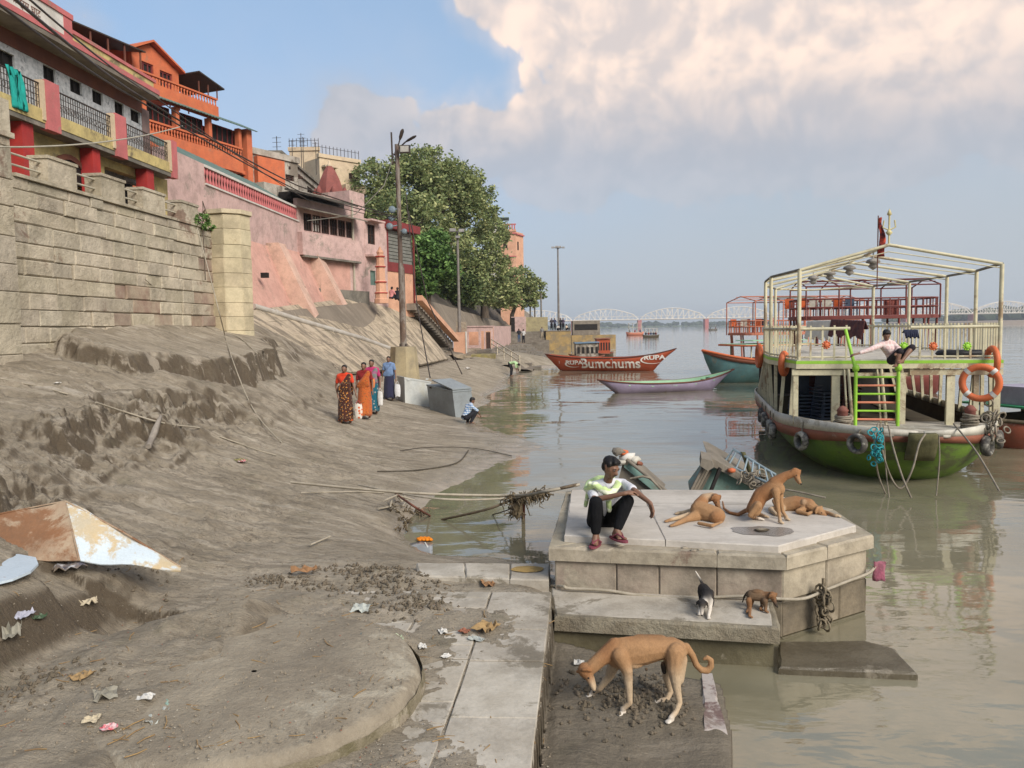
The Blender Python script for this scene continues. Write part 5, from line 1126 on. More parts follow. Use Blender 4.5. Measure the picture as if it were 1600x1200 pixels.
# ------------------------------------------------------------------ boats
boatcream = mat('boat_cream', (.68,.62,.42), (.60,.55,.38), 1.5, .55, .12, c3=(.33,.23,.14), c3amt=.28, grime=.32)
boatwhite = mat('boat_white', (.62,.59,.50), (.50,.47,.40), 2, .6, .2, c3=(.33,.29,.22), c3amt=.25, grime=.3)
hullgreen = mat('hull_green', (.15,.25,.03), (.10,.185,.03), 1.2, .6, .35, c3=(.09,.10,.04), c3amt=.4, grime=.22, stretch=(1,1,2))
hullred = mat('hull_red', (.28,.095,.055), (.22,.08,.045), 1.6, .6, .2, c3=(.42,.34,.25), c3amt=.12, grime=.25)
lime = mat('lime_paint', (.33,.62,.06), (.28,.55,.05), 2, .5, .1, grime=.12)
salmon = mat('salmon_paint', (.68,.25,.15), (.62,.22,.13), 2, .6, .1)
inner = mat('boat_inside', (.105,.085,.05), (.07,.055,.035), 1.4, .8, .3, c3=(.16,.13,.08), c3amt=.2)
deckm = mat('boat_deck', (.60,.56,.48), (.48,.44,.37), 1.4, .75, .25, c3=(.32,.28,.22), c3amt=.3, grime=.3)
ringm = mat('ring_orange', (.66,.16,.055), (.58,.14,.05), 3, .55, .15, grime=.18)
tyrem = mat('painted_tyre', (.40,.38,.32), (.10,.095,.085), 6, .8, .5, c3=(.06,.055,.05), c3amt=.5)
tyrein = plain('tyre_black', (.035,.033,.03), .8)
ropem = mat('rope_grey', (.30,.26,.20), (.20,.17,.13), 9, .95, .6)
ropeteal = mat('rope_teal', (.04,.33,.36), (.03,.24,.28), 9, .9, .6)
mossm = mat('mossy_mat', (.13,.12,.055), (.08,.075,.035), 4, .95, .8, bs=20)

class Boat:
    """hull in local metres: bow towards -y (local), s from 0 (bow) to 1 (stern)"""
    def __init__(s, L, Wd, gun, keel, bow=.5, stern=.25, flare=.75, sheer=.25, sheer_s=.1, ns=28, nt=9, be=.72, rake=.35, srake=0.):
        s.__dict__.update(be=be, rake=rake, srake=srake, L=L, Wd=Wd, gun=gun, keel=keel, bow=bow, stern=stern, flare=flare, sheer=sheer, sheer_s=sheer_s, ns=ns, nt=nt)
    def half(s, t):
        a = math.sin(math.pi/2*min(1, t/s.bow))**s.be if t < s.bow else 1
        b = math.sin(math.pi/2*min(1, (1-t)/s.stern))**.6 if 1-t < s.stern else 1
        return max(.02, s.Wd/2*min(a, b))
    def gz(s, t): return s.gun+s.sheer*max(0, 1-t/.45)**2+s.sheer_s*max(0, (t-.6)/.4)**2
    def pt(s, t, side, k, off=0.):
        """k: 0 keel .. 1 gunwale"""
        w = s.half(t)+off; z0 = s.keel+(s.gz(t)-s.keel)*(.55*max(0, 1-t/.16)**1.6+.45*max(0, (t-.9)/.1)**1.6)
        prof = math.sin(math.pi/2*min(1, k))**s.flare if k > 0 else 0
        ov = -s.rake*max(0, 1-k)**1.3*max(0, 1-t/.2) + s.srake*max(0, 1-k)**1.3*max(0, (t-.8)/.2)
        y = (t-.5)*s.L - ov
        return Vector((side*w*(.02+.98*prof), y, z0+(s.gz(t)-z0)*k**1.15))
    def hull(s, parent, mt, name='hull', rim=None, ins=None, thick=.07, k0=0., k1=1., off=0., deck=None, floor=None, white=None, rimw=.05):
        rows = []
        for i in range(s.ns+1):
            t = i/s.ns; r = [s.pt(t, -1, k0+(k1-k0)*(1-j/s.nt), off) for j in range(s.nt+1)]+[s.pt(t, 1, k0+(k1-k0)*j/s.nt, off) for j in range(1, s.nt+1)]; rows.append(r)
        mb = MB(); mb.grid(rows); o = mb.build(name, mt, parent); fix(o.data)
        if ins:
            md = o.modifiers.new('t', 'SOLIDIFY'); md.thickness = thick*.4; md.offset = -1
            rows2 = [[s.pt(.02+.96*i/s.ns, -1, 1-j/s.nt, -thick*1.1)+Vector((0,0,.02)) for j in range(s.nt+1)]+[s.pt(.02+.96*i/s.ns, 1, j/s.nt, -thick*1.1)+Vector((0,0,.02)) for j in range(1, s.nt+1)] for i in range(s.ns+1)]
            mb = MB(); mb.grid([list(reversed(r)) for r in rows2]); mb.build('inner_hull', ins, parent)
        if rim:
            mb = MB()
            for sd in (-1, 1): mb.tube([s.pt(i/s.ns, sd, 1, .01)+Vector((0,0,.0)) for i in range(s.ns+1)], rimw, 6)
            mb.build('gunwale', rim, parent)
        return o
    def band(s, parent, name, mt, ka, kb, off, t0=0., t1=1.):
        mb = MB()
        for sd in (-1, 1):
            rows = []
            for i in range(s.ns+1):
                t = t0+(t1-t0)*i/s.ns; rows.append([s.pt(t, sd, ka, off), s.pt(t, sd, kb, off)])
            mb.grid(rows if sd > 0 else [r[::-1] for r in rows])
        o = mb.build(name, mt, parent); md = o.modifiers.new('t', 'SOLIDIFY'); md.thickness = .03; md.offset = 0; return o
def boat_root(name, bow_p, stern_p, label, cat, group=None):
    c = (Vector(bow_p)+Vector(stern_p))/2; d = Vector(bow_p)-Vector(stern_p)
    t = thing(name, (c.x, c.y, 0), label, cat, group, rz=math.atan2(d.y, d.x)+math.pi/2, world=False); return t
def CG(lat, d, z=0.):   # lateral, depth of the camera -> ground point
    p = PD(800+lat/d*FPX, 500, d); return Vector((p.x, p.y, z))

# ===== the green double-decked boat
bow = CG(7.45, 13.9); ster = CG(10.35, 26.3)
gb = boat_root('tour_boat', bow, ster, 'big green and cream double-deck boat with a bare pipe canopy and ladder at its bow', 'boat')
L_ = (bow-ster).length
B = Boat(L_, 4.35, .93, -.35, bow=.27, be=.56, stern=.3, flare=.62, sheer=.10, sheer_s=.1, ns=40, nt=12)
B.hull(gb, hullgreen, ins=inner, thick=.08, k1=.86)
B.band(gb, 'red_strake', hullred, .80, .95, .035); B.band(gb, 'cream_bulwark', boatwhite, .95, 1.10, .03)
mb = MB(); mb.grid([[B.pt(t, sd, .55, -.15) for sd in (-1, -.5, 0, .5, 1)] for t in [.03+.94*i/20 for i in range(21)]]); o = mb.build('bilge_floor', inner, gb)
# foredeck
def dz(t): return B.gz(t)-.02
rows = []
for i in range(12):
    t = .012+.20*i/11; rows.append([Vector((B.pt(t, 1, 1).x*f*.97, (t-.5)*B.L, dz(t)+.03*(1-f*f))) for f in [j/5-1 for j in range(11)]])
mb = MB(); mb.grid(rows); o = mb.build('foredeck', deckm, gb); md = o.modifiers.new('t', 'SOLIDIFY'); md.thickness = .05; fix(o.data)
# stern post mat and bollards
mb = MB(); mb.grid([[B.pt(0.0, 1, k, .0)+Vector((x, -.10-.06*math.cos(x*6), 0)) for x in (-.26,-.13,0,.13,.26)] for k in (0.25,.45,.65,.85,1.02)]); o = mb.build('stem_mat', mossm, gb); md = o.modifiers.new('t', 'SOLIDIFY'); md.thickness = .12
def ubox(mb, x0, y0, z0, x1, y1, z1): return mb.box(x0, y0, z0, x1, y1, z1)
for x, y in ((-1.15, (.085-.5)*B.L), (1.25, (.11-.5)*B.L)):
    mb = MB(); mb.lathe([(.10,0),(.10,.34),(.12,.36),(.06,.44),(0,.46)], (x, y, B.gz(.1)), 10); bo = mb.build('bollard', mat('bollard_red', (.25,.09,.07), (.2,.08,.06), 3), gb)
    mb = MB()
    for k in range(7): mb.torus((x+random.uniform(-.02,.02), y, B.gz(.1)+.04+k*.036), .125+random.uniform(0,.03), .024, (random.uniform(-.15,.15), random.uniform(-.15,.15), 1), 14, 5)
    mb.build('rope_coil', ropem, bo)
# upper deck outline: flat front, rounded sides and stern
UD = 2.24
def outline(k, sc=1.):
    """k in 0..1 around, starting front right going back"""
def deck_pts(n=44, inset=0.):
    out = []
    yf = (.155-.5)*B.L; W2 = 2.05-inset
    out.append(Vector((-W2*.93, yf+inset, 0))); out.append(Vector((W2*.97, yf+inset, 0)))
    for i in range(1, n):
        q = i/n; a = -math.pi/2+math.pi*q     # right side back to the left
        y = yf+inset+(.94*B.L-.155*B.L-inset*2)*.5*(1-math.cos(math.pi*q)) if False else None
        t = q; x = (W2+.22)*math.cos(math.pi*t); 
        yy = yf+.35+(B.L*.80)*(max(0, math.sin(math.pi*t))**.62)
        out.append(Vector((x, yy-inset, 0)))
    return out
dp_ = deck_pts()
mb = MB(); mb.prism([p+Vector((0,0,UD)) for p in dp_], (0,0,.09)); o = mb.build('upper_deck', deckm, gb); fix(o.data)
mb = MB(); lo = deck_pts(inset=-.02); mb.grid([[p+Vector((0,0,UD-.10)) for p in lo], [p+Vector((0,0,UD+.0)) for p in lo]], closed=True, smooth=False); o = mb.build('deck_fascia', boatcream, gb)
md = o.modifiers.new('t', 'SOLIDIFY'); md.thickness = .05; fix(o.data)
mb = MB(); mb.grid([[p+Vector((0,0,UD+.002)) for p in lo], [p+Vector((0,0,UD+.065)) for p in lo]], closed=True, smooth=False); o = mb.build('lime_edge', lime, gb); md = o.modifiers.new('t', 'SOLIDIFY'); md.thickness = .07; fix(o.data)
# railing: rails as tubes, balusters as parts
rp = deck_pts(inset=.04); per = rp+[rp[0]]
ladder_x0, ladder_x1 = -.86, .30
def walk(per, step):
    out = []; acc = 0
    for a, b in zip(per[:-1], per[1:]):
        L = (b-a).length; 
        while acc < L: out.append(a.lerp(b, acc/L)); acc += step
        acc -= L
    return out
for z, r_ in ((.74, .035), (.14, .022)):
    mb = MB(); mb.tube([p+Vector((0,0,UD+z)) for p in per[1:]], r_, 6)
    mb.tube([Vector((rp[0].x, rp[0].y, UD+z)), Vector((ladder_x0, rp[0].y, UD+z))], r_, 6); mb.tube([Vector((ladder_x1, rp[0].y, UD+z)), Vector((rp[1].x, rp[0].y, UD+z))], r_, 6)
    mb.build('deck_rail', boatcream, gb)
bal = MB(); bal.box(-.018, -.018, 0, .018, .018, .72); bal = bal.mesh('rail_baluster', boatcream)
for p in walk(per[0:2], .235):
    if ladder_x0 < p.x < ladder_x1: continue
    link('rail_baluster', bal, gb, loc=(p.x, p.y, UD+.09))
for p in walk(per[1:], .24): link('rail_baluster', bal, gb, loc=(p.x, p.y, UD+.09))
# canopy posts, rafters, ridge
RT = 4.22
posts = []
yb0 = (.155-.5)*B.L
def side_at(y, sd):
    best = min((p for p in rp if p.x*sd > 0), key=lambda p: abs(p.y-y)); return best.copy()
ylev = [yb0+.05, yb0+1.9, yb0+4.2, yb0+6.6, yb0+8.9]
ridge = []
for i, y in enumerate(ylev):
    pr = []
    for sd in (-1, 1):
        p = side_at(y, sd) if i else Vector((rp[0].x if sd < 0 else rp[1].x, rp[0].y, 0))
        mb = MB(); mb.tube([(p.x, p.y, UD+.05), (p.x, p.y, RT)], .042, 8); mb.build('canopy_post', boatcream, gb); pr.append(Vector((p.x, p.y, RT)))
    ap = Vector((-.12, pr[0].y+.1, RT+.47-.015*i)); ridge.append(ap)
    for p in pr: mb = MB(); mb.tube([p, ap], .034, 6); mb.tube([p+Vector((0,0,-.08)), ap+Vector((0,0,-.14))], .014, 4); mb.build('rafter', boatcream, gb)
    posts.append(pr)
mb = MB(); mb.tube(ridge, .028, 6); mb.build('ridge_pole', boatcream, gb)
for sd in (0, 1): mb = MB(); mb.tube([p[sd]+Vector((0,0,.01)) for p in posts], .03, 6); mb.build('eave_pipe', greym, gb)
mb = MB(); mb.tube([posts[-1][0], side_at(99, -1)+Vector((0,0,RT)), posts[-1][1]], .03, 6); mb.build('eave_pipe', boatcream, gb)
# trident finial with flag
ap = ridge[0]; tri = mat('gold_paint', (.62,.55,.28), (.5,.42,.2), 3, .5)
mb = MB(); mb.tube([ap, ap+Vector((0,0,.62))], .018, 6); mb.tube([ap+Vector((-.10,0,.50)), ap+Vector((-.12,0,.36)), ap+Vector((0,0,.30)), ap+Vector((.12,0,.36)), ap+Vector((.10,0,.50))], .016, 5)
mb.lathe([(.0,.58),(.05,.62),(.03,.68),(0,.74)], ap, 6); mb.lathe([(.03,.2),(.07,.25),(.03,.30)], ap, 8); mb.build('trident_finial', tri, gb)
fl = MB(); r0 = []
for i in range(14):
    z = .58-.062*i; r0.append([ap+Vector((-.17-.02*math.sin(i*.7)+j*.034*(.35+.07*i if i < 9 else .9), .1+.03*math.sin(i*1.1+j*1.6), z)) for j in range(5)])
fl.grid(r0); o = fl.build('saffron_flag', mat('flag_red', (.65,.09,.04), (.08,.02,.03), 9, .8), gb); md = o.modifiers.new('t', 'SOLIDIFY'); md.thickness = .008
mb = MB(); mb.tube([ap+Vector((-.19,.1,.62)), ap+Vector((-.19,.1,-.9))], .012, 5); mb.build('flag_pole', brownm, gb)
# hanging bells / lamps under the ridge
for i in range(4):
    c = ridge[0].lerp(ridge[-1], .13+.2*i)+Vector((-.05-.16*i, 0, -.26)); mb = MB(); mb.lathe([(.015,.22),(.015,.1),(.13,.06),(.16,.0),(.07,-.03),(.11,-.09),(.05,-.14),(.0,-.17)], c, 10)
    tag(mb.build('hanging_lamp', mat('tin_lamp', (.34,.31,.27), (.2,.18,.16), 9, .5, .3), gb), 'grey tin lamp, '+['nearest','second','third','farthest'][i]+' of the row under the ridge')
# lower posts
for p in walk(rp[1:]+[rp[0]], .74):
    t = min(.97, max(.02, p.y/B.L+.5)); g_ = B.pt(t, 1 if p.x > 0 else -1, 1, -.03)
    if p.y < yb0+.2: continue
    mb = MB(); s_ = .034; mb.add([g_+Vector((-s_,-s_,-.04)), g_+Vector((s_,-s_,-.04)), g_+Vector((s_,s_,-.04)), g_+Vector((-s_,s_,-.04)), p+Vector((-s_,-s_,UD-.1)), p+Vector((s_,-s_,UD-.1)), p+Vector((s_,s_,UD-.1)), p+Vector((-s_,s_,UD-.1))], [(0,3,2,1),(4,5,6,7),(0,1,5,4),(1,2,6,5),(2,3,7,6),(3,0,4,7)]); mb.build('deck_post', boatcream, gb)
for x, w in ((-1.92,.05), (-1.12,.08), (.15,.085), (1.08,.075), (1.55,.05), (1.93,.06)):
    g0 = B.gz(.17)-.02; mb = MB(); mb.box(x-w, yb0+.04, g0, x+w, yb0+.14, UD-.24); mb.build('front_post', boatcream, gb)
mb = MB(); mb.box(-2.0, yb0+.02, UD-.24, ladder_x0, yb0+.12, UD-.12); mb.build('front_beam', boatcream, gb); mb = MB(); mb.box(ladder_x1, yb0+.02, UD-.24, 2.02, yb0+.12, UD-.12); mb.build('front_beam', boatcream, gb)
mb = MB(); mb.box(ladder_x0, yb0+.05, UD-.27, ladder_x1, yb0+.12, UD-.19); mb.build('front_beam', boatcream, gb)
# ladder: green stringers leaning forward, alternately coloured rungs
gz = B.gz(.08)
lx0, lx1 = -.82, -.02; yl0, yl1 = yb0-.42, yb0-.02
for x in (lx0, lx1):
    mb = MB(); mb.tube([(x, yl0, gz-.02), (x, yl0+.02, gz+1.12)], .036, 8); mb.lathe([(.0,-.05),(.06,-.03),(.075,.03),(.05,.09),(0,.11)], (x, yl0+.02, gz+1.15), 10); mb.build('ladder_post', lime, gb)
mb = MB(); mb.tube([(lx0, yl0+.02, gz+1.12), (lx0-.14, yl1, UD+.72)], .034, 8); mb.build('ladder_handrail', lime, gb)
for x in (lx0+.02, lx1-.14):
    mb = MB(); mb.tube([(x-.09, yl1+.05, UD-.05), (x-.05, yl0+.1, gz)], .03, 6); mb.tube([(x-.17, yl1+.05, UD-.05), (x-.14, yl0+.15, gz)], .02, 6); mb.build('ladder_stringer', boatcream, gb)
for i in range(6):
    f = (i+.35)/6; z = gz+.06+f*(UD-gz-.2); mb = MB(); mb.tube([(lx0, yl0+.05, z), (lx1-.02, yl0+.05, z)], .023, 6); tag(mb.build('rung', salmon if i % 2 == 0 else lime, gb), 'salmon rung' if i % 2 == 0 else 'lime green rung')
# lifebuoys, tyres, clothes: things of their own, hung on the boat
gm = Matrix.Translation(gb.location) @ Matrix.Rotation(gb.rotation_euler.z, 4, 'Z')
def gw(x, y, z): return gm @ Vector((x, y, z))
def lifebuoy(c, R_, r, ax, label, bands=True, grp='orange lifebuoys on the green boat'):
    t = thing('lifebuoy', tuple(c), label, 'lifebuoy', grp); mb = MB(); mb.torus(c, R_, r, ax, 36, 10); mb.build('ring', ringm, t)
    ax = Vector(ax).normalized(); up = Vector((0,0,1)); a = ax.cross(up).normalized()
    if bands:
        for q in (45, 135, 225, 315):
            d_ = a*math.cos(R(q))+up*math.sin(R(q)); tt = ax.cross(d_); p = Vector(c)+d_*R_
            mb = MB(); mb.grid([[p+tt*u+d_*(r*1.06*math.cos(w))+ax*(r*1.06*math.sin(w)) for w in [k*math.pi/5 for k in range(10)]] for u in (-.035, .035)], closed=True); mb.build('white_band', whitem, t)
    return t
fwd = (gm.to_3x3() @ Vector((0,-1,0)))
lifebuoy(PD(1532, 598, 14.55), .302, .064, fwd+Vector((-.5,0,0)), 'large orange lifebuoy with white bands hung at the front right corner of the green boat')
lifebuoy(PD(1225, 568, 17.3), .225, .07, Vector((.85,-.5,0)), 'small plain orange lifebuoy on the left side posts of the green boat', False)
lifebuoy(PD(1186, 556, 20.5), .27, .07, Vector((1,-.1,0)), 'orange lifebuoy seen edge-on at the far left rail of the green boat', False)
lifebuoy(PD(1550, 565, 15.5), .27, .06, Vector((1,-.15,0)), 'faded orange lifebuoy seen edge-on behind the large one', False)
def tyre(t, sd, label, R_=.205, dz_=0.):
    p = B.pt(t, sd, .78, .1); g_ = B.pt(t, sd, 1.05, .05); p2 = B.pt(min(1, t+.02), sd, .78, .1); tn = (p2-p).normalized(); ax = tn.cross(Vector((0,0,1))).normalized(); ax = ax if ax.x*sd > 0 else -ax
    c = gm @ (p+Vector((0,0,-.02+dz_))+ax*.06); axw = gm.to_3x3() @ ax; th = thing('tyre_fender', tuple(c), label, 'tyre', 'tyre fenders round the green boat')
    mb = MB(); mb.torus(c, R_*.76, R_*.24, axw, 22, 8, squash=1.7); mb.build('tyre', tyrem, th)
    mb = MB(); mb.tube([c+Vector((0,0,R_*.7)), gm @ g_], .014, 5); mb.build('lashing', ropem, th)
for t, sd, lb in ((.035,-1,'whitish tyre fender hanging beside the teal ropes at the bow'), (.13,-1,'pale tyre fender alone under the ladder, left of the bow'), (.275,-1,'tyre fender, right one of the pair on the left bow'), (.325,-1,'tyre fender, left one of the pair on the left bow'), (.42,-1,'worn tyre fender further back on the left side'), (.50,-1,'dark tyre fender at the farthest left bulge of the hull'),
                  (.07,1,'pale tyre fender right of the mossy stem mat'), (.20,1,'upright white tyre fender at the right corner of the hull'), (.235,1,'second tyre fender crowded at the right corner'), (.27,1,'third tyre fender at the right corner, half hidden')): tyre(t, sd, lb, dz_=.0 if t < .4 else .05)
# mooring ropes
def hang(pts, r, mt, name='mooring_rope', label=None, group=None, parent=None):
    mb = MB(); out = [Vector(p) for p in pts]
    # Catmull-Rom
    res = []
    for i in range(len(out)-1):
        p0, p1, p2, p3 = out[max(0, i-1)], out[i], out[i+1], out[min(len(out)-1, i+2)]
        for j in range(7): 
            f = j/7; res.append(.5*((2*p1)+(p2-p0)*f+(2*p0-5*p1+4*p2-p3)*f*f+(3*p1-p0-3*p2+p3)*f**3))
    res.append(out[-1]); mb.tube(res, r, 5); return mb.build(name, mt, parent, label=label, cat='rope' if label else None, group=group)
G_ = 'mooring ropes of the green boat'
hang([PD(1372,662,13.75), PD(1366,690,13.6), PD(1372,740,13.8), PD(1384,772,13.9)], .016, ropem, label='thin rope dropping straight from the left bollard into the water', group=G_)
hang([PD(1376,662,13.75), PD(1378,700,13.55), PD(1392,745,13.6), PD(1408,763,13.6), PD(1425,735,13.55), PD(1436,695,13.6), PD(1446,678,13.7)], .018, ropem, label='slack loop of rope sagging between the left bollard and the stem mat', group=G_)
hang([PD(1388,664,13.7), PD(1396,700,13.5), PD(1410,745,13.3), PD(1424,778,13.2)], .018, ropem, label='rope with a knot running down right of the teal ropes', group=G_)
hang([PD(1467,680,13.6), PD(1468,720,13.65), PD(1463,775,13.5)], .013, ropem, label='single thin rope hanging right of the stem mat', group=G_)
hang([PD(1490,662,14.3), PD(1525,705,13.4), PD(1562,768,12.4)], .017, ropem, label='taut rope running from the right bollard down to the water on the right', group=G_)
hang([PD(1380,663,13.7), PD(1384,730,13.7), PD(1390,782,13.6)], .012, ropem, label='thinnest rope between the loop and the straight one', group=G_)
mb = MB(); c0 = PD(1370,700,13.5)
for k in range(26): q = c0+Vector((random.gauss(0,.05), random.gauss(0,.04), random.gauss(0,.17))); mb.torus(q, random.uniform(.03,.07), .014, (random.gauss(0,1), random.gauss(0,1), random.gauss(0,.4)), 10, 4)
mb.build('rope_tangle', ropeteal, None, label='tangle of bright teal rope hanging at the bow of the green boat', cat='rope')
mb = MB(); c0 = PD(1548,672,14.6)
for k in range(18): q = c0+Vector((random.gauss(0,.09), random.gauss(0,.07), random.gauss(0,.16))); mb.torus(q, random.uniform(.05,.11), .018, (random.gauss(0,1), random.gauss(0,1), random.gauss(0,.4)), 10, 4)
mb.build('rope_tangle', ropem, None, label='grey bundle of old rope at the right corner of the green boat', cat='rope')
# things on the upper deck
def drape(p0, p1, h0, h1, mt, name, label, cat='cloth', folds=7):
    p0, p1 = Vector(p0), Vector(p1); d_ = (p1-p0); n = Vector((d_.y, -d_.x, 0)).normalized(); rows = []
    for i in range(16):
        f = i/15; a = -1+2*f; drop = h0*(-a) if a < 0 else h1*a; off = a*.06
        rows.append([p0.lerp(p1, j/24)+n*(off+.028*math.sin(j*folds/3.8+a)*abs(a))+Vector((0,0,.02-drop*(1+.10*math.sin(j*.9)))) for j in range(25)])
    mb = MB(); mb.grid(rows); o = mb.build(name, mt, None, label=label, cat=cat); md = o.modifiers.new('s', 'SOLIDIFY'); md.thickness = .012; return o
drape(PD(1262,502,22.5), PD(1300,501,20.3), .25, .5, mat('white_sheet', (.66,.64,.58), (.55,.53,.48), 3, .9, .3), 'laundry_sheet', 'crumpled white sheet drying over the back rail of the green boat')
drape(PD(1299,500,20), PD(1352,502,18.2), .2, .42, mat('plaid_brown', (.14,.055,.05), (.07,.03,.035), 7, .95, .3), 'checked_shawl', 'dark brown checked shawl hung over the rail right of the white sheet')
drape(PD(1412,517,15.5), PD(1434,517,15.5), .06, .16, plain('navy_cloth', (.02,.025,.05), .9), 'navy_cloth', 'small navy cloth hung on the front rail right of the boy')
def rosette(px, py, d, mt, lb):
    c = PD(px, py, d); t = thing('rail_ornament', tuple(c), lb, 'ornament', 'round painted ornaments on the front rail'); mb = MB(); M_ = Matrix.Rotation(R(90), 3, 'X'); mb.lathe([(0,.03),(.035,.03),(.05,.02),(.05,-.02),(0,-.02)], c, 12, M=M_); mb.build('disc', mt, t)
    for k in range(9): q = k*math.pi*2/9; mb = MB(); mb.lathe([(0,.015),(.022,.01),(.022,-.01),(0,-.015)], c+Vector((.068*math.cos(q), 0, .068*math.sin(q))), 8, M=M_); mb.build('petal', mt, t)
rosette(1291,539,15.6, ringm, 'orange round ornament on the rail left of the ladder'); rosette(1412,541,15.5, lime, 'lime round ornament just behind the boy'); rosette(1458,541,15.5, ringm, 'orange round ornament right of the boy'); rosette(1511,541,15.5, lime, 'lime round ornament near the right corner post')
t = thing('seat_cushion', tuple(PD(1505,553,16)), 'black cushion lying on the upper deck near the right corner', 'cushion'); c = PD(1504,552,16.2); mb = MB(); mb.lathe([(0,-.06),(.5,-.06),(.56,0),(.5,.07),(0,.08)], c, 16, M=Matrix.Diagonal((1,.5,1))); mb.build('pad', plain('black_vinyl', (.03,.03,.032), .5), t)
# stacks of chairs inside
def chair_mesh():
    mb = MB(); mb.box(-.2,-.2,.40,.2,.2,.44); mb.box(-.2,.17,.44,.2,.21,.86)
    for x in (-.19,.16):
        for y in (-.19,.16): mb.box(x,y,0,x+.035,y+.035,.40)
    mb.box(-.24,-.2,.58,-.19,.2,.61); mb.box(.19,-.2,.58,.24,.2,.61); return mb
cm_dark = chair_mesh().mesh('plastic_chair', plain('dark_plastic', (.045,.04,.045), .45)); cm_or = chair_mesh().mesh('plastic_chair', plain('orange_plastic', (.62,.13,.03), .5)); cm_wh = chair_mesh().mesh('plastic_chair', plain('cream_plastic', (.62,.58,.48), .5)); cm_bl = chair_mesh().mesh('plastic_chair', plain('blue_plastic', (.05,.07,.11), .5)); cm_rd = chair_mesh().mesh('plastic_chair', plain('maroon_plastic', (.10,.03,.03), .5))
k = 0
for sx, sy, n_, rz, cm in ((-1.55, yb0+2.3, 9, .2, cm_bl), (-1.05, yb0+2.0, 10, .3, cm_bl), (-.55, yb0+2.1, 10, .1, cm_rd), (-1.2, yb0+3.4, 11, .1, cm_rd)):
    for i in range(n_):
        o = link('plastic_chair', cm, None, loc=gw(sx+.01*i, sy, .28+.085*i)); o.rotation_euler = (0, 0, gb.rotation_euler.z+rz)
        tag(o, ('dark blue' if cm is cm_bl else 'maroon')+' plastic chair in a tight stack inside the lower deck of the green boat', 'chair', ('dark blue' if cm is cm_bl else 'maroon')+' plastic chairs stacked in the green boat'); k += 1
mb = MB(); mb.box(-1.9, yb0+5.2, .3, -.2, yb0+5.9, 1.1); o = mb.build('bench', inner, gb); mb = MB(); mb.box(.9, yb0+.8, .75, 1.5, yb0+7, .80); mb.build('bench', inner, gb)
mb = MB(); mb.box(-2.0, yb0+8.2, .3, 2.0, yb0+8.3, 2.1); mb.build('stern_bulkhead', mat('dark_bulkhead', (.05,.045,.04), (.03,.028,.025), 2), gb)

# ===== generic open rowing boat
def rowboat(name, px0, px1, pyw, d0, d1, label, hullm, insm, rim, W_=1.5, gun=.5, sheer=.45, thw=4, cat='boat', z0=0):
    a, b = CG((px0-800)/FPX*d0, d0), CG((px1-800)/FPX*d1, d1); t = boat_root(name, b, a, label, cat)
    Bt = Boat((a-b).length, W_, gun, -.18, bow=.55, stern=.5, rake=1.3, srake=.9, be=.8, flare=.7, sheer=sheer, sheer_s=sheer*.45, ns=30, nt=7)
    Bt.hull(t, hullm, ins=insm, thick=.04, rim=rim, rimw=.035)
    for i in range(thw):
        tt = .2+.6*i/(thw-1); w = Bt.half(tt)*.97; mb = MB(); mb.box(-w, (tt-.5)*Bt.L-.11, Bt.gz(tt)-.14, w, (tt-.5)*Bt.L+.11, Bt.gz(tt)-.10); mb.build('thwart', insm, t)
    mb = MB(); mb.grid([[Vector((Bt.half(tt)*.93*f, (tt-.5)*Bt.L, Bt.gz(tt)-.05)) for f in (-1,-.5,0,.5,1)] for tt in [.03+.15*i/5 for i in range(6)]]); mb.build('bow_deck', insm, t)
    return t, Bt
red1 = mat('hull_brick', (.42,.085,.035), (.36,.07,.03), 1.2, .55, .12, grime=.12)
t1, B1 = rowboat('lettered_boat', 851, 1057, 568, 55.5, 52.5, 'long brick red rowing boat with large white lettering on its side', red1, red1, mat('dark_rim', (.12,.05,.035), (.09,.04,.03), 3), 2.0, .92, .62)
lw = plain('white_letters', (.80,.76,.70), .7)
m1 = Matrix.Translation(t1.location) @ Matrix.Rotation(t1.rotation_euler.z, 4, 'Z')
def hull_text(body, px, size, py, sx=1., bold=.0, extra=None):
    """letters bent onto the hull side that faces the camera"""
    inv = m1.inverted(); camL = inv @ EYE; sd = 1 if camL.x > 0 else -1
    cu = bpy.data.curves.new('lettering', 'FONT'); cu.body = body; cu.size = size; cu.align_x = 'CENTER'; cu.align_y = 'CENTER'; cu.offset = bold; cu.extrude = 0
    o = bpy.data.objects.new('tmp', cu); COL.objects.link(o); dg = bpy.context.evaluated_depsgraph_get(); me = bpy.data.meshes.new_from_object(o.evaluated_get(dg)); bpy.data.objects.remove(o)
    return me, sd
def map_side(me, u0, z0, sx=1., lean=0.):
    camL = m1.inverted() @ EYE; sd = 1 if camL.x > 0 else -1
    for v in me.vertices:
        u = v.co.x*sx; w = v.co.y; y = u0+(u*(1 if sd > 0 else -1))   # reading left to right from the camera
        t = min(.985, max(.015, y/B1.L+.5)); g0 = B1.gz(t); z = z0+w+lean*u; lo, hi = 0., 1.
        for _ in range(18):
            k = (lo+hi)/2
            if B1.pt(t, sd, k).z < z: lo = k
            else: hi = k
        p = B1.pt(t, sd, lo, .025); v.co = Vector((p.x, y, z))
    me.materials.clear(); me.materials.append(lw); return me
def at_px(px):   # local y where the pixel meets the near hull side plane
    inv = m1.inverted(); r = inv.to_3x3() @ ray(px, 555); q = inv @ EYE; sd = 1 if q.x > 0 else -1; k = (sd*.9-q.x)/r.x; return (q+r*k).y
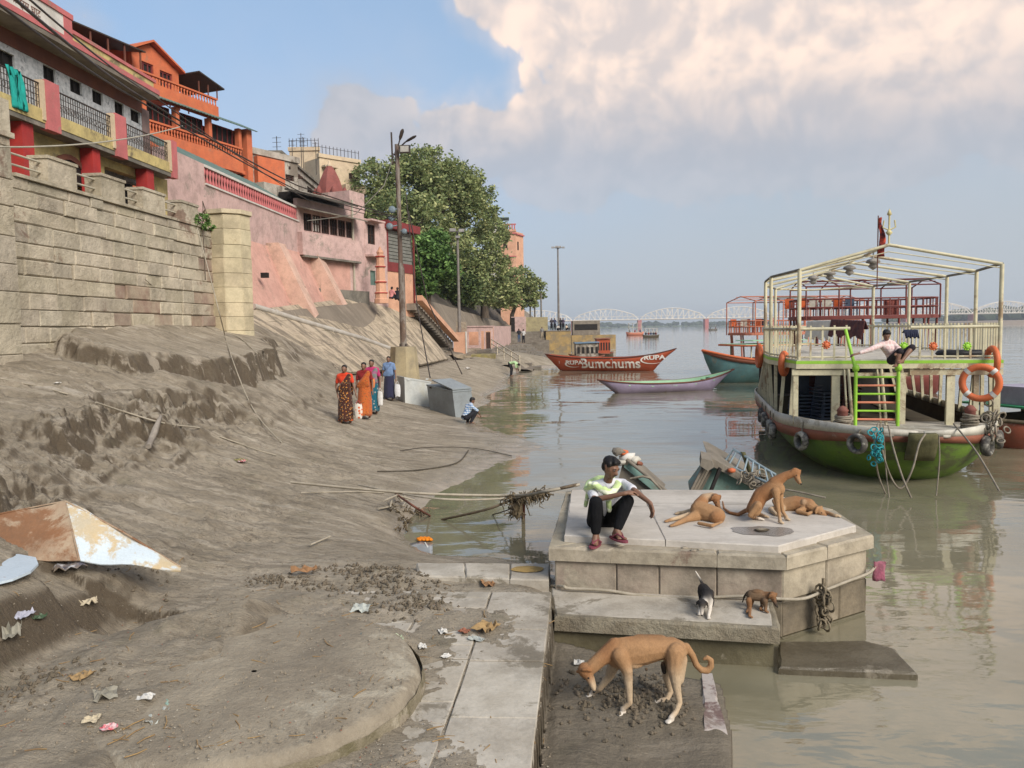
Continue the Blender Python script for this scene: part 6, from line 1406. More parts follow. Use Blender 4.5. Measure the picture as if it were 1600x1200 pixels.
for body, px, size, z, sx, bold in (('Bumchums', 952.5, .95, .52, 1.0, .022), ('RUPA', 896, .40, .60, 1.3, .012), ('RUPA', 1021, .42, .93, 1.35, .014)):
    me, sd = hull_text(body, px, size, 0, sx, bold); link('lettering', map_side(me, at_px(px), z, sx, .02 if px > 1000 else 0), t1)
def swoosh(px, z, w, h, lean):
    mb = MB(); n = 26; ou, iu = [], []
    for i in range(n+1):
        q = R(70)+R(245)*i/n; th_ = .06*math.sin(math.pi*i/n)+.012; ou.append((w*math.cos(q), h*math.sin(q), 0)); iu.append(((w-th_*1.6)*math.cos(q), (h-th_)*math.sin(q), 0))
    mb.grid([ou, iu], smooth=False); link('emblem', map_side(mb.mesh('emblem', lw), at_px(px), z, 1, lean), t1)
swoosh(894, .50, .62, .24, 0); swoosh(1018, .80, .80, .30, .04)
me, sd = hull_text('1', 0, .3, 0); link('lettering', map_side(me, at_px(871.5), .62), t1)
lav = mat('hull_lavender', (.36,.30,.42), (.30,.25,.36), 1.5, .6, .25, c3=(.22,.18,.16), c3amt=.2, grime=.2)
mint = mat('mint_paint', (.34,.58,.37), (.30,.50,.33), 2, .6, .15, grime=.15)
t2, B2 = rowboat('rowing_boat', 933, 1147, 607, 35.3, 37.2, 'long lavender rowing boat with mint green inside lying before the lettered one', lav, mint, brownm, 1.6, .44, .5, 5)
# teal hull with mint cabin roof and orange gunwale
tealh = mat('hull_teal', (.13,.27,.27), (.10,.21,.22), 1.6, .6, .3, c3=(.25,.22,.16), c3amt=.25, grime=.3)
bA, bB = CG(8.3, 30), CG(15.2, 36.0)
bA, bB = CG((1098-800)/1200*41, 41), CG((1310-800)/1200*43, 43)
t3 = boat_root('cabin_boat', bA, bB, 'teal wooden boat with orange gunwale and low mint green cabin roof', 'boat')
B3 = Boat((bA-bB).length, 3.4, 1.15, -.3, bow=.5, stern=.3, sheer=.6, ns=26, nt=7, flare=.6); B3.hull(t3, tealh, ins=inner, thick=.06, rim=ringm, rimw=.07); B3.band(t3, 'orange_strake', hullred, .86, 1.0, .03)
mb = MB(); mb.grid([[Vector((B3.half(tt)*.9*f, (tt-.5)*B3.L, B3.gz(tt)+.02)) for f in (-1,0,1)] for tt in (.03,.1,.17)]); o = mb.build('bow_deck', mint, t3)
mb = MB(); mb.prism([(-1.35,-2.4,2.0),(1.35,-2.4,2.0),(1.35,1.9,2.0),(-1.35,1.9,2.0)], (0,0,.05)); mb.prism([(-.9,-1.7,2.2),(.9,-1.7,2.2),(.9,1.6,2.2),(-.9,1.6,2.2)], (0,0,.04)); o = mb.build('cabin_roof', mint, t3); fix(o.data)
mb = MB(); mb.tube([(-1.4,-2.45,1.98),(1.4,-2.45,1.98),(1.4,1.95,1.98),(-1.4,1.95,1.98),(-1.4,-2.45,1.98)], .05, 5); mb.build('roof_edge', ringm, t3)
for x in (-1.05, 1.05):
    for y in (-1.9, 0, 1.7): mb = MB(); mb.tube([(x,y,1.0),(x,y,2.0)], .04, 5); mb.build('cabin_post', boatcream, t3)
mb = MB(); mb.box(-1.2,-1.0,.25,1.2,2.5,.8); mb.build('cargo', inner, t3)

# ===== other double-deckers
def double_deck(name, pL, pR, label, colm, railm, d2=2.3, rt=4.3, deckw=3.6, roof=True, chairs=(), curtain=None):
    t = boat_root(name, pL, pR, label, 'boat'); L = (pL-pR).length
    Bt = Boat(L, deckw, .95, -.3, bow=.4, stern=.35, sheer=.25, ns=22, nt=6, flare=.6); Bt.hull(t, colm, ins=inner, thick=.06, rim=railm, rimw=.06)
    def out(n=30, ins=0.): return [Vector(((deckw/2-ins)*math.copysign(abs(math.cos(2*math.pi*i/n))**.45, math.cos(2*math.pi*i/n)), (L*.43-ins)*math.copysign(abs(math.sin(2*math.pi*i/n))**.7, math.sin(2*math.pi*i/n)), 0)) for i in range(n)]
    o_ = out(); mb = MB(); mb.prism([p+Vector((0,0,d2)) for p in o_], (0,0,.12)); fix(mb.build('upper_deck', railm, t).data)
    r = out(ins=.05)
    for z in (.85, .12, .5): mb = MB(); mb.tube([p+Vector((0,0,d2+z)) for p in r+[r[0]]], .035, 5); mb.build('deck_rail', railm, t)
    bm_ = MB(); bm_.box(-.02,-.02,0,.02,.02,.74); me = bm_.mesh('rail_baluster', railm)
    for p in walk(r+[r[0]], .34): link('rail_baluster', me, t, loc=(p.x, p.y, d2+.12))
    for p in walk(r+[r[0]], 1.05): mb = MB(); mb.tube([(p.x*.96, p.y*.97, .8), (p.x, p.y, d2)], .05, 5); mb.build('deck_post', railm, t)
    if roof:
        ys_ = [L*.43*f for f in (-.9,-.45,0,.45,.9)]; rd = []
        for y in ys_:
            x = deckw/2-.1
            for sd in (-1, 1): mb = MB(); mb.tube([(sd*x, y, d2), (sd*x, y, rt)], .035, 5); mb.build('canopy_post', railm, t); mb = MB(); mb.tube([(sd*x, y, rt), (0, y, rt+.32)], .03, 5); mb.build('rafter', railm, t)
            rd.append((0, y, rt+.32))
        mb = MB(); mb.tube(rd, .03, 5)
        for sd in (-1, 1): mb.tube([(sd*x, y, rt) for y in ys_], .03, 5)
        for f in (.33, .66): 
            for sd in (-1, 1): mb.tube([(sd*x*f, y, rt+.45*(1-f)) for y in ys_], .02, 4)
        mb.build('purlins', railm, t)
    M_ = Matrix.Translation(t.location) @ Matrix.Rotation(t.rotation_euler.z, 4, 'Z')
    for i, (x, y, cm, nm) in enumerate(chairs):
        o = link('plastic_chair', cm, None, loc=M_ @ Vector((x, y, d2+.12))); o.rotation_euler = (0, 0, t.rotation_euler.z+math.pi/2+random.uniform(-.3,.3)); tag(o, nm, 'chair', 'plastic chairs on the upper deck of the '+label.split(' with')[0])
    return t, Bt, M_
maro = mat('boat_maroon', (.20,.05,.04), (.15,.04,.035), 2, .6, .15, grime=.15)
chs = [(-1.3+.25*(i % 2), -2.7+.52*i, [cm_or, cm_or, cm_wh, cm_wh, cm_or, cm_bl][i], ['orange','orange','cream','cream','orange','dark blue'][i]+' plastic chair facing the river on the maroon double-deck boat, '+['first','second','third','fourth','fifth','sixth'][i]+' from the left') for i in range(6)]
tM, BM, MM = double_deck('tour_boat', CG((1218-800)/1200*34, 34), CG((1475-800)/1200*33, 33), 'maroon double-deck boat with a bare canopy behind the green one', maro, maro, 3.25, 4.62, 3.4, chairs=chs)
for i in range(6):
    mb = MB(); mb.box(-1.74, .3+i*.42, 3.45, -1.70, .36+i*.42, 4.1); mb.build('rail_panel', maro, tM)
mb = MB(); mb.box(-1.78, 1.5, 3.4, -1.74, 2.1, 4.08); mb.build('carved_panel', mat('boat_brick', (.36,.10,.07), (.28,.08,.06), 9, .7), tM)
ora = mat('boat_orange', (.56,.20,.12), (.50,.19,.12), 2, .6, .15, grime=.15)
ch2 = [(-1.2+.3*(i % 2), -3.3+.5*i, [cm_or, cm_wh, cm_or, cm_or, cm_bl][i], ['orange','cream','orange','orange','dark'][i]+' plastic chair on the orange double-deck boat, '+['first','second','third','fourth','fifth'][i]+' from the left') for i in range(5)]
tO, BO, MO = double_deck('tour_boat', CG((1132-800)/1200*46, 46), CG((1345-800)/1200*48, 48), 'orange double-deck boat with scalloped rail left of the maroon one', ora, ora, 2.45, 4.45, 3.6, chairs=ch2)
mb = MB(); mb.prism([MO @ Vector(p) for p in ((-1.5,-1.5,4.75),(1.3,-2.3,4.6),(1.4,.6,4.6),(-1.4,1.2,4.8))], (0,0,.05)); fix(mb.build('canopy_sheet', greym, None, label='ragged dark sheet thrown over the canopy of the orange boat', cat='sheet').data)
# small craft far out, ferries, houseboat
def far_boat(px, pyw, w_px, label, colm, roofm, h_px, decks=2, people=0):
    p = PZ(px, pyw, 0.0); d = (p-EYE).length; s = d/1200; t = thing('river_boat', (p.x, p.y, 0), label, 'boat', None, rz=YAW, world=False); L = w_px*s; Hh = h_px*s
    mb = MB(); rows = []
    for i in range(9):
        f = i/8*2-1; w = L*.14*(1-abs(f)**3)+.02; z = Hh*.22*(1+.35*f*f); rows.append([Vector((f*L/2, -w, z)), Vector((f*L/2*.9, -w*.5, -.2)), Vector((f*L/2*.9, w*.5, -.2)), Vector((f*L/2, w, z))])
    mb.grid(rows); o = mb.build('hull', colm, t); fix(o.data); md = o.modifiers.new('s', 'SOLIDIFY'); md.thickness = .08
    for k in range(decks):
        z = Hh*(.24+.38*k+ (.0 if decks > 1 else .3)); mb = MB(); mb.box(-L*.36, -L*.12, z, L*.38, L*.12, z+.1); mb.build('deck', roofm, t)
        for x in (-.34, -.12, .12, .36):
            for y in (-.11, .11): mb = MB(); mb.box(x*L-.06, y*L-.06, z, x*L+.06, y*L+.06, min(Hh, z+Hh*.38)); mb.build('post', roofm, t)
    mb = MB(); mb.box(-L*.4, -L*.14, Hh-.1, L*.4, L*.14, Hh); mb.build('roof', roofm, t)
    for i in range(people):
        mb = MB(); x = -L*.3+L*.6*i/max(1, people-1); mb.lathe([(0,0),(.28,.0),(.30,.5),(.16,.62),(.12,.68),(.14,.82),(0,.95)], (x, random.uniform(-.4,.4), Hh*.24+.1), 8); tag(mb.build('passenger', mat(['dark_coat','red_coat','blue_coat'][i % 3], [(.05,.05,.06),(.3,.06,.05),(.08,.1,.2)][i % 3]), t))
    return t
far_boat(992, 524, 28, 'orange and white double-deck ferry in mid river before the bridge', ora, boatwhite, 19, 2, 3)
far_boat(1017, 527, 26, 'low canopied boat full of passengers right of the orange ferry', inner, whitem, 14, 1, 5)
far_boat(1114, 516, 14, 'small distant grey boat alone near the right bridge pier', greym, greym, 9, 1, 2)
def houseboat(px0, px1, d, label, z1, roofm, wallm_, hullm_):
    a, b = CG((px0-800)/1200*d, d), CG((px1-800)/1200*d, d); t = boat_root('houseboat', a, b, label, 'boat'); L = (a-b).length
    Bt = Boat(L, 2.2, .55, -.2, bow=.4, stern=.3, ns=18, nt=5); Bt.hull(t, hullm_, ins=inner, thick=.05, rim=hullred)
    mb = MB(); mb.box(-.85, -L*.32, .5, .85, L*.3, z1); o = mb.build('cabin', wallm_, t)
    for i in range(5): 
        for sd in (-1, 1): mb = MB(); y = -L*.28+L*.125*i; mb.box(sd*.85-.012, y, .85, sd*.85+.012, y+L*.07, z1-.3); mb.build('window', darkm, t)
    mb = MB(); mb.prism([(-1.0,-L*.35,z1),(1.0,-L*.35,z1),(1.0,L*.33,z1+.05),(-1.0,L*.33,z1+.05)], (0,0,.09)); o = mb.build('roof', roofm, t); fix(o.data); return t
bluet = plain('blue_sheet', (.16,.24,.33), .8)
houseboat(888, 944, 66, 'pale cabin boat with blue sheet roof moored behind the lettered boat', 1.7, bluet, oldwhite, tealh)
houseboat(925, 958, 74, 'second cabin boat with rusty red end behind the white one', 1.9, hullred, red1, inner)
# boats at the right edge behind the hero boat
a, b = CG((1540-800)/1200*18.5, 18.5), CG((1720-800)/1200*19.8, 19.8)
t4 = boat_root('workboat', a, b, 'rust red workboat with lilac deckhouse and green side board at the right edge', 'boat')
B4 = Boat((a-b).length, 2.0, .62, -.3, bow=.3, stern=.3, ns=18, nt=6, sheer=.1); B4.hull(t4, mat('hull_rust', (.36,.09,.05), (.27,.08,.05), 1.5, .6, .3, c3=(.40,.33,.27), c3amt=.35, grime=.3), ins=inner, thick=.06, rim=inner, rimw=.05)
lil = mat('lilac_paint', (.40,.37,.46), (.33,.30,.38), 2, .7, .2, grime=.2)
mb = MB(); mb.box(-1.3,-1.2,.95,1.0,2.3,1.0); mb.build('deck_board', mat('kelly_green', (.05,.30,.14), (.04,.24,.11), 2, .6), t4)
for y in (-1.0, -.1, .9, 1.9): mb = MB(); mb.box(-1.25,y,.5,-1.15,y+.08,.95); mb.box(.9,y,.5,1.0,y+.08,.95); mb.build('deck_post', inner, t4)
mb = MB(); mb.box(-.7,-.9,1.0,.6,.1,1.45); mb.build('deckhouse', lil, t4); mb = MB(); mb.box(-.75,.1,1.3,.65,.9,1.42); mb.build('hatch', darkm, t4); mb = MB(); mb.box(-.6,.15,1.0,.5,.85,1.299); mb.build('engine_box', darkm, t4)
mb = MB()
for k in range(14): q = Vector((random.gauss(-1.1,.12), random.gauss(.6,.2), random.gauss(.98,.06))); mb.torus(q, random.uniform(.06,.13), .03, (random.gauss(0,1), random.gauss(0,1), random.gauss(0,.6)), 10, 5)
mb.build('rope_heap', mat('rope_pink', (.33,.20,.16), (.22,.14,.12), 8, .95, .6), t4)

# ===== sunken teal boats beside the platform
tealw = mat('weathered_teal', (.20,.33,.29), (.15,.25,.22), 1.6, .8, .4, c3=(.22,.19,.14), c3amt=.32, grime=.35)
greyw = mat('silvered_wood', (.23,.20,.16), (.16,.14,.11), 3, .9, .6, grime=.3, stretch=(1,1,.4))
ta = thing('sunken_boat', tuple(PZ(1130,770,0)), 'tilted wreck of a teal wooden boat with a steel ladder rack, right behind the platform', 'wreck')
def pq(l, d): return [PD(x, y, d+dd) for x, y, dd in l]
mb = MB(); mb.prism(pq([(1118,722,0), (1182,758,0), (1172,774,0), (1078,774,0), (1104,738,.0)], 11.6), Vector((.1,.8,.05))); fix(mb.build('stem_panel', tealw, ta).data)
mb = MB(); mb.prism(pq([(1108,716,0), (1118,719,0), (1198,764,0), (1192,771,0), (1112,728,0)], 11.45), Vector((.1,1.1,.1))); fix(mb.build('gunwale', greyw, ta).data)
mb = MB(); mb.prism(pq([(1096,716,0),(1112,720,0),(1116,730,0),(1106,736,0),(1094,728,0)], 11.3), Vector((.05,.35,.05))); fix(mb.build('broken_block', greyw, ta).data)
for i in range(5): mb = MB(); x = 1096+i*4.5; mb.prism(pq([(x,732+i,0),(x+3.6,733+i,0),(x-18,776,0),(x-22,776,0)], 11.4+.06*i), Vector((.02,.12,0))); fix(mb.build('plank', greyw, ta).data)
mb = MB(); mb.prism(pq([(1124,730,0),(1128,733,0),(1112,772,0),(1107,772,0)], 11.42), Vector((.0,.06,0))); fix(mb.build('rib', darkm, ta).data)
steel = mat('painted_steel', (.26,.33,.36), (.2,.25,.27), 4, .5, .1)
mb = MB(); LA, LB_ = PD(1131,724,11.9), PD(1146,702,11.9); LC, LD = PD(1226,766,10.9), PD(1212,742,11.4)
mb.tube([LA, LB_, LD], .022, 6); mb.tube([LA, LC], .022, 6)
for i in range(7): mb.tube([LA.lerp(LC, (i+.6)/7.5), LB_.lerp(LD, (i+.6)/7.5)], .016, 5)
mb.build('ladder_rack', steel, ta)
mb = MB(); mb.tube([PD(1195,760,11), PD(1245,768,10.6), PD(1290,778,10.4)], .014, 5)
for k in range(16): q = PD(1168+random.uniform(-14,26), 748+random.uniform(-10,14), 11.3); mb.torus(q, random.uniform(.03,.07), .012, (random.gauss(0,1), random.gauss(0,1), random.gauss(0,.6)), 9, 4)
mb.build('tangled_rope', ropem, ta)
mb = MB(); mb.grid([[PD(1157+j*3+i*1.8, 706+i*5.2+random.uniform(-1,1), 11.8) for j in range(3)] for i in range(9)]); o = mb.build('weed_rag', mossm, ta); md = o.modifiers.new('s', 'SOLIDIFY'); md.thickness = .05
o = MB().lathe([(0,-.04),(.06,-.02),(.06,.02),(0,.04)], PD(1143,735,11.4), 8).build('orange_rag', ringm, ta)
tb2 = thing('sunken_boat', tuple(PZ(1000,770,0)), 'half sunken narrow teal boat with a bundle on its raised end behind the man', 'wreck')
mb = MB(); mb.prism(pq([(974,719,0),(984,722,0),(1036,768,0),(1024,772,0),(985,772,0),(966,750,0)], 10.9), Vector((.1,.5,0))); fix(mb.build('side_planking', greyw, tb2).data)
mb = MB(); mb.prism(pq([(976,720,0),(986,724,0),(1034,768,0),(1022,768,0),(975,730,0)], 10.84), Vector((.05,.05,0))); fix(mb.build('teal_strake', tealw, tb2).data)
mb = MB(); mb.tube([PD(978,717,10.8), PD(1042,768,10.6)], .028, 6); mb.build('gunwale', greyw, tb2)
mb = MB(); mb.tube([PD(985,748,10.7), PD(1004,744,10.6), PD(1016,747,10.6), PD(1034,766,10.5)], .018, 5); mb.build('loose_rope', ropem, tb2)
for (px, py, r_, mt_, nm) in ((980,714,.09,whitem,'white_bundle'), (990,718,.09,boatwhite,'white_bundle'), (975,707,.06,ringm,'orange_cloth'), (966,705,.09,greyw,'stem_head'), (998,724,.05,hullred,'red_knob'), (972,722,.08,boatwhite,'white_bundle')):
    mb = MB(); mb.lathe([(0,-1),(.7,-.75),(1,0),(.75,.7),(0,.95)], (0,0,0), 10); me = mb.mesh(nm, mt_)
    for v in me.vertices: v.co = Vector((v.co.x*1.15, v.co.y, v.co.z*.62))*r_*(1+.75*noise.noise(v.co*1.9+Vector((px,0,0))))
    c = PD(px, py, 10.85); o = link(nm, me, tb2); o.matrix_parent_inverse = Matrix.Translation(tb2.location).inverted(); o.location = c
# ------------------------------------------------------------------ people and animals: one continuous skin grown over joints
_ico = bmesh.new(); bmesh.ops.create_icosphere(_ico, subdivisions=2, radius=1); ICO = [v.co.copy() for v in _ico.verts]; _ico.free()
def ball(c, r, M=None): return (Vector(c), Vector((r, r, r)) if isinstance(r, (int, float)) else Vector(r), M)
def organic(name, prims, voxel, mats, parent, smooth=5, fac=.5, disp=0., sub=0):
    """prims: list of (colour, [balls]); each is the hull of its balls; everything is fused by a voxel remesh"""
    bm = bmesh.new()
    for col, bl in prims:
        vs = []
        for c, r, M in bl:
            for v in ICO:
                p = Vector((v.x*r.x, v.y*r.y, v.z*r.z)); vs.append(bm.verts.new((M @ p if M else p)+c))
        bmesh.ops.convex_hull(bm, input=vs)
    for v in [v for v in bm.verts if not v.link_faces]: bm.verts.remove(v)
    me = bpy.data.meshes.new(name); bm.to_mesh(me); bm.free()
    o = bpy.data.objects.new('tmp', me); COL.objects.link(o)
    md = o.modifiers.new('r', 'REMESH'); md.mode = 'VOXEL'; md.voxel_size = voxel; md.use_smooth_shade = True
    md = o.modifiers.new('s', 'SMOOTH'); md.factor = fac; md.iterations = smooth
    dg = bpy.context.evaluated_depsgraph_get(); out = bpy.data.meshes.new_from_object(o.evaluated_get(dg)); bpy.data.objects.remove(o); out.name = name
    n = len(out.vertices); co = np.empty(n*3); out.vertices.foreach_get('co', co); co = co.reshape(-1, 3)
    sp, sr, sc = [], [], []
    for col, bl in prims:
        for i in range(max(1, len(bl)-1)):
            a, b = bl[i], bl[min(i+1, len(bl)-1)]
            for f in ((0, .25, .5, .75, 1) if len(bl) > 1 else (0,)): sp.append(a[0].lerp(b[0], f)); sr.append((sum(a[1])/3)*(1-f)+(sum(b[1])/3)*f); sc.append(col)
    sp = np.array([tuple(p) for p in sp]); sr = np.array(sr); sc = np.array(sc, float)
    cols = np.empty((n, 4)); cols[:,3] = 1
    for i in range(0, n, 8000):
        d = np.linalg.norm(co[i:i+8000,None]-sp, axis=2)-sr; d -= d.min(axis=1)[:,None]; w = np.exp(-d/(voxel*2.2)); cols[i:i+8000,:3] = (w @ sc)/w.sum(axis=1)[:,None]
    at = out.color_attributes.new('coat', 'FLOAT_COLOR', 'POINT'); at.data.foreach_set('color', cols.ravel())
    out.materials.clear()
    for m in (mats if isinstance(mats, list) else [mats]): out.materials.append(m)
    out.polygons.foreach_set('use_smooth', np.ones(len(out.polygons), bool))
    o = bpy.data.objects.new(name, out); COL.objects.link(o)
    if parent is not None: o.parent = parent; o.matrix_parent_inverse = Matrix.Translation(parent['_o']).inverted() if '_o' in parent else Matrix.Identity(4)
    return o
def coat_mat(name, rough=.8, fur=0., sss=0., spec=.3, pat=None):
    m = bpy.data.materials.new(name); m.use_nodes = True; g = NG(m.node_tree)
    c = g.n('ShaderNodeVertexColor', layer_name='coat'); geo = g.n('ShaderNodeNewGeometry'); pos = g.last.outputs['Position']
    n1 = g.noise(pos, 14, 5, .7); n2 = g.noise(g.v('MULTIPLY', pos, (1, 1, .35)), 130, 3, .7)
    c = g.n('ShaderNodeHueSaturation', {'Value': g.lin(g.m('ADD', g.m('MULTIPLY', n1, .6), g.m('MULTIPLY', n2, fur)), .3, .8, .62, 1.32) if fur else g.lin(n1, .3, .7, .85, 1.15), 'Color': c})
    if fur: c = g.mix(g.m('MULTIPLY', g.ss(g.noise(pos, 7, 6, .75), .52, .66), .38), c, (.10, .06, .035, 1))
    bump = g.n('ShaderNodeBump', {'Strength': .5 if fur else .25, 'Distance': .006, 'Height': g.m('ADD', n2, g.m('MULTIPLY', n1, .6))})
    g.n('ShaderNodeOutputMaterial', (g.n('ShaderNodeBsdfPrincipled', {'Base Color': c, 'Roughness': rough, 'Normal': bump, 'Specular IOR Level': spec, 'Sheen Weight': .02 if fur else 0}),)); return m
furm = coat_mat('short_fur', .75, .5, spec=.2); skinm = coat_mat('skin', .5, 0, spec=.4)
def cloth(name, c, c2=None, kind='plain', scale=20., c3=None):
    m = bpy.data.materials.new(name); m.use_nodes = True; g = NG(m.node_tree)
    geo = g.n('ShaderNodeNewGeometry'); pos = g.last.outputs['Position']; c = (*c, 1); c2 = (*(c2 or c[:3]), 1)
    if kind == 'floral':
        v = g.n('ShaderNodeTexVoronoi', {'Vector': pos, 'Scale': scale, 'Randomness': .9}); col = g.mix(g.ss(v, .32, .25), c, c2)
        if c3: v2 = g.n('ShaderNodeTexVoronoi', {'Vector': pos, 'Scale': scale*1.7}); col = g.mix(g.ss(v2, .22, .16), col, (*c3, 1))
    elif kind == 'check':
        x, y, z = [g.n('ShaderNodeSeparateXYZ', (pos,), out=i) for i in range(3)]; f = lambda q: g.ss(g.m('SINE', g.m('MULTIPLY', q, scale)), .55, .7)
        col = g.mix(g.m('MAXIMUM', f(z), f(g.m('ADD', x, y))), c, c2)
    elif kind == 'stripe':
        z = g.n('ShaderNodeSeparateXYZ', (pos,), out=2); col = g.mix(g.ss(g.m('SINE', g.m('MULTIPLY', g.m('ADD', z, g.m('MULTIPLY', g.noise(pos, 3, 2), .2)), scale)), .3, .5), c, c2)
    else: col = g.mix(g.ss(g.noise(pos, 9, 4), .35, .65), c, g.mix(.5, c, (*[x*.75 for x in c2[:3]], 1)))
    w = g.noise(g.v('MULTIPLY', pos, (1, 1, .45)), 16, 4, .6, .8); fine = g.noise(pos, 260, 2)
    bump = g.n('ShaderNodeBump', {'Strength': .9, 'Distance': .02, 'Height': g.m('ADD', w, g.m('MULTIPLY', fine, .05))})
    g.n('ShaderNodeOutputMaterial', (g.n('ShaderNodeBsdfPrincipled', {'Base Color': col, 'Roughness': .9, 'Normal': bump, 'Specular IOR Level': .15, 'Sheen Weight': 0. if max(c[:3]) < .05 else .15}),)); return m
hairm = plain('black_hair', (.012,.010,.009), .55); eyew = plain('eye_white', (.22,.19,.17), .3); lipm = plain('dark_lips', (.12,.05,.04), .6)
SK = (.185, .095, .058); SKD = (.13, .065, .042)

def basis(f, u):
    f = Vector(f).normalized(); r = f.cross(Vector(u)).normalized(); u = r.cross(f); return Matrix((r, f, u)).transposed()   # columns: right, forward, up
def head_parts(t, c, f, u, s, vox, hairstyle='short', skin=SK, neck=None, detail=True):
    """c: centre of the skull; f: where the face looks; s: scale (1 = adult)"""
    B_ = basis(f, u); q = lambda x, y, z: Vector(c)+B_ @ Vector((x*s, y*s, z*s)); b = lambda x, y, z, r: ball(q(x, y, z), tuple(k*s for k in r) if isinstance(r, tuple) else r*s, B_)
    P = [(skin, [b(0,-.012,.03,(.074,.092,.082))]), (skin, [b(0,.03,.0,(.064,.058,.07)), b(0,.052,-.078,(.030,.026,.022))]), (skin, [b(0,.0,-.04,(.058,.06,.05)), b(0,.05,-.075,(.034,.03,.024))]),
         (skin, [b(0,.086,.018,.008), b(0,.106,-.022,.013), b(.014,.092,-.026,.009)]), (skin, [b(0,.086,.018,.008), b(0,.106,-.022,.013), b(-.014,.092,-.026,.009)]),
         (skin, [b(-.035,.078,.028,.012), b(.035,.078,.028,.012)]), (SKD, [b(-.018,.086,-.050,.008), b(.018,.086,-.050,.008)]),
         (skin, [b(.074,-.008,.012,(.008,.016,.026)), b(.072,-.002,-.016,(.007,.010,.012))]), (skin, [b(-.074,-.008,.012,(.008,.016,.026)), b(-.072,-.002,-.016,(.007,.010,.012))])]
    if detail:
        mb = MB()
        for x in (-.03, .03): mb.lathe([(0,-1),(.7,-.7),(1,0),(.7,.7),(0,1)], q(x,.079,.012), 8, M=B_ @ Matrix.Diagonal((.013*s,.008*s,.008*s)))
        o = mb.build('eyes', eyew, t); mb = MB()
        for x in (-.03, .03): mb.lathe([(0,-1),(.7,-.7),(1,0),(.7,.7),(0,1)], q(x,.0865,.011), 8, M=B_ @ Matrix.Diagonal((.0058*s,.003*s,.0058*s))); mb.tube([q(x-.018,.084,.030), q(x,.090,.034), q(x+.018,.084,.030)], .0035*s, 5)
        mb.build('irises_and_brows', hairm, t)
        if hairstyle == 'short': mb = MB(); mb.tube([q(-.024,.090,-.043), q(0,.100,-.038), q(.024,.090,-.043)], .004*s, 5); mb.build('moustache', hairm, t)
    H_ = [((0,0,0), [b(0,-.022,.052,(.080,.092,.076))]), ((0,0,0), [b(0,-.052,.0,(.070,.055,.075))]), ((0,0,0), [b(-.03,.052,.088,.026), b(.03,.055,.09,.026), b(0,.0,.11,.028)]), ((0,0,0), [b(-.068,.012,.05,(.014,.03,.035))]), ((0,0,0), [b(.068,.012,.05,(.014,.03,.035))])]
    if hairstyle == 'bun': H_ = [((0,0,0), [b(0,-.028,.046,(.081,.09,.078))]), ((0,0,0), [b(0,-.052,-.01,(.070,.055,.075))]), ((0,0,0), [b(0,-.118,-.01,(.04,.035,.04))])]
    organic('hair', H_, vox, hairm, t, 3)
    return P
def hand(w, d, pn, s, curl=.5, skin=SK, spread=.0):
    """w wrist, d pointing direction, pn palm normal (fingers curl that way)"""
    d = Vector(d).normalized(); pn = (Vector(pn)-d*Vector(pn).dot(d)).normalized(); sd = d.cross(pn); w = Vector(w); P = []
    k = lambda a, b_, c_: w+(d*a+sd*b_+pn*c_)*s
    P.append((skin, [ball(w, .024*s), ball(k(.05,-.026,0), .013*s), ball(k(.05,.026,0), .013*s)])); P.append((skin, [ball(k(.045,-.028,0), .013*s), ball(k(.045,.028,0), .013*s), ball(k(.085,-.03,0), .0115*s), ball(k(.085,.03,0), .0115*s)]))
    for i, (o_, L) in enumerate(((-.031,.068), (-.0105,.078), (.0105,.074), (.031,.058))):
        a = k(.085, o_, 0); q1 = curl*.7; dd = (d*math.cos(q1)+pn*math.sin(q1)+sd*spread*(i-1.5)*.2).normalized(); m1 = a+dd*L*.5*s; q2 = curl*1.7; d2 = (d*math.cos(q2)+pn*math.sin(q2)+sd*spread*(i-1.5)*.2).normalized(); m2 = m1+d2*L*.5*s
        P.append((skin, [ball(a, .0105*s), ball(m1, .0092*s)])); P.append((skin, [ball(m1, .0092*s), ball(m2, .0078*s)]))
    a = k(.03,-.03,.004); m1 = k(.062,-.055,.018); m2 = k(.092,-.058,.030); P.append((skin, [ball(a, .014*s), ball(m1, .0105*s)])); P.append((skin, [ball(m1, .0105*s), ball(m2, .0088*s)]))
    return P
def foot(an, toe, s, skin=SK):
    an, toe = Vector(an), Vector(toe); d = (toe-an); d.z = 0; d.normalize(); sd = Vector((d.y, -d.x, 0)); heel = Vector((an.x, an.y, toe.z))-d*.04*s; ball_ = toe-d*.04*s; P = []
    P.append((skin, [ball(an, .034*s), ball(heel+Vector((0,0,.02*s)), .030*s)])); P.append((skin, [ball(an, .034*s), ball(ball_+Vector((0,0,.010*s)), (.036*s,.036*s,.018*s)), ball(heel+Vector((0,0,.02*s)), .028*s)]))
    for i in range(5): o_ = (-.034+.017*i); P.append((skin, [ball(ball_+sd*o_*s, .011*s), ball(ball_+d*(.055-.006*abs(i-1)-.004*i)*s+sd*o_*1.1*s, .0095*s if i else .012*s)]))
    return P
def limb(c, pts, rs): return [(c, [ball(pts[i], rs[i]), ball(pts[i+1], rs[i+1])]) for i in range(len(pts)-1)]
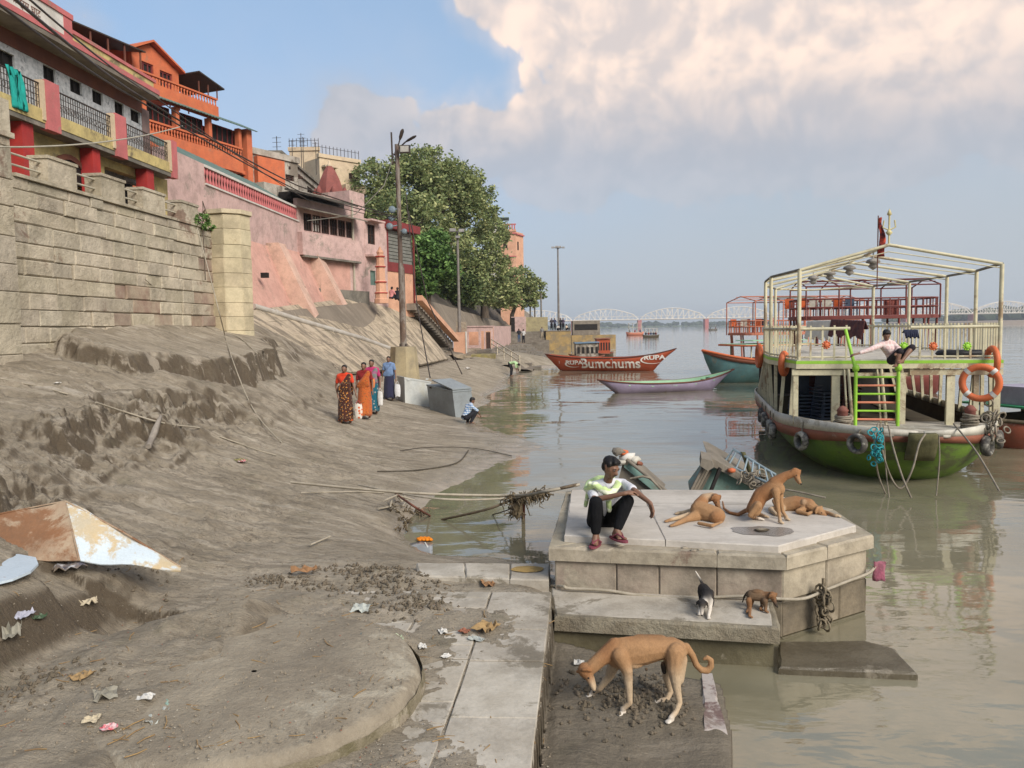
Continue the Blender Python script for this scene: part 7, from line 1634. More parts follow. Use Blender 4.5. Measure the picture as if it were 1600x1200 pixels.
def figure(t, J, s, vox, top, bot, f, u=(0,0,1), sleeve=.8, leg=1., hair='short', hands=None, skin=SK, detail=False, skirt=None, topname='shirt', botname='trousers', feet=True, belly=0.):
    J = {k: Vector(v) for k, v in J.items()}; P = []
    ch, pe = J['chest'], J['pel']; ax = (ch-pe).normalized(); sh = (J['shR']-J['shL']).normalized(); fr = ax.cross(sh).normalized(); M = Matrix((sh, fr, ax)).transposed()
    E = lambda c, r: ball(c, tuple(k*s for k in r), M)
    torso = [[E(pe, (.135,.095,.09)), E(pe.lerp(ch, .45), (.125+belly,.09+belly,.08))], [E(pe.lerp(ch, .45), (.125,.09,.08)), E(ch, (.15,.105,.11))], [E(ch, (.15,.10,.10)), ball(J['shL'], .05*s), ball(J['shR'], .05*s)], [ball(J['neck'], .06*s), ball(J['shL'], .048*s), ball(J['shR'], .048*s)]]
    P += [(skin, x) for x in torso]; P += limb(skin, [J['neck'], J['head']-Vector((0,0,.03*s))], [.052*s, .05*s])
    for k in 'LR':
        P += limb(skin, [J['sh'+k], J['el'+k], J['ha'+k]], [.046*s, .034*s, .023*s])
        if feet or not skirt: P += limb(skin, [J['hip'+k], J['kn'+k], J['an'+k]], [.078*s, .053*s, .034*s]) + limb(skin, [J['kn'+k].lerp(J['an'+k], .1), J['kn'+k].lerp(J['an'+k], .38), J['an'+k]], [.05*s,.052*s,.03*s]) + foot(J['an'+k], J['toe'+k], s, skin)
    for k in 'LR':
        h = (hands or {}).get(k)
        if h: P += hand(J['ha'+k], h[0], h[1], s, h[2], skin, .3)
        else: d = (J['ha'+k]-J['el'+k]).normalized(); P += [(skin, [ball(J['ha'+k], .024*s), ball(J['ha'+k]+d*.06*s, (.028*s,.02*s,.03*s)), ball(J['ha'+k]+d*.13*s, .015*s)])]
    P += head_parts(t, J['head'], f, u, s, vox*.8, hair, skin, detail=detail)
    organic('body', P, vox, skinm, t, 4)
    if top:
        g_ = 1.0; T = [(SK, [(c, r+Vector((.016*s,)*3), m_) for c, r, m_ in x]) for x in torso]
        for k in 'LR':
            e = J['sh'+k].lerp(J['el'+k], min(1, sleeve)); T += [(SK, [ball(J['sh'+k], .062*s), ball(e, .055*s)])]
            if sleeve > 1: T += [(SK, [ball(J['el'+k], .052*s), ball(J['el'+k].lerp(J['ha'+k], sleeve-1), .04*s)])]
        organic(topname, T, vox, top, t, 4)
    if bot and not skirt:
        T = [(SK, [E(pe+ax*.03*s, (.15,.112,.08)), E(pe, (.152,.115,.10))])]
        for k in 'LR':
            e = J['kn'+k].lerp(J['an'+k], leg); T += [(SK, [E(pe, (.12,.10,.09)), ball(J['hip'+k], .10*s)]), (SK, [ball(J['hip'+k], .098*s), ball(J['kn'+k], .074*s)]), (SK, [ball(J['kn'+k], .074*s), ball(J['kn'+k].lerp(e, .5), .066*s)]), (SK, [ball(J['kn'+k].lerp(e, .5), .066*s), ball(e, .052*s)])]
        organic(botname, T, vox, bot, t, 4)
    return J

# --- the squatting man on the platform
D0 = 7.95; p = PD; S_ = 1.0
mt = thing('person', tuple(PZ(948,842,.9)), 'young man squatting on the platform edge in white T-shirt, green towel and black trousers', 'person')
tA, tB = PZ(927,851,.895), PZ(973,842,.958)
J = dict(pel=p(939,812,8.42), chest=p(945,777,8.32), neck=p(948,757,8.20), head=p(954,731,8.10), shL=p(924,762,8.22), elL=p(929,781,7.92), haL=p(976,771,7.78), shR=p(973,757,8.30), elR=p(993,768,7.90), haR=p(1016,786,7.72),
         hipL=p(930,813,8.36), knL=p(931,786,7.86), anL=PZ(931,835,.98), toeL=tA, hipR=p(954,812,8.38), knR=p(980,783,7.92), anR=PZ(964,828,1.03), toeR=tB)
white_t = cloth('white_tshirt', (.62,.62,.65)); blackc = cloth('black_trousers', (.008,.008,.009)); green_t = cloth('lime_towel', (.50,.62,.28), (.70,.74,.55), 'stripe', 60)
fdir = (p(1002,765,7.80)-p(954,731,8.10))
figure(mt, J, 1.0, .0085, white_t, blackc, fdir, (0.1,0,1), sleeve=.75, leg=.88, hands={'L': (p(993,766,7.84)-J['haL'], Vector((.1,.1,-1)), .7), 'R': ((.25,-.25,-1), (-.8,-.4,-.2), .45)}, detail=True, topname='tshirt')
# towel round the neck, its end hanging between the knees
T = []; ring = [(917,764,8.12),(921,754,8.32),(936,747,8.40),(955,748,8.34),(966,757,8.16),(958,768,8.02),(944,768,7.98),(930,757,8.02),(917,764,8.12)]
for a_, b_ in zip(ring[:-1], ring[1:]): T.append((SK, [ball(p(*a_), (.04,.04,.032)), ball(p(*b_), (.04,.04,.032))]))
for a_, b_, r_ in (((944,766,7.98),(955,776,7.98),.045), ((922,756,8.05),(915,790,8.22),.03), ((950,775,8.05),(952,797,8.05),.035)): T.append((SK, [ball(p(*a_), r_), ball(p(*b_), r_*.8)]))
organic('towel', T, .009, green_t, mt, 4)
flip = plain('maroon_rubber', (.22,.055,.075), .6)
for an, to in ((J['anL'], tA), (J['anR'], tB)):
    d = Vector((to.x-an.x, to.y-an.y, 0)).normalized(); sd = Vector((d.y, -d.x, 0)); c = to-d*.07; c.z = to.z-.012; mb = MB(); ol = []
    for k in range(20): q = k*math.pi/10; ol.append(c+d*(.14*math.cos(q)+.0)+sd*(.050+.010*math.cos(q))*math.sin(q))
    mb.prism(ol, (0,0,-.018)); o = mb.build('flip_flop', flip, mt); fix(o.data); mb = MB(); tp_ = to+d*.02+Vector((0,0,.012))
    for sg in (-1, 1): mb.tube([tp_, to-d*.05+sd*sg*.028+Vector((0,0,.045)), to-d*.12+sd*sg*.045+Vector((0,0,.0))], .0085, 6)
    ch_ = mb.build('strap', flip, mt); ch_.parent = o; ch_.matrix_parent_inverse = o.matrix_parent_inverse.inverted() @ o.matrix_parent_inverse if False else Matrix.Identity(4)

# --- dogs
TAN = (.33,.185,.088); RUST = (.27,.125,.052); PALE = (.46,.345,.225); WHT = (.62,.56,.48); DKN = (.03,.025,.02); DBR = (.16,.085,.04)
def dog_head(t, c, f, u, s, col, mz, ear=col if False else None, earc=None, vox=.007, droop=1.):
    B_ = basis(f, u); q = lambda x, y, z: Vector(c)+B_ @ Vector((x*s, y*s, z*s)); b = lambda x, y, z, r: ball(q(x, y, z), tuple(k*s for k in r) if isinstance(r, tuple) else r*s, B_)
    P = [(col, [b(0,-.01,.01,(.052,.058,.050))]), (col, [b(0,.0,.0,(.048,.045,.042)), b(0,.06,-.012,(.030,.03,.028))]), (mz, [b(0,.06,-.012,(.029,.03,.026)), b(0,.125,-.022,(.019,.02,.017))]), (mz, [b(0,.05,-.036,.016), b(0,.115,-.038,.011)])]
    ec = earc or col
    for sg in (-1, 1): P += [(ec, [b(sg*.040,-.015,.044,(.018,.012,.016)), b(sg*.062,-.012,.030-.02*droop,(.014,.009,.018)), b(sg*.066,.008,.004-.02*droop,(.008,.006,.010))])]
    mb = MB(); mb.lathe([(0,-1),(.7,-.7),(1,0),(.7,.7),(0,1)], q(0,.146,-.018), 8, M=B_ @ Matrix.Diagonal((.013*s,.009*s,.010*s)))
    for x in (-.026,.026): mb.lathe([(0,-1),(.7,-.7),(1,0),(.7,.7),(0,1)], q(x,.047,.012), 8, M=B_ @ Matrix.Diagonal((.008*s,.007*s,.007*s)))
    mb.build('nose_and_eyes', plain('wet_black', (.012,.011,.01), .25), t); return P
def paw(c, d, s, col, toes=True):
    c = Vector(c); d = Vector((d[0], d[1], 0)).normalized(); sd = Vector((d.y, -d.x, 0)); P = [(col, [ball(c-d*.012*s+Vector((0,0,.022*s)), .019*s), ball(c+d*.02*s+Vector((0,0,.014*s)), (.022*s,.022*s,.014*s))])]
    for k in (-1.5,-.5,.5,1.5): P.append((col, [ball(c+d*.016*s+sd*k*.010*s+Vector((0,0,.013*s)), .009*s), ball(c+d*(.042-.004*abs(k))*s+sd*k*.011*s+Vector((0,0,.010*s)), .0085*s)]))
    return P
# big dog nosing in the silt
gz_ = lambda px, py: PZ(px, py, .185)
dt = thing('dog', tuple(gz_(1010,1110)), 'large tan and white dog standing head down in the silt, tail curled up', 'dog')
c_ = 5.87; P = []
P += [(TAN, [ball(p(968,1021,5.86), (.115,.085,.125)), ball(p(1002,1016,5.87), (.12,.10,.118))]), (TAN, [ball(p(1002,1016,5.87), (.12,.098,.115)), ball(p(1034,1012,5.86), (.09,.082,.088))]), (TAN, [ball(p(1034,1012,5.86), (.09,.08,.088)), ball(p(1057,1016,5.85), (.085,.085,.085))]),
      (RUST, [ball(p(985,1001,5.87), (.08,.05,.03)), ball(p(1050,1002,5.86), (.05,.05,.03))]), (DBR, [ball(p(1000,995,5.87), (.05,.03,.02)), ball(p(1030,995,5.87), (.05,.03,.015))]),
      (RUST, [ball(p(962,1013,5.86), (.08,.07,.085)), ball(p(940,1028,5.84), (.055,.055,.062))]), (TAN, [ball(p(940,1028,5.84), (.055,.055,.062)), ball(p(921,1045,5.83), .052)]),
      (PALE, [ball(p(972,1036,5.86), (.06,.06,.05)), ball(p(990,1036,5.86), (.08,.06,.04))])]
pF, pf, pH, ph = gz_(973,1117), gz_(924,1089), gz_(1048,1129), gz_(1026,1102)
P += limb(TAN, [p(968,1024,5.79), p(980,1048,5.77)], [.062,.043]) + limb(PALE, [p(980,1048,5.77), p(983,1078,5.76), p(984,1098,5.76), pF+Vector((0,0,.045))], [.042,.028,.022,.021]) + paw(pF, (-.9,-.5), 1, WHT)
P += limb(PALE, [p(960,1036,5.95), p(952,1056,5.98), p(937,1076,6.0), pf+Vector((.01,0,.035))], [.052,.036,.024,.022]) + paw(pf, (-1,-.3), 1, WHT)
P += limb(TAN, [p(1056,1020,5.79), p(1054,1046,5.76)], [.078,.056]) + limb(PALE, [p(1054,1046,5.76), p(1057,1074,5.74), p(1062,1098,5.73), p(1056,1113,5.70), pH+Vector((0,0,.035))], [.055,.034,.022,.020,.020]) + limb(PALE, [p(1064,1030,5.78), p(1062,1062,5.75)], [.05,.034]) + paw(pH, (-.9,-.5), 1, WHT)
P += limb(PALE, [p(1050,1024,5.93), p(1043,1056,5.95), p(1048,1080,5.95), p(1042,1093,5.93), ph+Vector((0,0,.03))], [.065,.042,.024,.021,.021]) + paw(ph, (-.9,-.4), 1, WHT)
tl = [(1072,1010),(1082,1024),(1088,1039),(1096,1047),(1105,1048),(1111,1041),(1111,1032),(1105,1027),(1100,1030)]
P += limb(TAN, [p(x, y, 5.84) for x, y in tl], [.03,.026,.025,.025,.025,.024,.022,.017,.012])
P += [(DKN, [ball(p(1036,1040,5.86), (.02,.02,.035)), ball(p(1038,1050,5.86), .018)]), (DKN, [ball(p(1010,1046,5.86), (.012,.012,.016))])]
hd = p(922,1078,5.80)-p(914,1050,5.83); P += dog_head(dt, p(916,1049,5.82), hd+Vector((0,-.02,0)), (-.9,-.35,.35), 1.05, RUST, PALE, earc=RUST, droop=.3)
organic('body', P, .0062, furm, dt, 4)
# curled-up dog licking its flank
Z0 = .935; gp = lambda px, py: PZ(px, py, Z0)
d2 = thing('dog', tuple(gp(1105,815)), 'tan dog lying curled on the platform licking its own flank, hind legs stretched left', 'dog'); P = []
P += [(TAN, [ball(p(1092,797,8.62), (.10,.09,.11)), ball(p(1106,802,8.58), (.11,.12,.11))]), (TAN, [ball(p(1106,802,8.58), (.11,.12,.11)), ball(p(1120,806,8.52), (.095,.11,.095))]), (RUST, [ball(p(1119,808,8.47), (.085,.08,.08))]),
      (RUST, [ball(p(1093,789,8.66), .075), ball(p(1100,780,8.72), .062)]), (PALE, [ball(p(1100,779,8.72), .058), ball(p(1112,776,8.74), .05)])]
P += limb(TAN, [p(1090,805,8.58), p(1074,811,8.5), gp(1055,822)+Vector((0,0,.02))], [.07,.036,.022]) + paw(gp(1052,823), (-1,-.15), 1, TAN)
P += limb(PALE, [p(1088,803,8.65), p(1068,807,8.6), gp(1047,815)+Vector((0,0,.02))], [.05,.03,.02]) + paw(gp(1044,816), (-1,-.1), 1, TAN)
P += limb(PALE, [p(1088,797,8.75), gp(1068,805)+Vector((0,0,.03)), gp(1062,804)+Vector((0,0,.02))], [.04,.024,.02]) + paw(gp(1060,804), (-1,0), 1, PALE)
P += limb(TAN, [gp(1092,822)+Vector((0,0,.03)), gp(1112,826)+Vector((0,0,.03)), gp(1128,820)+Vector((0,0,.03))], [.02,.02,.012])
P += dog_head(d2, p(1118,780,8.68), p(1129,798,8.58)-p(1118,779,8.68), (.3,-.35,.9), 1., RUST, DBR, droop=.2)
organic('body', P, .0065, furm, d2, 4)
# sitting dog
d3 = thing('dog', tuple(gp(1200,814)), 'lean rust-brown dog sitting upright in the middle of the platform', 'dog'); P = []
P += [(RUST, [ball(p(1178,795,8.58), (.085,.085,.085)), ball(p(1188,775,8.58), (.085,.08,.09))]), (RUST, [ball(p(1188,775,8.58), (.085,.08,.09)), ball(p(1208,762,8.54), (.09,.08,.095))]), (TAN, [ball(p(1208,762,8.54), (.085,.08,.095)), ball(p(1218,764,8.50), (.06,.07,.07))]),
      (RUST, [ball(p(1210,755,8.54), .072), ball(p(1226,744,8.52), .048)]), (RUST, [ball(p(1226,744,8.52), .048), ball(p(1240,739,8.50), .045)]),
      (TAN, [ball(p(1180,797,8.46), (.07,.05,.075)), ball(p(1184,790,8.44), (.05,.04,.055))])]
q1, q2 = gp(1219,818), gp(1229,813)
P += limb(TAN, [p(1212,768,8.46), p(1214,783,8.43), p(1217,802,8.41), q1+Vector((0,0,.035))], [.05,.03,.021,.019]) + paw(q1, (.7,-.6), .95, PALE)
P += limb(TAN, [p(1218,768,8.56), p(1220,784,8.54), p(1223,800,8.52), q2+Vector((0,0,.035))], [.045,.028,.02,.019]) + paw(q2, (.8,-.5), .95, PALE)
P += limb(TAN, [p(1184,790,8.42), p(1172,805,8.42), gp(1176,811)+Vector((0,0,.02)), gp(1186,813)+Vector((0,0,.02))], [.045,.026,.020,.018]) + paw(gp(1188,813), (1,-.25), .95, WHT)
P += limb(TAN, [gp(1180,808)+Vector((0,.1,.03)), gp(1195,809)+Vector((0,0,.02))], [.03,.018]) + paw(gp(1196,809), (1,-.2), .95, PALE)
P += limb(RUST, [gp(1166,803)+Vector((0,0,.04)), gp(1153,806)+Vector((0,0,.015)), gp(1140,803)+Vector((0,0,.015)), gp(1131,797)+Vector((0,0,.02)), gp(1129,790)+Vector((0,0,.05))], [.028,.020,.017,.014,.010])
P += dog_head(d3, p(1243,740,8.50), p(1256,759,8.36)-p(1243,741,8.50), (.4,-.15,.9), 1.0, RUST, TAN, droop=1.)
organic('body', P, .0065, furm, d3, 4)
# sleeping dog
d4 = thing('dog', tuple(gp(1265,805)), 'tan dog lying flat asleep behind the sitting one, muzzle on the stone', 'dog'); P = []
P += [(TAN, [ball(p(1224,790,8.98), (.09,.09,.085)), ball(p(1243,787,8.95), (.10,.10,.095))]), (RUST, [ball(p(1243,787,8.95), (.10,.10,.095)), ball(p(1262,789,8.88), (.09,.09,.08))]), (PALE, [ball(p(1256,786,8.84), (.04,.03,.05))]), (TAN, [ball(p(1265,791,8.84), .07), ball(p(1276,797,8.78), .052)])]
P += limb(TAN, [p(1254,797,8.80), gp(1246,803)+Vector((0,0,.03)), gp(1262,806)+Vector((0,0,.02)), gp(1268,803)+Vector((0,0,.02))], [.04,.026,.02,.018])
P += limb(TAN, [p(1272,797,8.82), gp(1292,805)+Vector((0,.05,.025)), gp(1306,808)+Vector((0,0,.015))], [.035,.022,.018]) + paw(gp(1308,808), (1,-.3), .95, PALE)
P += limb(PALE, [p(1220,795,8.9), gp(1204,800)+Vector((0,0,.03)), gp(1212,806)+Vector((0,0,.02)), gp(1226,808)+Vector((0,0,.02))], [.055,.03,.02,.018]) + limb(TAN, [p(1218,787,8.98), p(1210,783,8.9), p(1216,797,8.8)], [.04,.03,.02])
P += dog_head(d4, p(1280,799,8.74), p(1299,811,8.62)-p(1280,800,8.74), (.25,-.3,.9), 1.0, TAN, RUST, droop=1.)
organic('body', P, .0065, furm, d4, 4)
# puppies on the step
gs = lambda px, py: PZ(px, py, .41); BLK = (.02,.018,.018)
d5 = thing('puppy', tuple(gs(1100,960)), 'black and white puppy coming forward on the step with its tail straight up', 'puppy'); P = []
P += [(BLK, [ball(p(1099,920,7.42), (.055,.06,.055)), ball(p(1105,928,7.32), (.058,.06,.06))]), (BLK, [ball(p(1105,928,7.32), (.057,.06,.058)), ball(p(1103,938,7.22), (.05,.05,.052))]), (WHT, [ball(p(1101,941,7.18), (.03,.03,.035)), ball(p(1101,946,7.14), .024)])]
P += limb(BLK, [p(1098,913,7.45), p(1093,903,7.47)], [.016,.012]) + limb(WHT, [p(1093,903,7.47), p(1087,893,7.48)], [.011,.007])
P += limb(WHT, [p(1110,938,7.22), p(1109,953,7.16), gs(1107,965)+Vector((0,0,.02))], [.028,.019,.017]) + paw(gs(1107,966), (0,-1), .75, WHT) + limb(BLK, [p(1096,938,7.24), p(1094,950,7.2)], [.026,.018]) + limb(WHT, [p(1094,950,7.2), gs(1093,959)+Vector((0,0,.02))], [.017,.015]) + paw(gs(1093,960), (-.2,-1), .75, WHT)
P += limb(BLK, [p(1110,926,7.40), p(1113,940,7.38), gs(1112,950)+Vector((0,0,.02))], [.035,.02,.016]) + limb(BLK, [p(1095,924,7.42), gs(1096,948)+Vector((0,0,.02))], [.033,.016])
P += dog_head(d5, p(1097,944,7.10), Vector((-.15,-.75,-.65)), (0,-.5,.85), .74, BLK, WHT, earc=BLK); organic('body', P, .0052, furm, d5, 3)
GRB = (.13,.085,.05); GBR = (.22,.11,.05)
d6 = thing('puppy', tuple(gs(1182,958)), 'small scruffy brown puppy standing sideways against the platform wall', 'puppy'); P = []
P += [(GRB, [ball(p(1174,930,7.30), (.05,.048,.052)), ball(p(1194,932,7.27), (.05,.048,.05))]), (DBR, [ball(p(1183,924,7.28), (.06,.035,.02))]), (GBR, [ball(p(1196,930,7.26), .036), ball(p(1205,930,7.23), .034)])]
for (x0, y0, x1, y1, dd, cc) in ((1170,938,1171,965,7.24,GBR), (1174,938,1167,959,7.34,GBR), (1195,938,1196,957,7.22,GRB), (1192,938,1188,954,7.32,GRB)): P += limb(cc, [p(x0, y0, dd), p((x0+x1)/2+1, (y0+y1)/2, dd), gs(x1, y1)+Vector((0,0,.018))], [.030,.018,.014]) + paw(gs(x1+1, y1), (.8,-.5), .62, GBR)
P += limb(DKN, [p(1168,926,7.32), p(1163,932,7.34), p(1160,941,7.35)], [.014,.010,.006])
P += dog_head(d6, p(1207,932,7.20), Vector((.3,-.55,-.6)), (.2,-.4,.9), .70, GBR, DKN, earc=GBR, droop=.1); organic('body', P, .0052, furm, d6, 3)

# --- ground under a pixel: march the sight line onto the silt
def ground(px, py, d0=8., d1=95.):
    r = ray(px, py); ds = np.linspace(d0, d1, 3000); X_, Y_, Z_ = EYE.x+r.x*ds, EYE.y+r.y*ds, EYE.z+r.z*ds; h = np.maximum(height(X_, Y_), 0); i = int(np.argmax(Z_ < h)); return Vector((X_[i], Y_[i], float(h[i])))
def depth(v): return (Vector(v)-EYE).dot(CR @ Vector((0,0,-1)))
# --- women walking along the bank in saris
def bag(px, py, w, h, d, mtl, name, label, handle=None):
    c = PD(px, py, d); t = thing(name, tuple(c), label, 'bag'); s_ = d/1200; W_, H_ = w*s_/2, h*s_/2; rows = []
    for k in range(7):
        z = H_*(1-k/3); f = .75+.35*math.sin(math.pi*(k+1)/8); rows.append([c+Vector((W_*f*math.cos(q)*(1 if abs(math.cos(q)) > .3 else .9), .45*W_*f*math.sin(q), z+.02*math.sin(q*3+k))) for q in [i*math.pi/6 for i in range(12)]])
    mb = MB(); mb.grid(rows, closed=True); mb.add(rows[-1], [tuple(range(12))]); o = mb.build('bag_body', mtl, t); fix(o.data)
    mb = MB()
    for dx in (-.6, .6): mb.tube([c+Vector((W_*dx, 0, H_*.9)), c+Vector((W_*dx*.5, 0, H_*1.35)), c+Vector((0, 0, H_*1.5))], .008, 4)
    mb.build('bag_handles', handle or mtl, t)
def woman(px, pyf, pyt, label, sari, blouse, drape_m, walk_=.0, armL=None, armR=None, face=(0,-1,-.25), under=None):
    b = ground(px, pyf); d = depth(b); h = (pyf-pyt)*d/1200; s = h/1.62; t = thing('person', tuple(b), label, 'person', 'women in saris walking along the bank')
    V = lambda x, y, z: b+Vector((x*s, y*s, z*s)); w = walk_
    J = dict(pel=V(0,0,.90), chest=V(0,0,1.20), neck=V(0,-.01,1.36), head=V(0,-.03,1.50), shL=V(-.165,0,1.32), shR=V(.165,0,1.32), elL=V(*(armL[0] if armL else (-.23,.02,1.04))), haL=V(*(armL[1] if armL else (-.24,-.06,.80))), elR=V(*(armR[0] if armR else (.23,.02,1.04))), haR=V(*(armR[1] if armR else (.25,-.06,.80))),
             hipL=V(-.08,0,.86), hipR=V(.08,0,.86), knL=V(-.09,-.05-w,.46), knR=V(.09,-.02+w*.4,.46), anL=V(-.10,-.05-w,.08), anR=V(.10,.04+w,.08), toeL=V(-.11,-.20-w,.02), toeR=V(.11,-.10+w,.02))
    figure(t, J, s, .017, blouse, None, face, sleeve=.62, hair='bun', skirt=True, topname='blouse')
    rows = []; n = 36
    for k in range(13):
        f = k/12; z = .97-f*.87; rx = .160+.035*f+.02*math.sin(f*3); ry = .12+.04*f+abs(w)*f*1.2
        rows.append([V(rx*math.cos(q)*(1+.06*f*math.sin(q*9+f*2)+.03*math.sin(q*17)), ry*math.sin(q)*(1+.08*f*math.sin(q*7+1))-w*f*.3, z+.02*f*math.sin(q*4)) for q in [i*2*math.pi/n for i in range(n)]])
    mb = MB(); mb.grid(rows, closed=True); o = mb.build('sari_skirt', sari, t); fix(o.data); md = o.modifiers.new('s', 'SOLIDIFY'); md.thickness = .012*s
    if under: mb = MB(); mb.grid([[q+Vector((0,0,.0)) for q in [V((.20+.02*k)*math.cos(a_)*.98, (.15+.02*k)*math.sin(a_)-w*.3, .16-.07*k) for a_ in [i*2*math.pi/n for i in range(n)]]] for k in range(2)], closed=True); mb.build('petticoat', under, t)
    T = [(SK, [ball(V(-.13,-.06,.95), .085*s), ball(V(.0,-.10,1.08), .09*s), ball(V(.12,-.06,1.28), .075*s)]), (SK, [ball(V(.13,-.07,1.33), .055*s), ball(V(.15,.09,1.25), .05*s), ball(V(.08,.13,.95), .05*s)]), (SK, [ball(V(-.10,-.07,1.0), .085*s), ball(V(.08,-.08,1.18), .085*s), ball(V(.10,-.07,.98), .08*s)]), (SK, [ball(V(0,-.02,.93), (.165*s,.13*s,.08*s)), ball(V(0,-.01,1.08), (.14*s,.11*s,.06*s))]), (SK, [ball(V(.15,.09,1.25), .045*s), ball(V(.17,.10,.80), .035*s)])]
    organic('sari_drape', T, .016, drape_m, t, 3); return t, d
sA = cloth('sari_floral', (.06,.022,.016), (.50,.20,.04), 'floral', 15, (.55,.42,.2)); sB = cloth('sari_rust', (.42,.10,.025), (.20,.08,.03), 'floral', 18, (.45,.28,.06)); sC = cloth('sari_blue', (.16,.24,.40)); sD = cloth('sari_teal', (.015,.10,.14), (.30,.30,.28), 'floral', 10)
orb = cloth('orange_blouse', (.62,.055,.02)); drb = cloth('dark_red_blouse', (.22,.02,.02)); pinkb = cloth('magenta_blouse', (.45,.04,.14)); dkn = cloth('dark_blue_cloth', (.03,.03,.06)); greyd = cloth('grey_drape', (.17,.18,.17), (.30,.12,.2), 'stripe', 40)
oru = cloth('orange_petticoat', (.62,.12,.03), (.5,.05,.16), 'stripe', 20)
_, dW = woman(541, 662, 570, 'woman in dark floral sari and orange blouse, nearest of the four walking', sA, orb, sA, .05, ((-.27,.06,1.04),(-.20,-.05,.80)), ((.24,-.02,1.06),(.33,-.12,.82)), under=oru)
bag(560, 642, 12, 22, dW-.25, cloth('printed_bag', (.66,.60,.52), (.60,.14,.05), 'floral', 9), 'shopping_bag', 'white shopping bag with orange print held by the front woman', plain('red_strap', (.5,.04,.04)))
_, dW = woman(571, 654, 566, 'woman in a rust orange sari and dark red blouse just behind the front one', sB, drb, sB, .10)
_, dW = woman(583, 647, 562, 'woman in teal skirt and grey drape, partly hidden behind the rust sari', sD, pinkb, greyd, .04, ((-.20,-.06,1.02),(-.10,-.22,1.05)), None)
bag(580, 598, 11, 14, dW-.4, cloth('orange_packet', (.65,.22,.07)), 'cloth_packet', 'orange packet clutched to the chest by the woman in grey drape'); bag(594, 622, 8, 21, dW-.2, cloth('white_sack', (.66,.65,.62)), 'carrier_bag', 'slim white carrier bag hanging beside the woman in the teal skirt')
_, dW = woman(609, 626, 557, 'woman in a blue shawl-like sari over a dark skirt walking last by the concrete block', dkn, sC, sC, .04, None, ((.24,-.02,1.04),(.27,-.10,.78)))
bag(621, 610, 9, 19, dW-.2, cloth('white_can', (.66,.66,.66)), 'jerrycan', 'white container carried low by the woman in blue')
# --- other people, posed with the same builder
def man(px, pyf, h, label, pose, top, bot, face, rz=0., vox=.02, group=None, z=None, skin=SK, base=None):
    b = base or ground(px, pyf); s = h/1.7; t = thing('person', tuple(b), label, 'person', group); c_, s_ = math.cos(rz), math.sin(rz)
    V = lambda x, y, z: b+Vector(((x*c_-y*s_)*s, (x*s_+y*c_)*s, z*s))
    stand = dict(pel=(0,0,.95), chest=(0,0,1.28), neck=(0,0,1.45), head=(0,-.02,1.58), shL=(-.18,0,1.40), shR=(.18,0,1.40), elL=(-.24,.02,1.12), haL=(-.24,-.05,.86), elR=(.24,.02,1.12), haR=(.24,-.05,.86), hipL=(-.09,0,.90), hipR=(.09,0,.90), knL=(-.10,-.03,.49), knR=(.10,-.03,.49), anL=(-.11,.02,.08), anR=(.11,.02,.08), toeL=(-.12,-.13,.02), toeR=(.12,-.13,.02))
    squat = dict(pel=(0,.18,.24), chest=(0,.02,.52), neck=(0,-.08,.68), head=(0,-.14,.80), shL=(-.18,-.02,.62), shR=(.18,-.02,.62), elL=(-.22,-.24,.45), haL=(-.10,-.40,.26), elR=(.22,-.24,.45), haR=(.10,-.40,.24), hipL=(-.10,.16,.24), hipR=(.10,.16,.24), knL=(-.17,-.22,.44), knR=(.17,-.22,.44), anL=(-.13,.0,.07), anR=(.13,.0,.07), toeL=(-.15,-.15,.02), toeR=(.15,-.15,.02))
    bend = dict(stand, pel=(0,.12,.88), chest=(0,-.24,.93), neck=(0,-.42,.86), head=(0,-.55,.78), shL=(-.18,-.36,.88), shR=(.18,-.36,.88), elL=(-.18,-.40,.58), haL=(-.10,-.42,.30), elR=(.18,-.40,.58), haR=(.10,-.44,.26), hipL=(-.09,.1,.84), hipR=(.09,.1,.84))
    sit = dict(squat, pel=(0,.05,.12), chest=(0,-.02,.42), neck=(0,-.04,.60), head=(0,-.06,.73), shL=(-.18,-.02,.54), shR=(.18,-.02,.54), elL=(-.24,-.12,.32), haL=(-.12,-.32,.34), elR=(.24,-.12,.32), haR=(.12,-.32,.34), hipL=(-.1,.02,.12), hipR=(.1,.02,.12), knL=(-.16,-.36,.36), knR=(.16,-.36,.36), anL=(-.12,-.5,.02), anR=(.12,-.5,.02), toeL=(-.12,-.66,.0), toeR=(.12,-.66,.0))
    J = {k: V(*v) for k, v in dict(stand=stand, squat=squat, bend=bend, sit=sit)[pose].items()}
    figure(t, J, s, vox, top, bot, Vector((face[0]*c_-face[1]*s_, face[0]*s_+face[1]*c_, face[2])), (0,0,1) if pose != 'bend' else (0,-.5,.8), sleeve=.9, skin=skin); return t
checks = cloth('checked_shirt', (.58,.64,.70), (.10,.22,.42), 'check', 95); limes = cloth('lime_shirt', (.42,.62,.32)); dkt = cloth('dark_trousers', (.025,.025,.03))
man(733, 662, 1.55, 'man crouching at the waterline in a blue and white checked shirt, back turned', 'squat', checks, dkt, (0,-1,-.5), R(125), .015)
man(800, 588, 1.62, 'man in a lime green shirt bending over the water at a stone ledge', 'bend', limes, dkt, (0,-.5,-1), R(75), .02, base=ground(799, 588))
man(612, 466, 1.6, 'person in a pink shirt sitting with back turned beside the shrine pillar', 'sit', cloth('pink_shirt', (.62,.25,.24)), dkt, (0,-1,0), R(150), .025, base=PD(612,468,48))
man(621, 468, 1.6, 'person in black sitting next to the one in pink', 'sit', dkt, dkt, (0,-1,0), R(170), .025, base=PD(621,469,48))
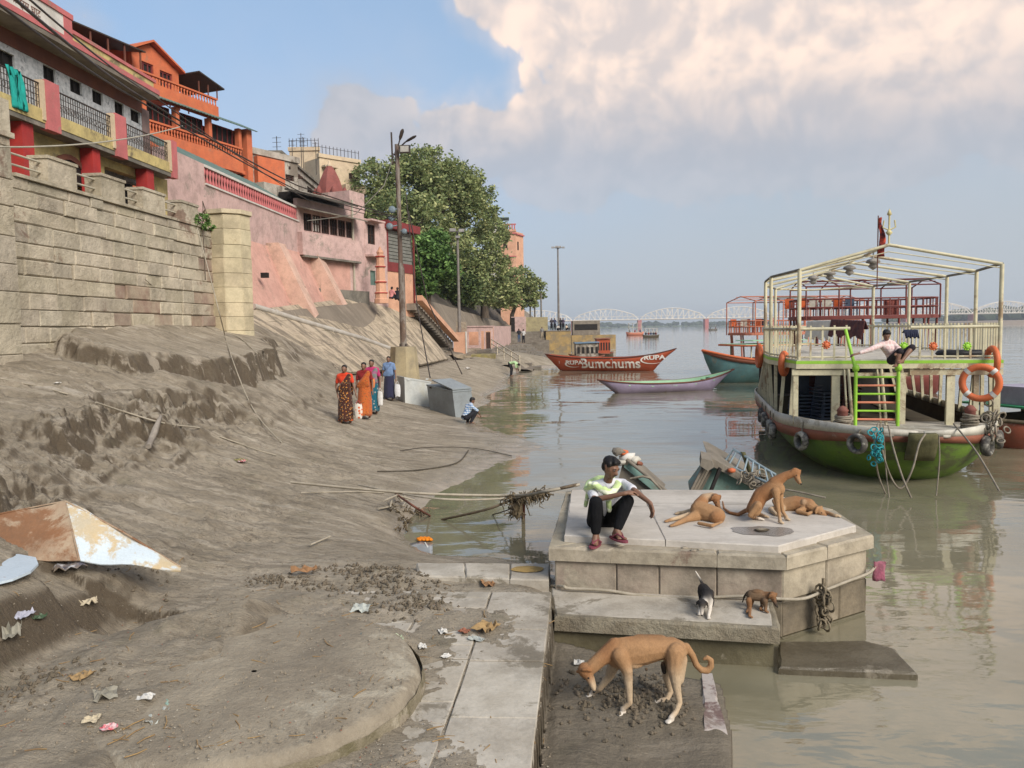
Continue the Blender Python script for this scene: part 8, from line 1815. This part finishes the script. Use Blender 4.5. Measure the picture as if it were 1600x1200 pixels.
man(812, 534, 1.65, 'man in a dark shirt standing on the quay stairs, left of a pair', 'stand', dkt, cloth('jeans', (.05,.08,.14)), (1,-.4,0), .4, .03, base=PD(811,536,88)); man(818, 534, 1.65, 'person in a white shirt standing on the quay stairs, right of a pair', 'stand', cloth('white_shirt', (.6,.6,.58)), dkt, (-1,-.4,0), -.3, .03, base=PD(818,537,88))
man(847, 531, 1.6, 'lone person in grey walking down the quay stairs near the ochre wall', 'stand', cloth('grey_shirt', (.2,.19,.18)), cloth('khaki', (.3,.25,.18)), (0,-1,0), .2, .03, base=PD(847,531,94))
for k, (px, sh_, po) in enumerate(((862, (.07,.06,.07), 'stand'), (867, (.06,.07,.12), 'stand'), (872, (.45,.42,.38), 'sit'), (876, (.05,.05,.06), 'stand'), (880, (.10,.08,.12), 'stand'), (885, (.5,.4,.3), 'sit'))):
    q = PD(px, 516, 99); q.z = 2.7; man(px, 0, 1.62, ['figure in dark clothes at the left end of the group on the quay','figure in navy beside the left-hand one of the quay group','pale figure sitting in the middle of the quay group','tall dark figure by the foot of the mast','figure in dark purple right of the mast','pale figure sitting at the right end of the quay group'][k], po, cloth('quay_shirt', sh_), dkt, (0,-1,0), random.uniform(-1,1), .035, 'people gathered on the ochre quay', base=q)
# boy on the rail of the green boat
bt = thing('person', tuple(PD(1398,566,15.2)), 'boy in pale pink shirt sitting above the ladder, arm stretched to the handrail', 'person')
J = dict(pel=p(1397,561,15.35), chest=p(1388,545,15.3), neck=p(1385,534,15.28), head=p(1385,524,15.22), shL=p(1378,538,15.25), elL=p(1360,546,15.1), haL=p(1339,553,15.05), shR=p(1395,537,15.32), elR=p(1404,545,15.2), haR=p(1400,552,15.0),
         hipL=p(1393,563,15.3), knL=p(1406,549,14.95), anL=p(1401,569,14.95), toeL=p(1397,573,14.8), hipR=p(1400,563,15.35), knR=p(1425,543,15.05), anR=p(1410,563,14.98), toeR=p(1403,568,14.85))
figure(bt, J, .95, .011, cloth('pale_pink_shirt', (.60,.42,.40), (.66,.55,.52), 'check', 60), cloth('black_shorts', (.03,.025,.03)), Vector((-.15,-.85,-.5)), sleeve=1.75, leg=.12, detail=False, hands={'L': ((-1,-.1,-.2), (0,.3,-1), .6)}, botname='shorts')
# ------------------------------------------------------------------ litter, ropes, sheet metal, chests
paperm = plain('paper_white', (.62,.60,.55), .8); rustm = mat('rust_sheet', (.31,.195,.12), (.42,.33,.23), 2.6, .85, .5, c3=(.22,.10,.045), c3amt=.45, grime=.3, bs=12)
flakem = mat('flaking_sheet', (.52,.40,.23), (.46,.40,.29), 3.4, .6, .3, c3=(.55,.64,.70), c3amt=.42, bs=9)
bluew = mat('pale_blue_metal', (.52,.60,.66), (.46,.54,.60), 3, .5, .15, c3=(.25,.13,.07), c3amt=.05)
G = lambda px, py, up=0.: ground(px, py, 3.5)+Vector((0,0,up))
def thick(mb, t, name, mt, parent=None, **k):
    o = mb.build(name, mt, parent, **k); md = o.modifiers.new('s', 'SOLIDIFY'); md.thickness = t; return o
# crumpled rusty sheet at the left
gA, gB = G(278,892), G(-60,905)
rt_ = thing('sheet_metal', tuple(G(120,885)), 'big bent rusty sheet with flaking cream and blue paint on the silt', 'sheet metal')
d0_ = depth(G(120,880))
def surf(A, B, C, D, n, name, mt, amp=.045):
    A, B, C, D = [Vector(q) for q in (A, B, C, D)]; rows = []
    for i in range(n+1):
        r = []
        for j in range(n+1): q = A.lerp(B, j/n).lerp(D.lerp(C, j/n), i/n); r.append(q+Vector((0,0,1))*amp*noise.noise(q*3.1)+Vector((.5,-.5,.2))*amp*1.2*noise.noise(q*2.3+Vector((5,5,5))))
        rows.append(r)
    mb = MB(); mb.grid(rows, smooth=False); return thick(mb, .012, name, mt, rt_)
surf(PD(-120,826,d0_-.1), PD(102,783,d0_+.15), PD(124,876,d0_-.25), PD(-120,872,d0_-.4), 10, 'rusty_panel', rustm)
surf(PD(102,783,d0_+.16), PD(282,884,d0_+.12), PD(283,892,d0_+.02), PD(124,876,d0_-.24), 10, 'painted_panel', flakem)
mb = MB(); mb.tube([PD(102,783,d0_+.15), PD(190,830,d0_+.15), PD(282,886,d0_+.10)], .012, 5); mb.tube([PD(-120,826,d0_-.1), PD(102,783,d0_+.15), PD(124,876,d0_-.25)], .010, 5); mb.build('folded_edge', rustm, rt_)
wt = thing('enamel_plate', tuple(G(20,890)), 'rounded pale blue enamel plate with rust spots under the rusty sheet', 'plate'); ol = [PZ(x, y, G(20,900).z+.03) for x, y in ((-70,915),(-20,918),(20,908),(48,896),(60,884),(56,874),(30,869),(-70,868))]; mb = MB(); mb.prism(ol, (0,0,.02)); fix(mb.build('panel', bluew, wt).data)
# two metal chests below the lamp post
chest_l = mat('galvanised', (.46,.49,.48), (.56,.57,.54), 1.6, .5, .15, c3=(.50,.50,.44), c3amt=.2, grime=.2, metal=.2); chest_g = mat('grey_enamel', (.27,.30,.31), (.22,.24,.25), 1.6, .5, .12, grime=.2)
def chest(name, label, A, B, hgt, deep, m, lidm, tilt=0.):
    t = thing(name, tuple((A+B)/2), label, 'chest'); d = (B-A); d.z = 0; L = d.length; d.normalize(); n = Vector((-d.y, d.x, 0)); up = (Vector((0,0,1))+n*tilt).normalized(); z = Vector((0,0,-.05))
    q = [A+z, B+z, B+n*deep+z, A+n*deep+z]; mb = MB(); mb.prism(q, up*hgt); fix(mb.build('shell', m, t).data)
    c = sum(q, Vector())/4; q2 = [p+(p-c)*.03+up*(hgt+.003) for p in q]; mb = MB(); mb.prism(q2, up*.05); fix(mb.build('rim', lidm, t).data)
    for f in (.15, .85): mb = MB(); p = A+d*L*f-n*.012+up*(hgt-.12); mb.prism([p-d*.05, p+d*.05, p+d*.05+up*.05, p-d*.05+up*.05], -n*.02); fix(mb.build('hinge', ironm if m is chest_g else m, t).data)
    return t, d, n, up, q2
a, b = G(633,630), G(674,636); sc_ = depth(a)/1200
chest('metal_chest', 'pale galvanised metal chest with closed lid, left one of the two by the lamp block', a, b, 40*sc_, 1.0, chest_l, chest_l)
a, b = G(672,640), G(712,652); t, d, n, up, q2 = chest('metal_chest', 'dark grey metal chest with its lid propped open, right of the galvanised one', a, b+Vector((0,0,.02)), 39*sc_, .8, chest_g, chest_g, -.12)
mb = MB(); mb.prism([q2[0].lerp(q2[1],.25)+up*.24, q2[1]+up*.07, q2[2]+up*.07, q2[3].lerp(q2[2],.25)+up*.24], up*.04); fix(mb.build('lid', chest_g, t).data)

# ropes over the silt
lrope = mat('pale_rope', (.42,.37,.29), (.33,.29,.22), 8, .95, .5); drope = mat('dark_rope', (.10,.085,.065), (.07,.06,.045), 8, .95, .5)
def lay(pts, r, mt, label, grp='old ropes lying on the silt', up=.02): return hang([G(x, y, up) for x, y in pts], r, mt, 'rope', label, grp)
hang([PD(308,356,22.5), PD(325,420,21.5), PD(343,490,20), G(352,528,.05), G(362,565,.04), G(385,620,.03), G(408,662,.03), G(440,694,.03)], .014, lrope, 'rope', 'pale rope hanging down the fort wall and trailing over the mud bank')
hang([PX(226,436,-10.9), G(300,500,.06), G(330,515,.03), G(372,528,.03), G(402,555,.02)], .014, lrope, 'rope', 'pale rope slanting from the wall face across the top of the mound')
lay([(0,594),(40,602),(88,613),(106,618)], .014, lrope, 'pale rope at the left edge above the broken scarp'); lay([(150,632),(200,648),(255,664),(312,672)], .015, lrope, 'pale rope crossing the scarp in the middle of the bank'); lay([(344,685),(372,694),(400,704),(432,714)], .013, lrope, 'short pale rope end right of the plank')
lay([(590,738),(640,737),(690,731),(718,722),(732,705)], .016, drope, 'dark rope curving on the wet silt near the water'); lay([(625,706),(670,700),(740,702),(800,714)], .010, drope, 'thin dark rope further up the wet silt'); lay([(470,772),(560,771),(600,772)], .012, lrope, 'pale rope end reaching toward the sticks on the shore')
# poles and ropes from the shore to the platform, clump of weed on a stake
wd = thing('weed_stake', tuple(PZ(818,800,0)), 'wooden stake wrapped in rotten weed standing in the water left of the platform', 'stake')
dk = depth(PZ(818,826,0)); mb = MB(); mb.tube([PZ(817,828,-.4), PD(818,790,dk), PD(817,776,dk)], [.035,.03,.025], 7); mb.build('stake', brownm, wd)
def clump(name, pts, mt, parent, r=.05, n=60, **k):
    mb = MB()
    for i in range(n):
        c = Vector(random.choice(pts))+Vector((random.gauss(0,r), random.gauss(0,r), random.gauss(0,r*.6))); q = [c]
        for s in range(3): q.append(q[-1]+Vector((random.gauss(0,.035), random.gauss(0,.035), random.gauss(-.02,.035))))
        mb.tube(q, [.010,.013,.009,.004], 4)
    return mb.build(name, mt, parent, **k)
weedm = mat('rotten_weed', (.19,.145,.085), (.11,.085,.055), 9, .95, .6)
clump('weed_mass', [PD(x, y, dk) for x, y in ((800,776),(808,780),(815,776),(822,774),(832,773),(842,771),(850,768),(803,790),(806,800))], weedm, wd, .045, 260, kind='stuff')
mb = MB(); mb.tube([PD(806,785,dk), PD(804,800,dk), PD(808,810,dk), PD(813,800,dk), PD(812,786,dk)], [.05,.05,.03,.04,.05], 8); mb.build('hanging_rag', weedm, wd)
H_ = 'ropes and poles stretched from the shore to the platform'
dp1 = depth(PZ(884,765,.9))
hang([G(455,768,.15), PD(640,770,11.8), PD(800,774,dk), PD(850,768,10.3), PD(905,757,dp1)], .022, lrope, 'tether_rope', 'thickest pale rope running level from the silt to the platform corner', H_)
hang([G(560,772,.15), PD(680,779,11.3), PD(800,778,dk), PD(860,765,10.4), PD(900,759,dp1)], .016, lrope, 'tether_rope', 'second pale rope just under the thickest one', H_)
hang([PZ(690,812,.0), PD(760,796,dk), PD(806,779,dk), PD(870,764,10.3), PD(902,757,dp1)], .02, mat('wet_brown_rope', (.15,.11,.07), (.10,.075,.05), 8, .7, .5), 'tether_rope', 'brown rope rising out of the water to the weed clump', H_)
hang([PZ(770,804,.0), PD(795,796,dk), PD(806,785,dk)], .01, drope, 'tether_rope', 'thin short cord between the water and the stake', H_)
hang([G(618,776,.05), PD(645,790,11.4), PZ(672,806,.0)], .018, brownm, 'stick', 'long dark stick sloping into the water at the shore', None).__setitem__('category', 'stick')
br = thing('branch_pile', tuple(G(625,795)), 'tangle of pale dead branches and string at the edge of the water', 'branches')
for k, ptsb in enumerate((((592,800),(610,797),(628,806)), ((612,790),(610,802),(618,800)), ((622,786),(628,793),(640,790)), ((632,787),(634,797),(630,804)), ((600,799),(620,790),(648,797)))):
    mb = MB(); mb.tube([G(x, y, .05+.03*k) for x, y in ptsb], [.02,.018,.010], 5); mb.build('branch', lrope, br)
clump('leaf_litter', [G(x, y, .03) for x, y in ((640,800),(650,803),(620,800),(660,806),(630,815),(625,830))], weedm, br, .09, 90, kind='stuff')
# marigold offering at the waterline
mg = thing('marigold_garland', tuple(PZ(662,842,.02)), 'bright orange marigold garland caught at the waterline', 'flowers'); mgm = plain('marigold', (.80,.24,.01), .8)
for k in range(11):
    c = PZ(654+k*1.9, 842+1.5*math.sin(k*2.1), .03); mb = MB(); mb.lathe([(0,-.5),(.8,-.35),(1,0),(.75,.4),(.3,.6),(0,.5)], (0,0,0), 9); me = mb.mesh('flower_head', mgm)
    for v in me.vertices: v.co = v.co*.034*(1+.35*noise.noise(v.co*3+Vector((k,0,0))))
    o = link('flower_head', me, mg); o.location = c
mb = MB(); mb.tube([PZ(664,848,.02), PZ(668,855,.01), PZ(669,858,.0)], [.012,.016,.008], 6); mb.build('paper_roll', paperm, mg)
foam = thing('floating_bag', tuple(PZ(650,862,.0)), 'clear wet plastic bag lying flat where the silt meets the water by the kerb', 'plastic bag'); rows = [[PZ(628+i*6, 848+j*4+2*math.sin(i), .015+.012*noise.noise(Vector((i*.7,j*.9,0)))) for i in range(9)] for j in range(6)]; mb = MB(); mb.grid(rows); o = thick(mb, .003, 'film', plain('wet_film', (.33,.34,.34), .12), foam)
# grain on the kerb
gr = PZ(824,889,.51); mb = MB(); rows = []
for i in range(9): rows.append([gr+Vector((.17*(1-i/8)*math.cos(q)*(1+.2*noise.noise(Vector((q,i,0)))), .11*(1-i/8)*math.sin(q), .028*(i/8)+.004*noise.noise(Vector((q*5,i*2,0))))) for q in [j*math.pi/14 for j in range(28)]])
mb.grid(rows, closed=True); mb.build('grain_heap', mat('yellow_grain', (.55,.37,.14), (.47,.31,.11), 30, .95, 1., bs=90), None, label='small heap of yellow grain on the pale kerb beside the platform', cat='grain', kind='thing')
# platform dressings
prope = hang([PD(862,915,8.02), PZ(880,916,.46)]+[ro[0].lerp(ro[1], f)+Vector((-.02,-.01,.42-ZT+.03*math.sin(f*9))) for f in (.1,.25,.4,.55,.7,.85,.97)]+[ro[1].lerp(ro[2], f)+Vector((.02,-.04,.40-ZT+.10*f)) for f in (.15,.4,.65,.9)]+[ro[2]+Vector((.03,0,.55-ZT))], .017, lrope, 'rope', 'long rope wound round the foot of the stone platform')
c = ro[1].lerp(ro[2], .34)+Vector((.03,-.07,-.40)); mb = MB()
for k in range(34): q = c+Vector((random.gauss(0,.045), random.gauss(0,.02), random.uniform(-.36,.02))); mb.torus(q, random.uniform(.03,.06), .012, (random.gauss(0,1), random.gauss(0,1), random.gauss(0,.25)), 9, 4)
mb.tube([c+Vector((0,0,.12)), c+Vector((.01,0,-.1))], .015, 5); mb.build('rope_bundle', mat('muddy_rope', (.22,.18,.12), (.15,.12,.08), 9), None, label='muddy bundle of rope hanging on the right face of the platform', cat='rope')
c = ro[2]+Vector((.03,-.04,-.27)); mb = MB(); mb.grid([[c+Vector((j*.03-.05, -.02*math.sin(j*2+i), -.035*i)) for j in range(5)] for i in range(7)]); thick(mb, .01, 'pink_rag', cloth('pink_rag_cloth', (.34,.10,.15), (.4,.2,.22)), None, label='pink rag tied to the rope at the right corner of the platform', cat='rag')
for k, (px, py, r_) in enumerate(((1070,856,.028), (1083,860,.024), (1094,859,.022))):
    mb = MB(); mb.lathe([(0,-.3),(.9,-.25),(1,0),(.8,.25),(0,.32)], (0,0,0), 9); me = mb.mesh('pebble', sand)
    for v in me.vertices: v.co = Vector((v.co.x*r_*1.3, v.co.y*r_, v.co.z*r_))*(1+.2*noise.noise(v.co*2))
    link('pebble', me, None, loc=PZ(px, py, ZT+.008), label=['round pebble, left of three on the platform rim','flat pebble, middle of three on the platform rim','flat pebble, right of three on the platform rim'][k], cat='pebble', group='pebbles on the platform rim')
mb = MB(); pc = PZ(1192,829,.936); mb.add([PZ(1192,829,.9365)+Vector((.33*math.cos(q)*(1+.35*noise.noise(Vector((math.cos(q)*1.5, math.sin(q)*1.5, 3)))), .19*math.sin(q)*(1+.3*noise.noise(Vector((math.cos(q)*2, math.sin(q)*2, 7)))), 0)) for q in [i*math.pi/24 for i in range(48)]], [tuple(range(48))]); mb.build('damp_patch', plain('damp_stone', (.22,.20,.18), .3), None, label='dark damp patch on the platform top before the sitting dog', cat='puddle')
mb = MB(); mb.lathe([(0,-.1),(.8,-.05),(1,.15),(.6,.5),(0,.6)], (0,0,0), 10); me = mb.mesh('mud_clod', MATS['silt'])
for v in me.vertices: v.co = Vector((v.co.x*.085, v.co.y*.05, v.co.z*.045))*(1+.4*noise.noise(v.co*2.4))
link('mud_clod', me, None, loc=PZ(1190,829,.945), label='dry clod of mud lying in the damp patch', cat='clod')
# driftwood, plank
mb = MB(); a, b = G(232,704,.05), G(252,672,.10); mb.tube([a, a.lerp(b, .5), b], [.05,.06,.03], 5); mb.build('plank', mat('grey_driftwood', (.34,.30,.25), (.22,.19,.16), 3, .9, .6), None, label='short weathered plank stuck in the broken mud scarp', cat='plank')
mb = MB(); mb.tube([G(485,856,.03), G(516,845,.05)], .014, 5); mb.build('stick', lrope, None, label='pale straight stick on the silt in the middle distance', cat='stick')
# litter
def crumple(px, py, w, h, mt, name, label, seed, grp='litter on the silt', up=.012, amp=.5):
    c = G(px, py, up); s = depth(c)/1200; n = 7; rows = []; cr, sr = math.cos(seed*1.7), math.sin(seed*1.7)
    for i in range(n):
        r = []
        for j in range(n):
            x, y = (j/(n-1)-.5)*w*s*(1+.3*noise.noise(Vector((i, seed, 0)))), (i/(n-1)-.5)*h*s*2.0*(1+.3*noise.noise(Vector((j, seed, 4)))); r.append(c+Vector((x*cr-y*sr, x*sr+y*cr, abs(noise.noise(Vector((i*.8, j*.8, seed))))*w*s*amp)))
        rows.append(r)
    mb = MB(); mb.grid(rows, smooth=False); return thick(mb, .003, name, mt, None, label=label, cat='litter', group=grp)
redp = mat('red_wrapper', (.55,.03,.06), (.65,.6,.58), 22, .4, .1); clear = plain('cloudy_plastic', (.42,.44,.40), .25); gcl = plain('green_plastic', (.30,.44,.36), .3); tanl = mat('dry_leaf', (.36,.24,.11), (.25,.16,.08), 9, .9, .3); brk = mat('brick_chip', (.32,.13,.08), (.25,.1,.06), 6, .9, .5); darkp = mat('dark_plastic_bag', (.10,.10,.13), (.2,.15,.1), 9, .35, .2, c3=(.5,.5,.52), c3amt=.3)
Lt = [(228,1096,17,12,paperm,'torn_paper','small torn white paper on the round plinth'), (170,1142,20,11,redp,'wrapper','crumpled red and white wrapper near the lower left'), (144,1132,22,10,mat('cream_scrap',(.5,.43,.3),(.44,.37,.26),9,.8),'scrap','cream scrap left of the red wrapper'), (262,1118,36,18,gcl,'plastic_bag','pale green crumpled plastic bag beside the torn paper'), (245,1132,50,12,clear,'plastic_film','thin clear film spread next to the green bag'),
 (370,1056,28,14,paperm,'plastic_bag','small white plastic bag in the middle of the plinth'), (565,955,28,16,clear,'plastic_bag','whitish bag with bluish top at the back rim of the plinth'), (108,893,44,22,darkp,'plastic_bag','dark glossy plastic bag under the rusty sheet'), (36,968,32,10,plain('lilac_plastic',(.45,.45,.52),.3),'plastic_film','lilac plastic strip at the far left beside the hollow'), (138,946,24,12,mat('cream_scrap',()),'scrap','cream scrap on the rim of the mud hollow'),
 (60,970,18,10,plain('bottle_green',(.06,.10,.05),.4),'plastic_film','dark green wrapper next to the lilac strip'), (20,1000,60,12,mat('grey_rag',(.30,.28,.22),(.22,.2,.16),6,.9),'rag','greyish rag at the left edge below the hollow'), (128,1062,30,12,tanl,'dry_leaf','curled brown leaf left of the plinth centre'), (165,1090,34,20,mat('grey_rag',()),'plastic_film','torn greyish film left of the torn paper'), (545,1004,40,14,plain('slate_film',(.16,.20,.20),.4),'plastic_film','slate coloured film on the back half of the plinth'),
 (617,1003,20,12,plain('celadon',(.38,.44,.30),.5),'scrap','pale green scrap near the right rim of the plinth'), (502,997,26,7,paperm,'torn_paper','white torn strip on the back of the plinth'), (570,1048,12,7,brk,'brick_chip','red brick chip on the right half of the plinth'), (726,990,16,9,brk,'brick_chip','red brick chip between plinth and pavement edge'), (692,990,18,6,paperm,'paper_scrap','thin pale scrap on the pavement'), (745,1003,14,12,clear,'scrap','small white crumpled scrap on the pavement'), (660,1013,12,9,paperm,'bottle_cap','tiny white crumple at the foot of the plinth'),
 (697,1031,12,7,paperm,'pebble_white','white lump on the silt right of the plinth'), (762,916,26,10,mat('orange_leaf',(.32,.17,.08),(.25,.14,.07),9,.9),'dry_leaf','orange-brown dry leaf near the kerb'), (662,888,18,5,tanl,'dry_leaf','narrow yellow leaf by the mud heap'), (475,896,40,8,mat('orange_leaf',()),'dry_leaf','reddish twist of leaves on the silt behind the plinth'), (760,985,30,16,tanl,'dry_leaf','scatter of pink brown leaves on the pavement'), (383,1184,16,9,brk,'brick_chip','red brick chip at the bottom of the picture'), (488,1110,20,10,brk,'brick_chip','dark red chip on the front of the plinth'), (462,1124,8,5,paperm,'torn_paper','tiny white scrap on the front of the plinth'), (375,722,20,8,mat('yellow_black_rag',(.3,.27,.1),(.04,.04,.04),14,.8),'rag','yellow and black rag on the bank below the scarp'), (378,724,12,5,redp,'wrapper','red scrap on the bank under the rope end'), (728,514,10,4,whitem,'white_sack','distant white sack on the silt near the mossy wall'), (90,600,9,4,paperm,'paper_scrap','white scrap high on the terrace at the left'),(896,968+0,18,12,clear,'plastic_film','white film in the corner of the bay behind the dog'), (905,1040,14,8,paperm,'paper_scrap','white scrap on the silt before the dog')]
for k, (px, py, w, h, m_, nm, lb) in enumerate(Lt):
    if nm == 'white_sack': py, px = 577, 731
    if px > 880: c_old = G; crumple_c = PZ(px, py, .2)
    crumple(px, py, w, h, m_, nm, lb, k*1.37+1, up=.014)
# chips, twigs, crumbs: nobody could count them
def scatter(name, n, mt, size, polypx, label, seed, flat=.4, z=None, cat='debris', twig=False):
    rg = random.Random(seed); mb = MB(); xs = [p_[0] for p_ in polypx]; ys = [p_[1] for p_ in polypx]
    cs = [PZ(rg.uniform(min(xs), max(xs)), rg.uniform(min(ys), max(ys))**1, .45) for i in range(n)]; hs = height(np.array([c.x for c in cs]), np.array([c.y for c in cs]))
    for c, h in zip(cs, hs):
        if z is None and abs(h-.45) > .6: continue
        c.z = max(h, .0)+.004; 
        if DISC_R > math.hypot(c.x-DISC_C.x, c.y-DISC_C.y): c.z = max(c.z, .618)
        s = size*rg.uniform(.4, 1.3); a = rg.uniform(0, 6.28); u = Vector((math.cos(a), math.sin(a), rg.uniform(-.15,.15))); v = Vector((-u.y, u.x, 0))
        if twig: mb.tube([c-u*s*2, c+v*s*.3, c+u*s*2], s*.13, 4)
        else:
            w = Vector((0,0,s*flat)); p = [c+u*s, c+v*s*.7, c-u*s*.8, c-v*s*.6]; mb.add(p+[c+w+u*s*.2, c+w-v*s*.2], [(0,1,4),(1,2,4),(2,5,4),(2,3,5),(3,0,5),(0,4,5)])
    return mb.build(name, mt, None, kind='stuff', label=label, cat=cat)
scatter('gravel_chips', 900, mat('stone_chips', (.40,.36,.29), (.22,.18,.14), 9, .9, .3), .009, [(-50,900),(860,1230)], 'pale stone chips sprinkled over the near silt and pavement', 1)
crm = mat('silt_crumb', (.27,.225,.165), (.20,.165,.12), 5, .95, .4)
scatter('mud_crumbs', 1500, crm, .012, [(-50,860),(860,1230)], 'crumbs of dry mud over the near ground', 2, .8)
scatter('brick_crumbs', 160, brk, .008, [(0,940),(850,1220)], 'small red brick crumbs', 3)
scatter('twigs', 170, tanl, .028, [(0,900),(860,1220)], 'dry twigs and straw on the near silt', 4, twig=True)
# turned clods under the dog and in the heaps
mb = MB(); rg = random.Random(8)
for (qx, qy, z, sx_, sy_, n_) in ((1000,1085,.2,.42,.34,520), (605,905,.5,.36,.3,300), (645,945,.48,.22,.2,140), (455,908,.5,.3,.16,160), (560,885,.5,.3,.12,120), (120,800,1.3,.5,.35,240), (40,1010,.9,.3,.3,120)):
    c0 = PZ(qx, qy, z)
    xy = [(c0.x+rg.gauss(0, sx_)*.75, c0.y+rg.gauss(0, sy_)*.75) for i in range(n_)]; hh_ = height(np.array([q[0] for q in xy]), np.array([q[1] for q in xy]))
    for (x, y), h in zip(xy, hh_):
        if x > .95 and y < 7: continue
        s = rg.uniform(.008,.028); c = Vector((x, y, h+s*.3)); vs = [c+Vector(v)*s*rg.uniform(.7,1.3) for v in ((1,0,0),(0,1,0),(-1,0,0),(0,-1,0),(0,0,.9),(0,0,-.9))]; mb.add(vs, [(0,1,4),(1,2,4),(2,3,4),(3,0,4),(1,0,5),(2,1,5),(3,2,5),(0,3,5)])
mb.build('mud_clods', mat('wet_clod', (.15,.12,.085), (.11,.09,.062), 5, .9, .5), None, kind='stuff', label='turned dark clods of wet mud', cat='clods')
for o in bpy.data.objects:
    if '_o' in o: del o['_o']
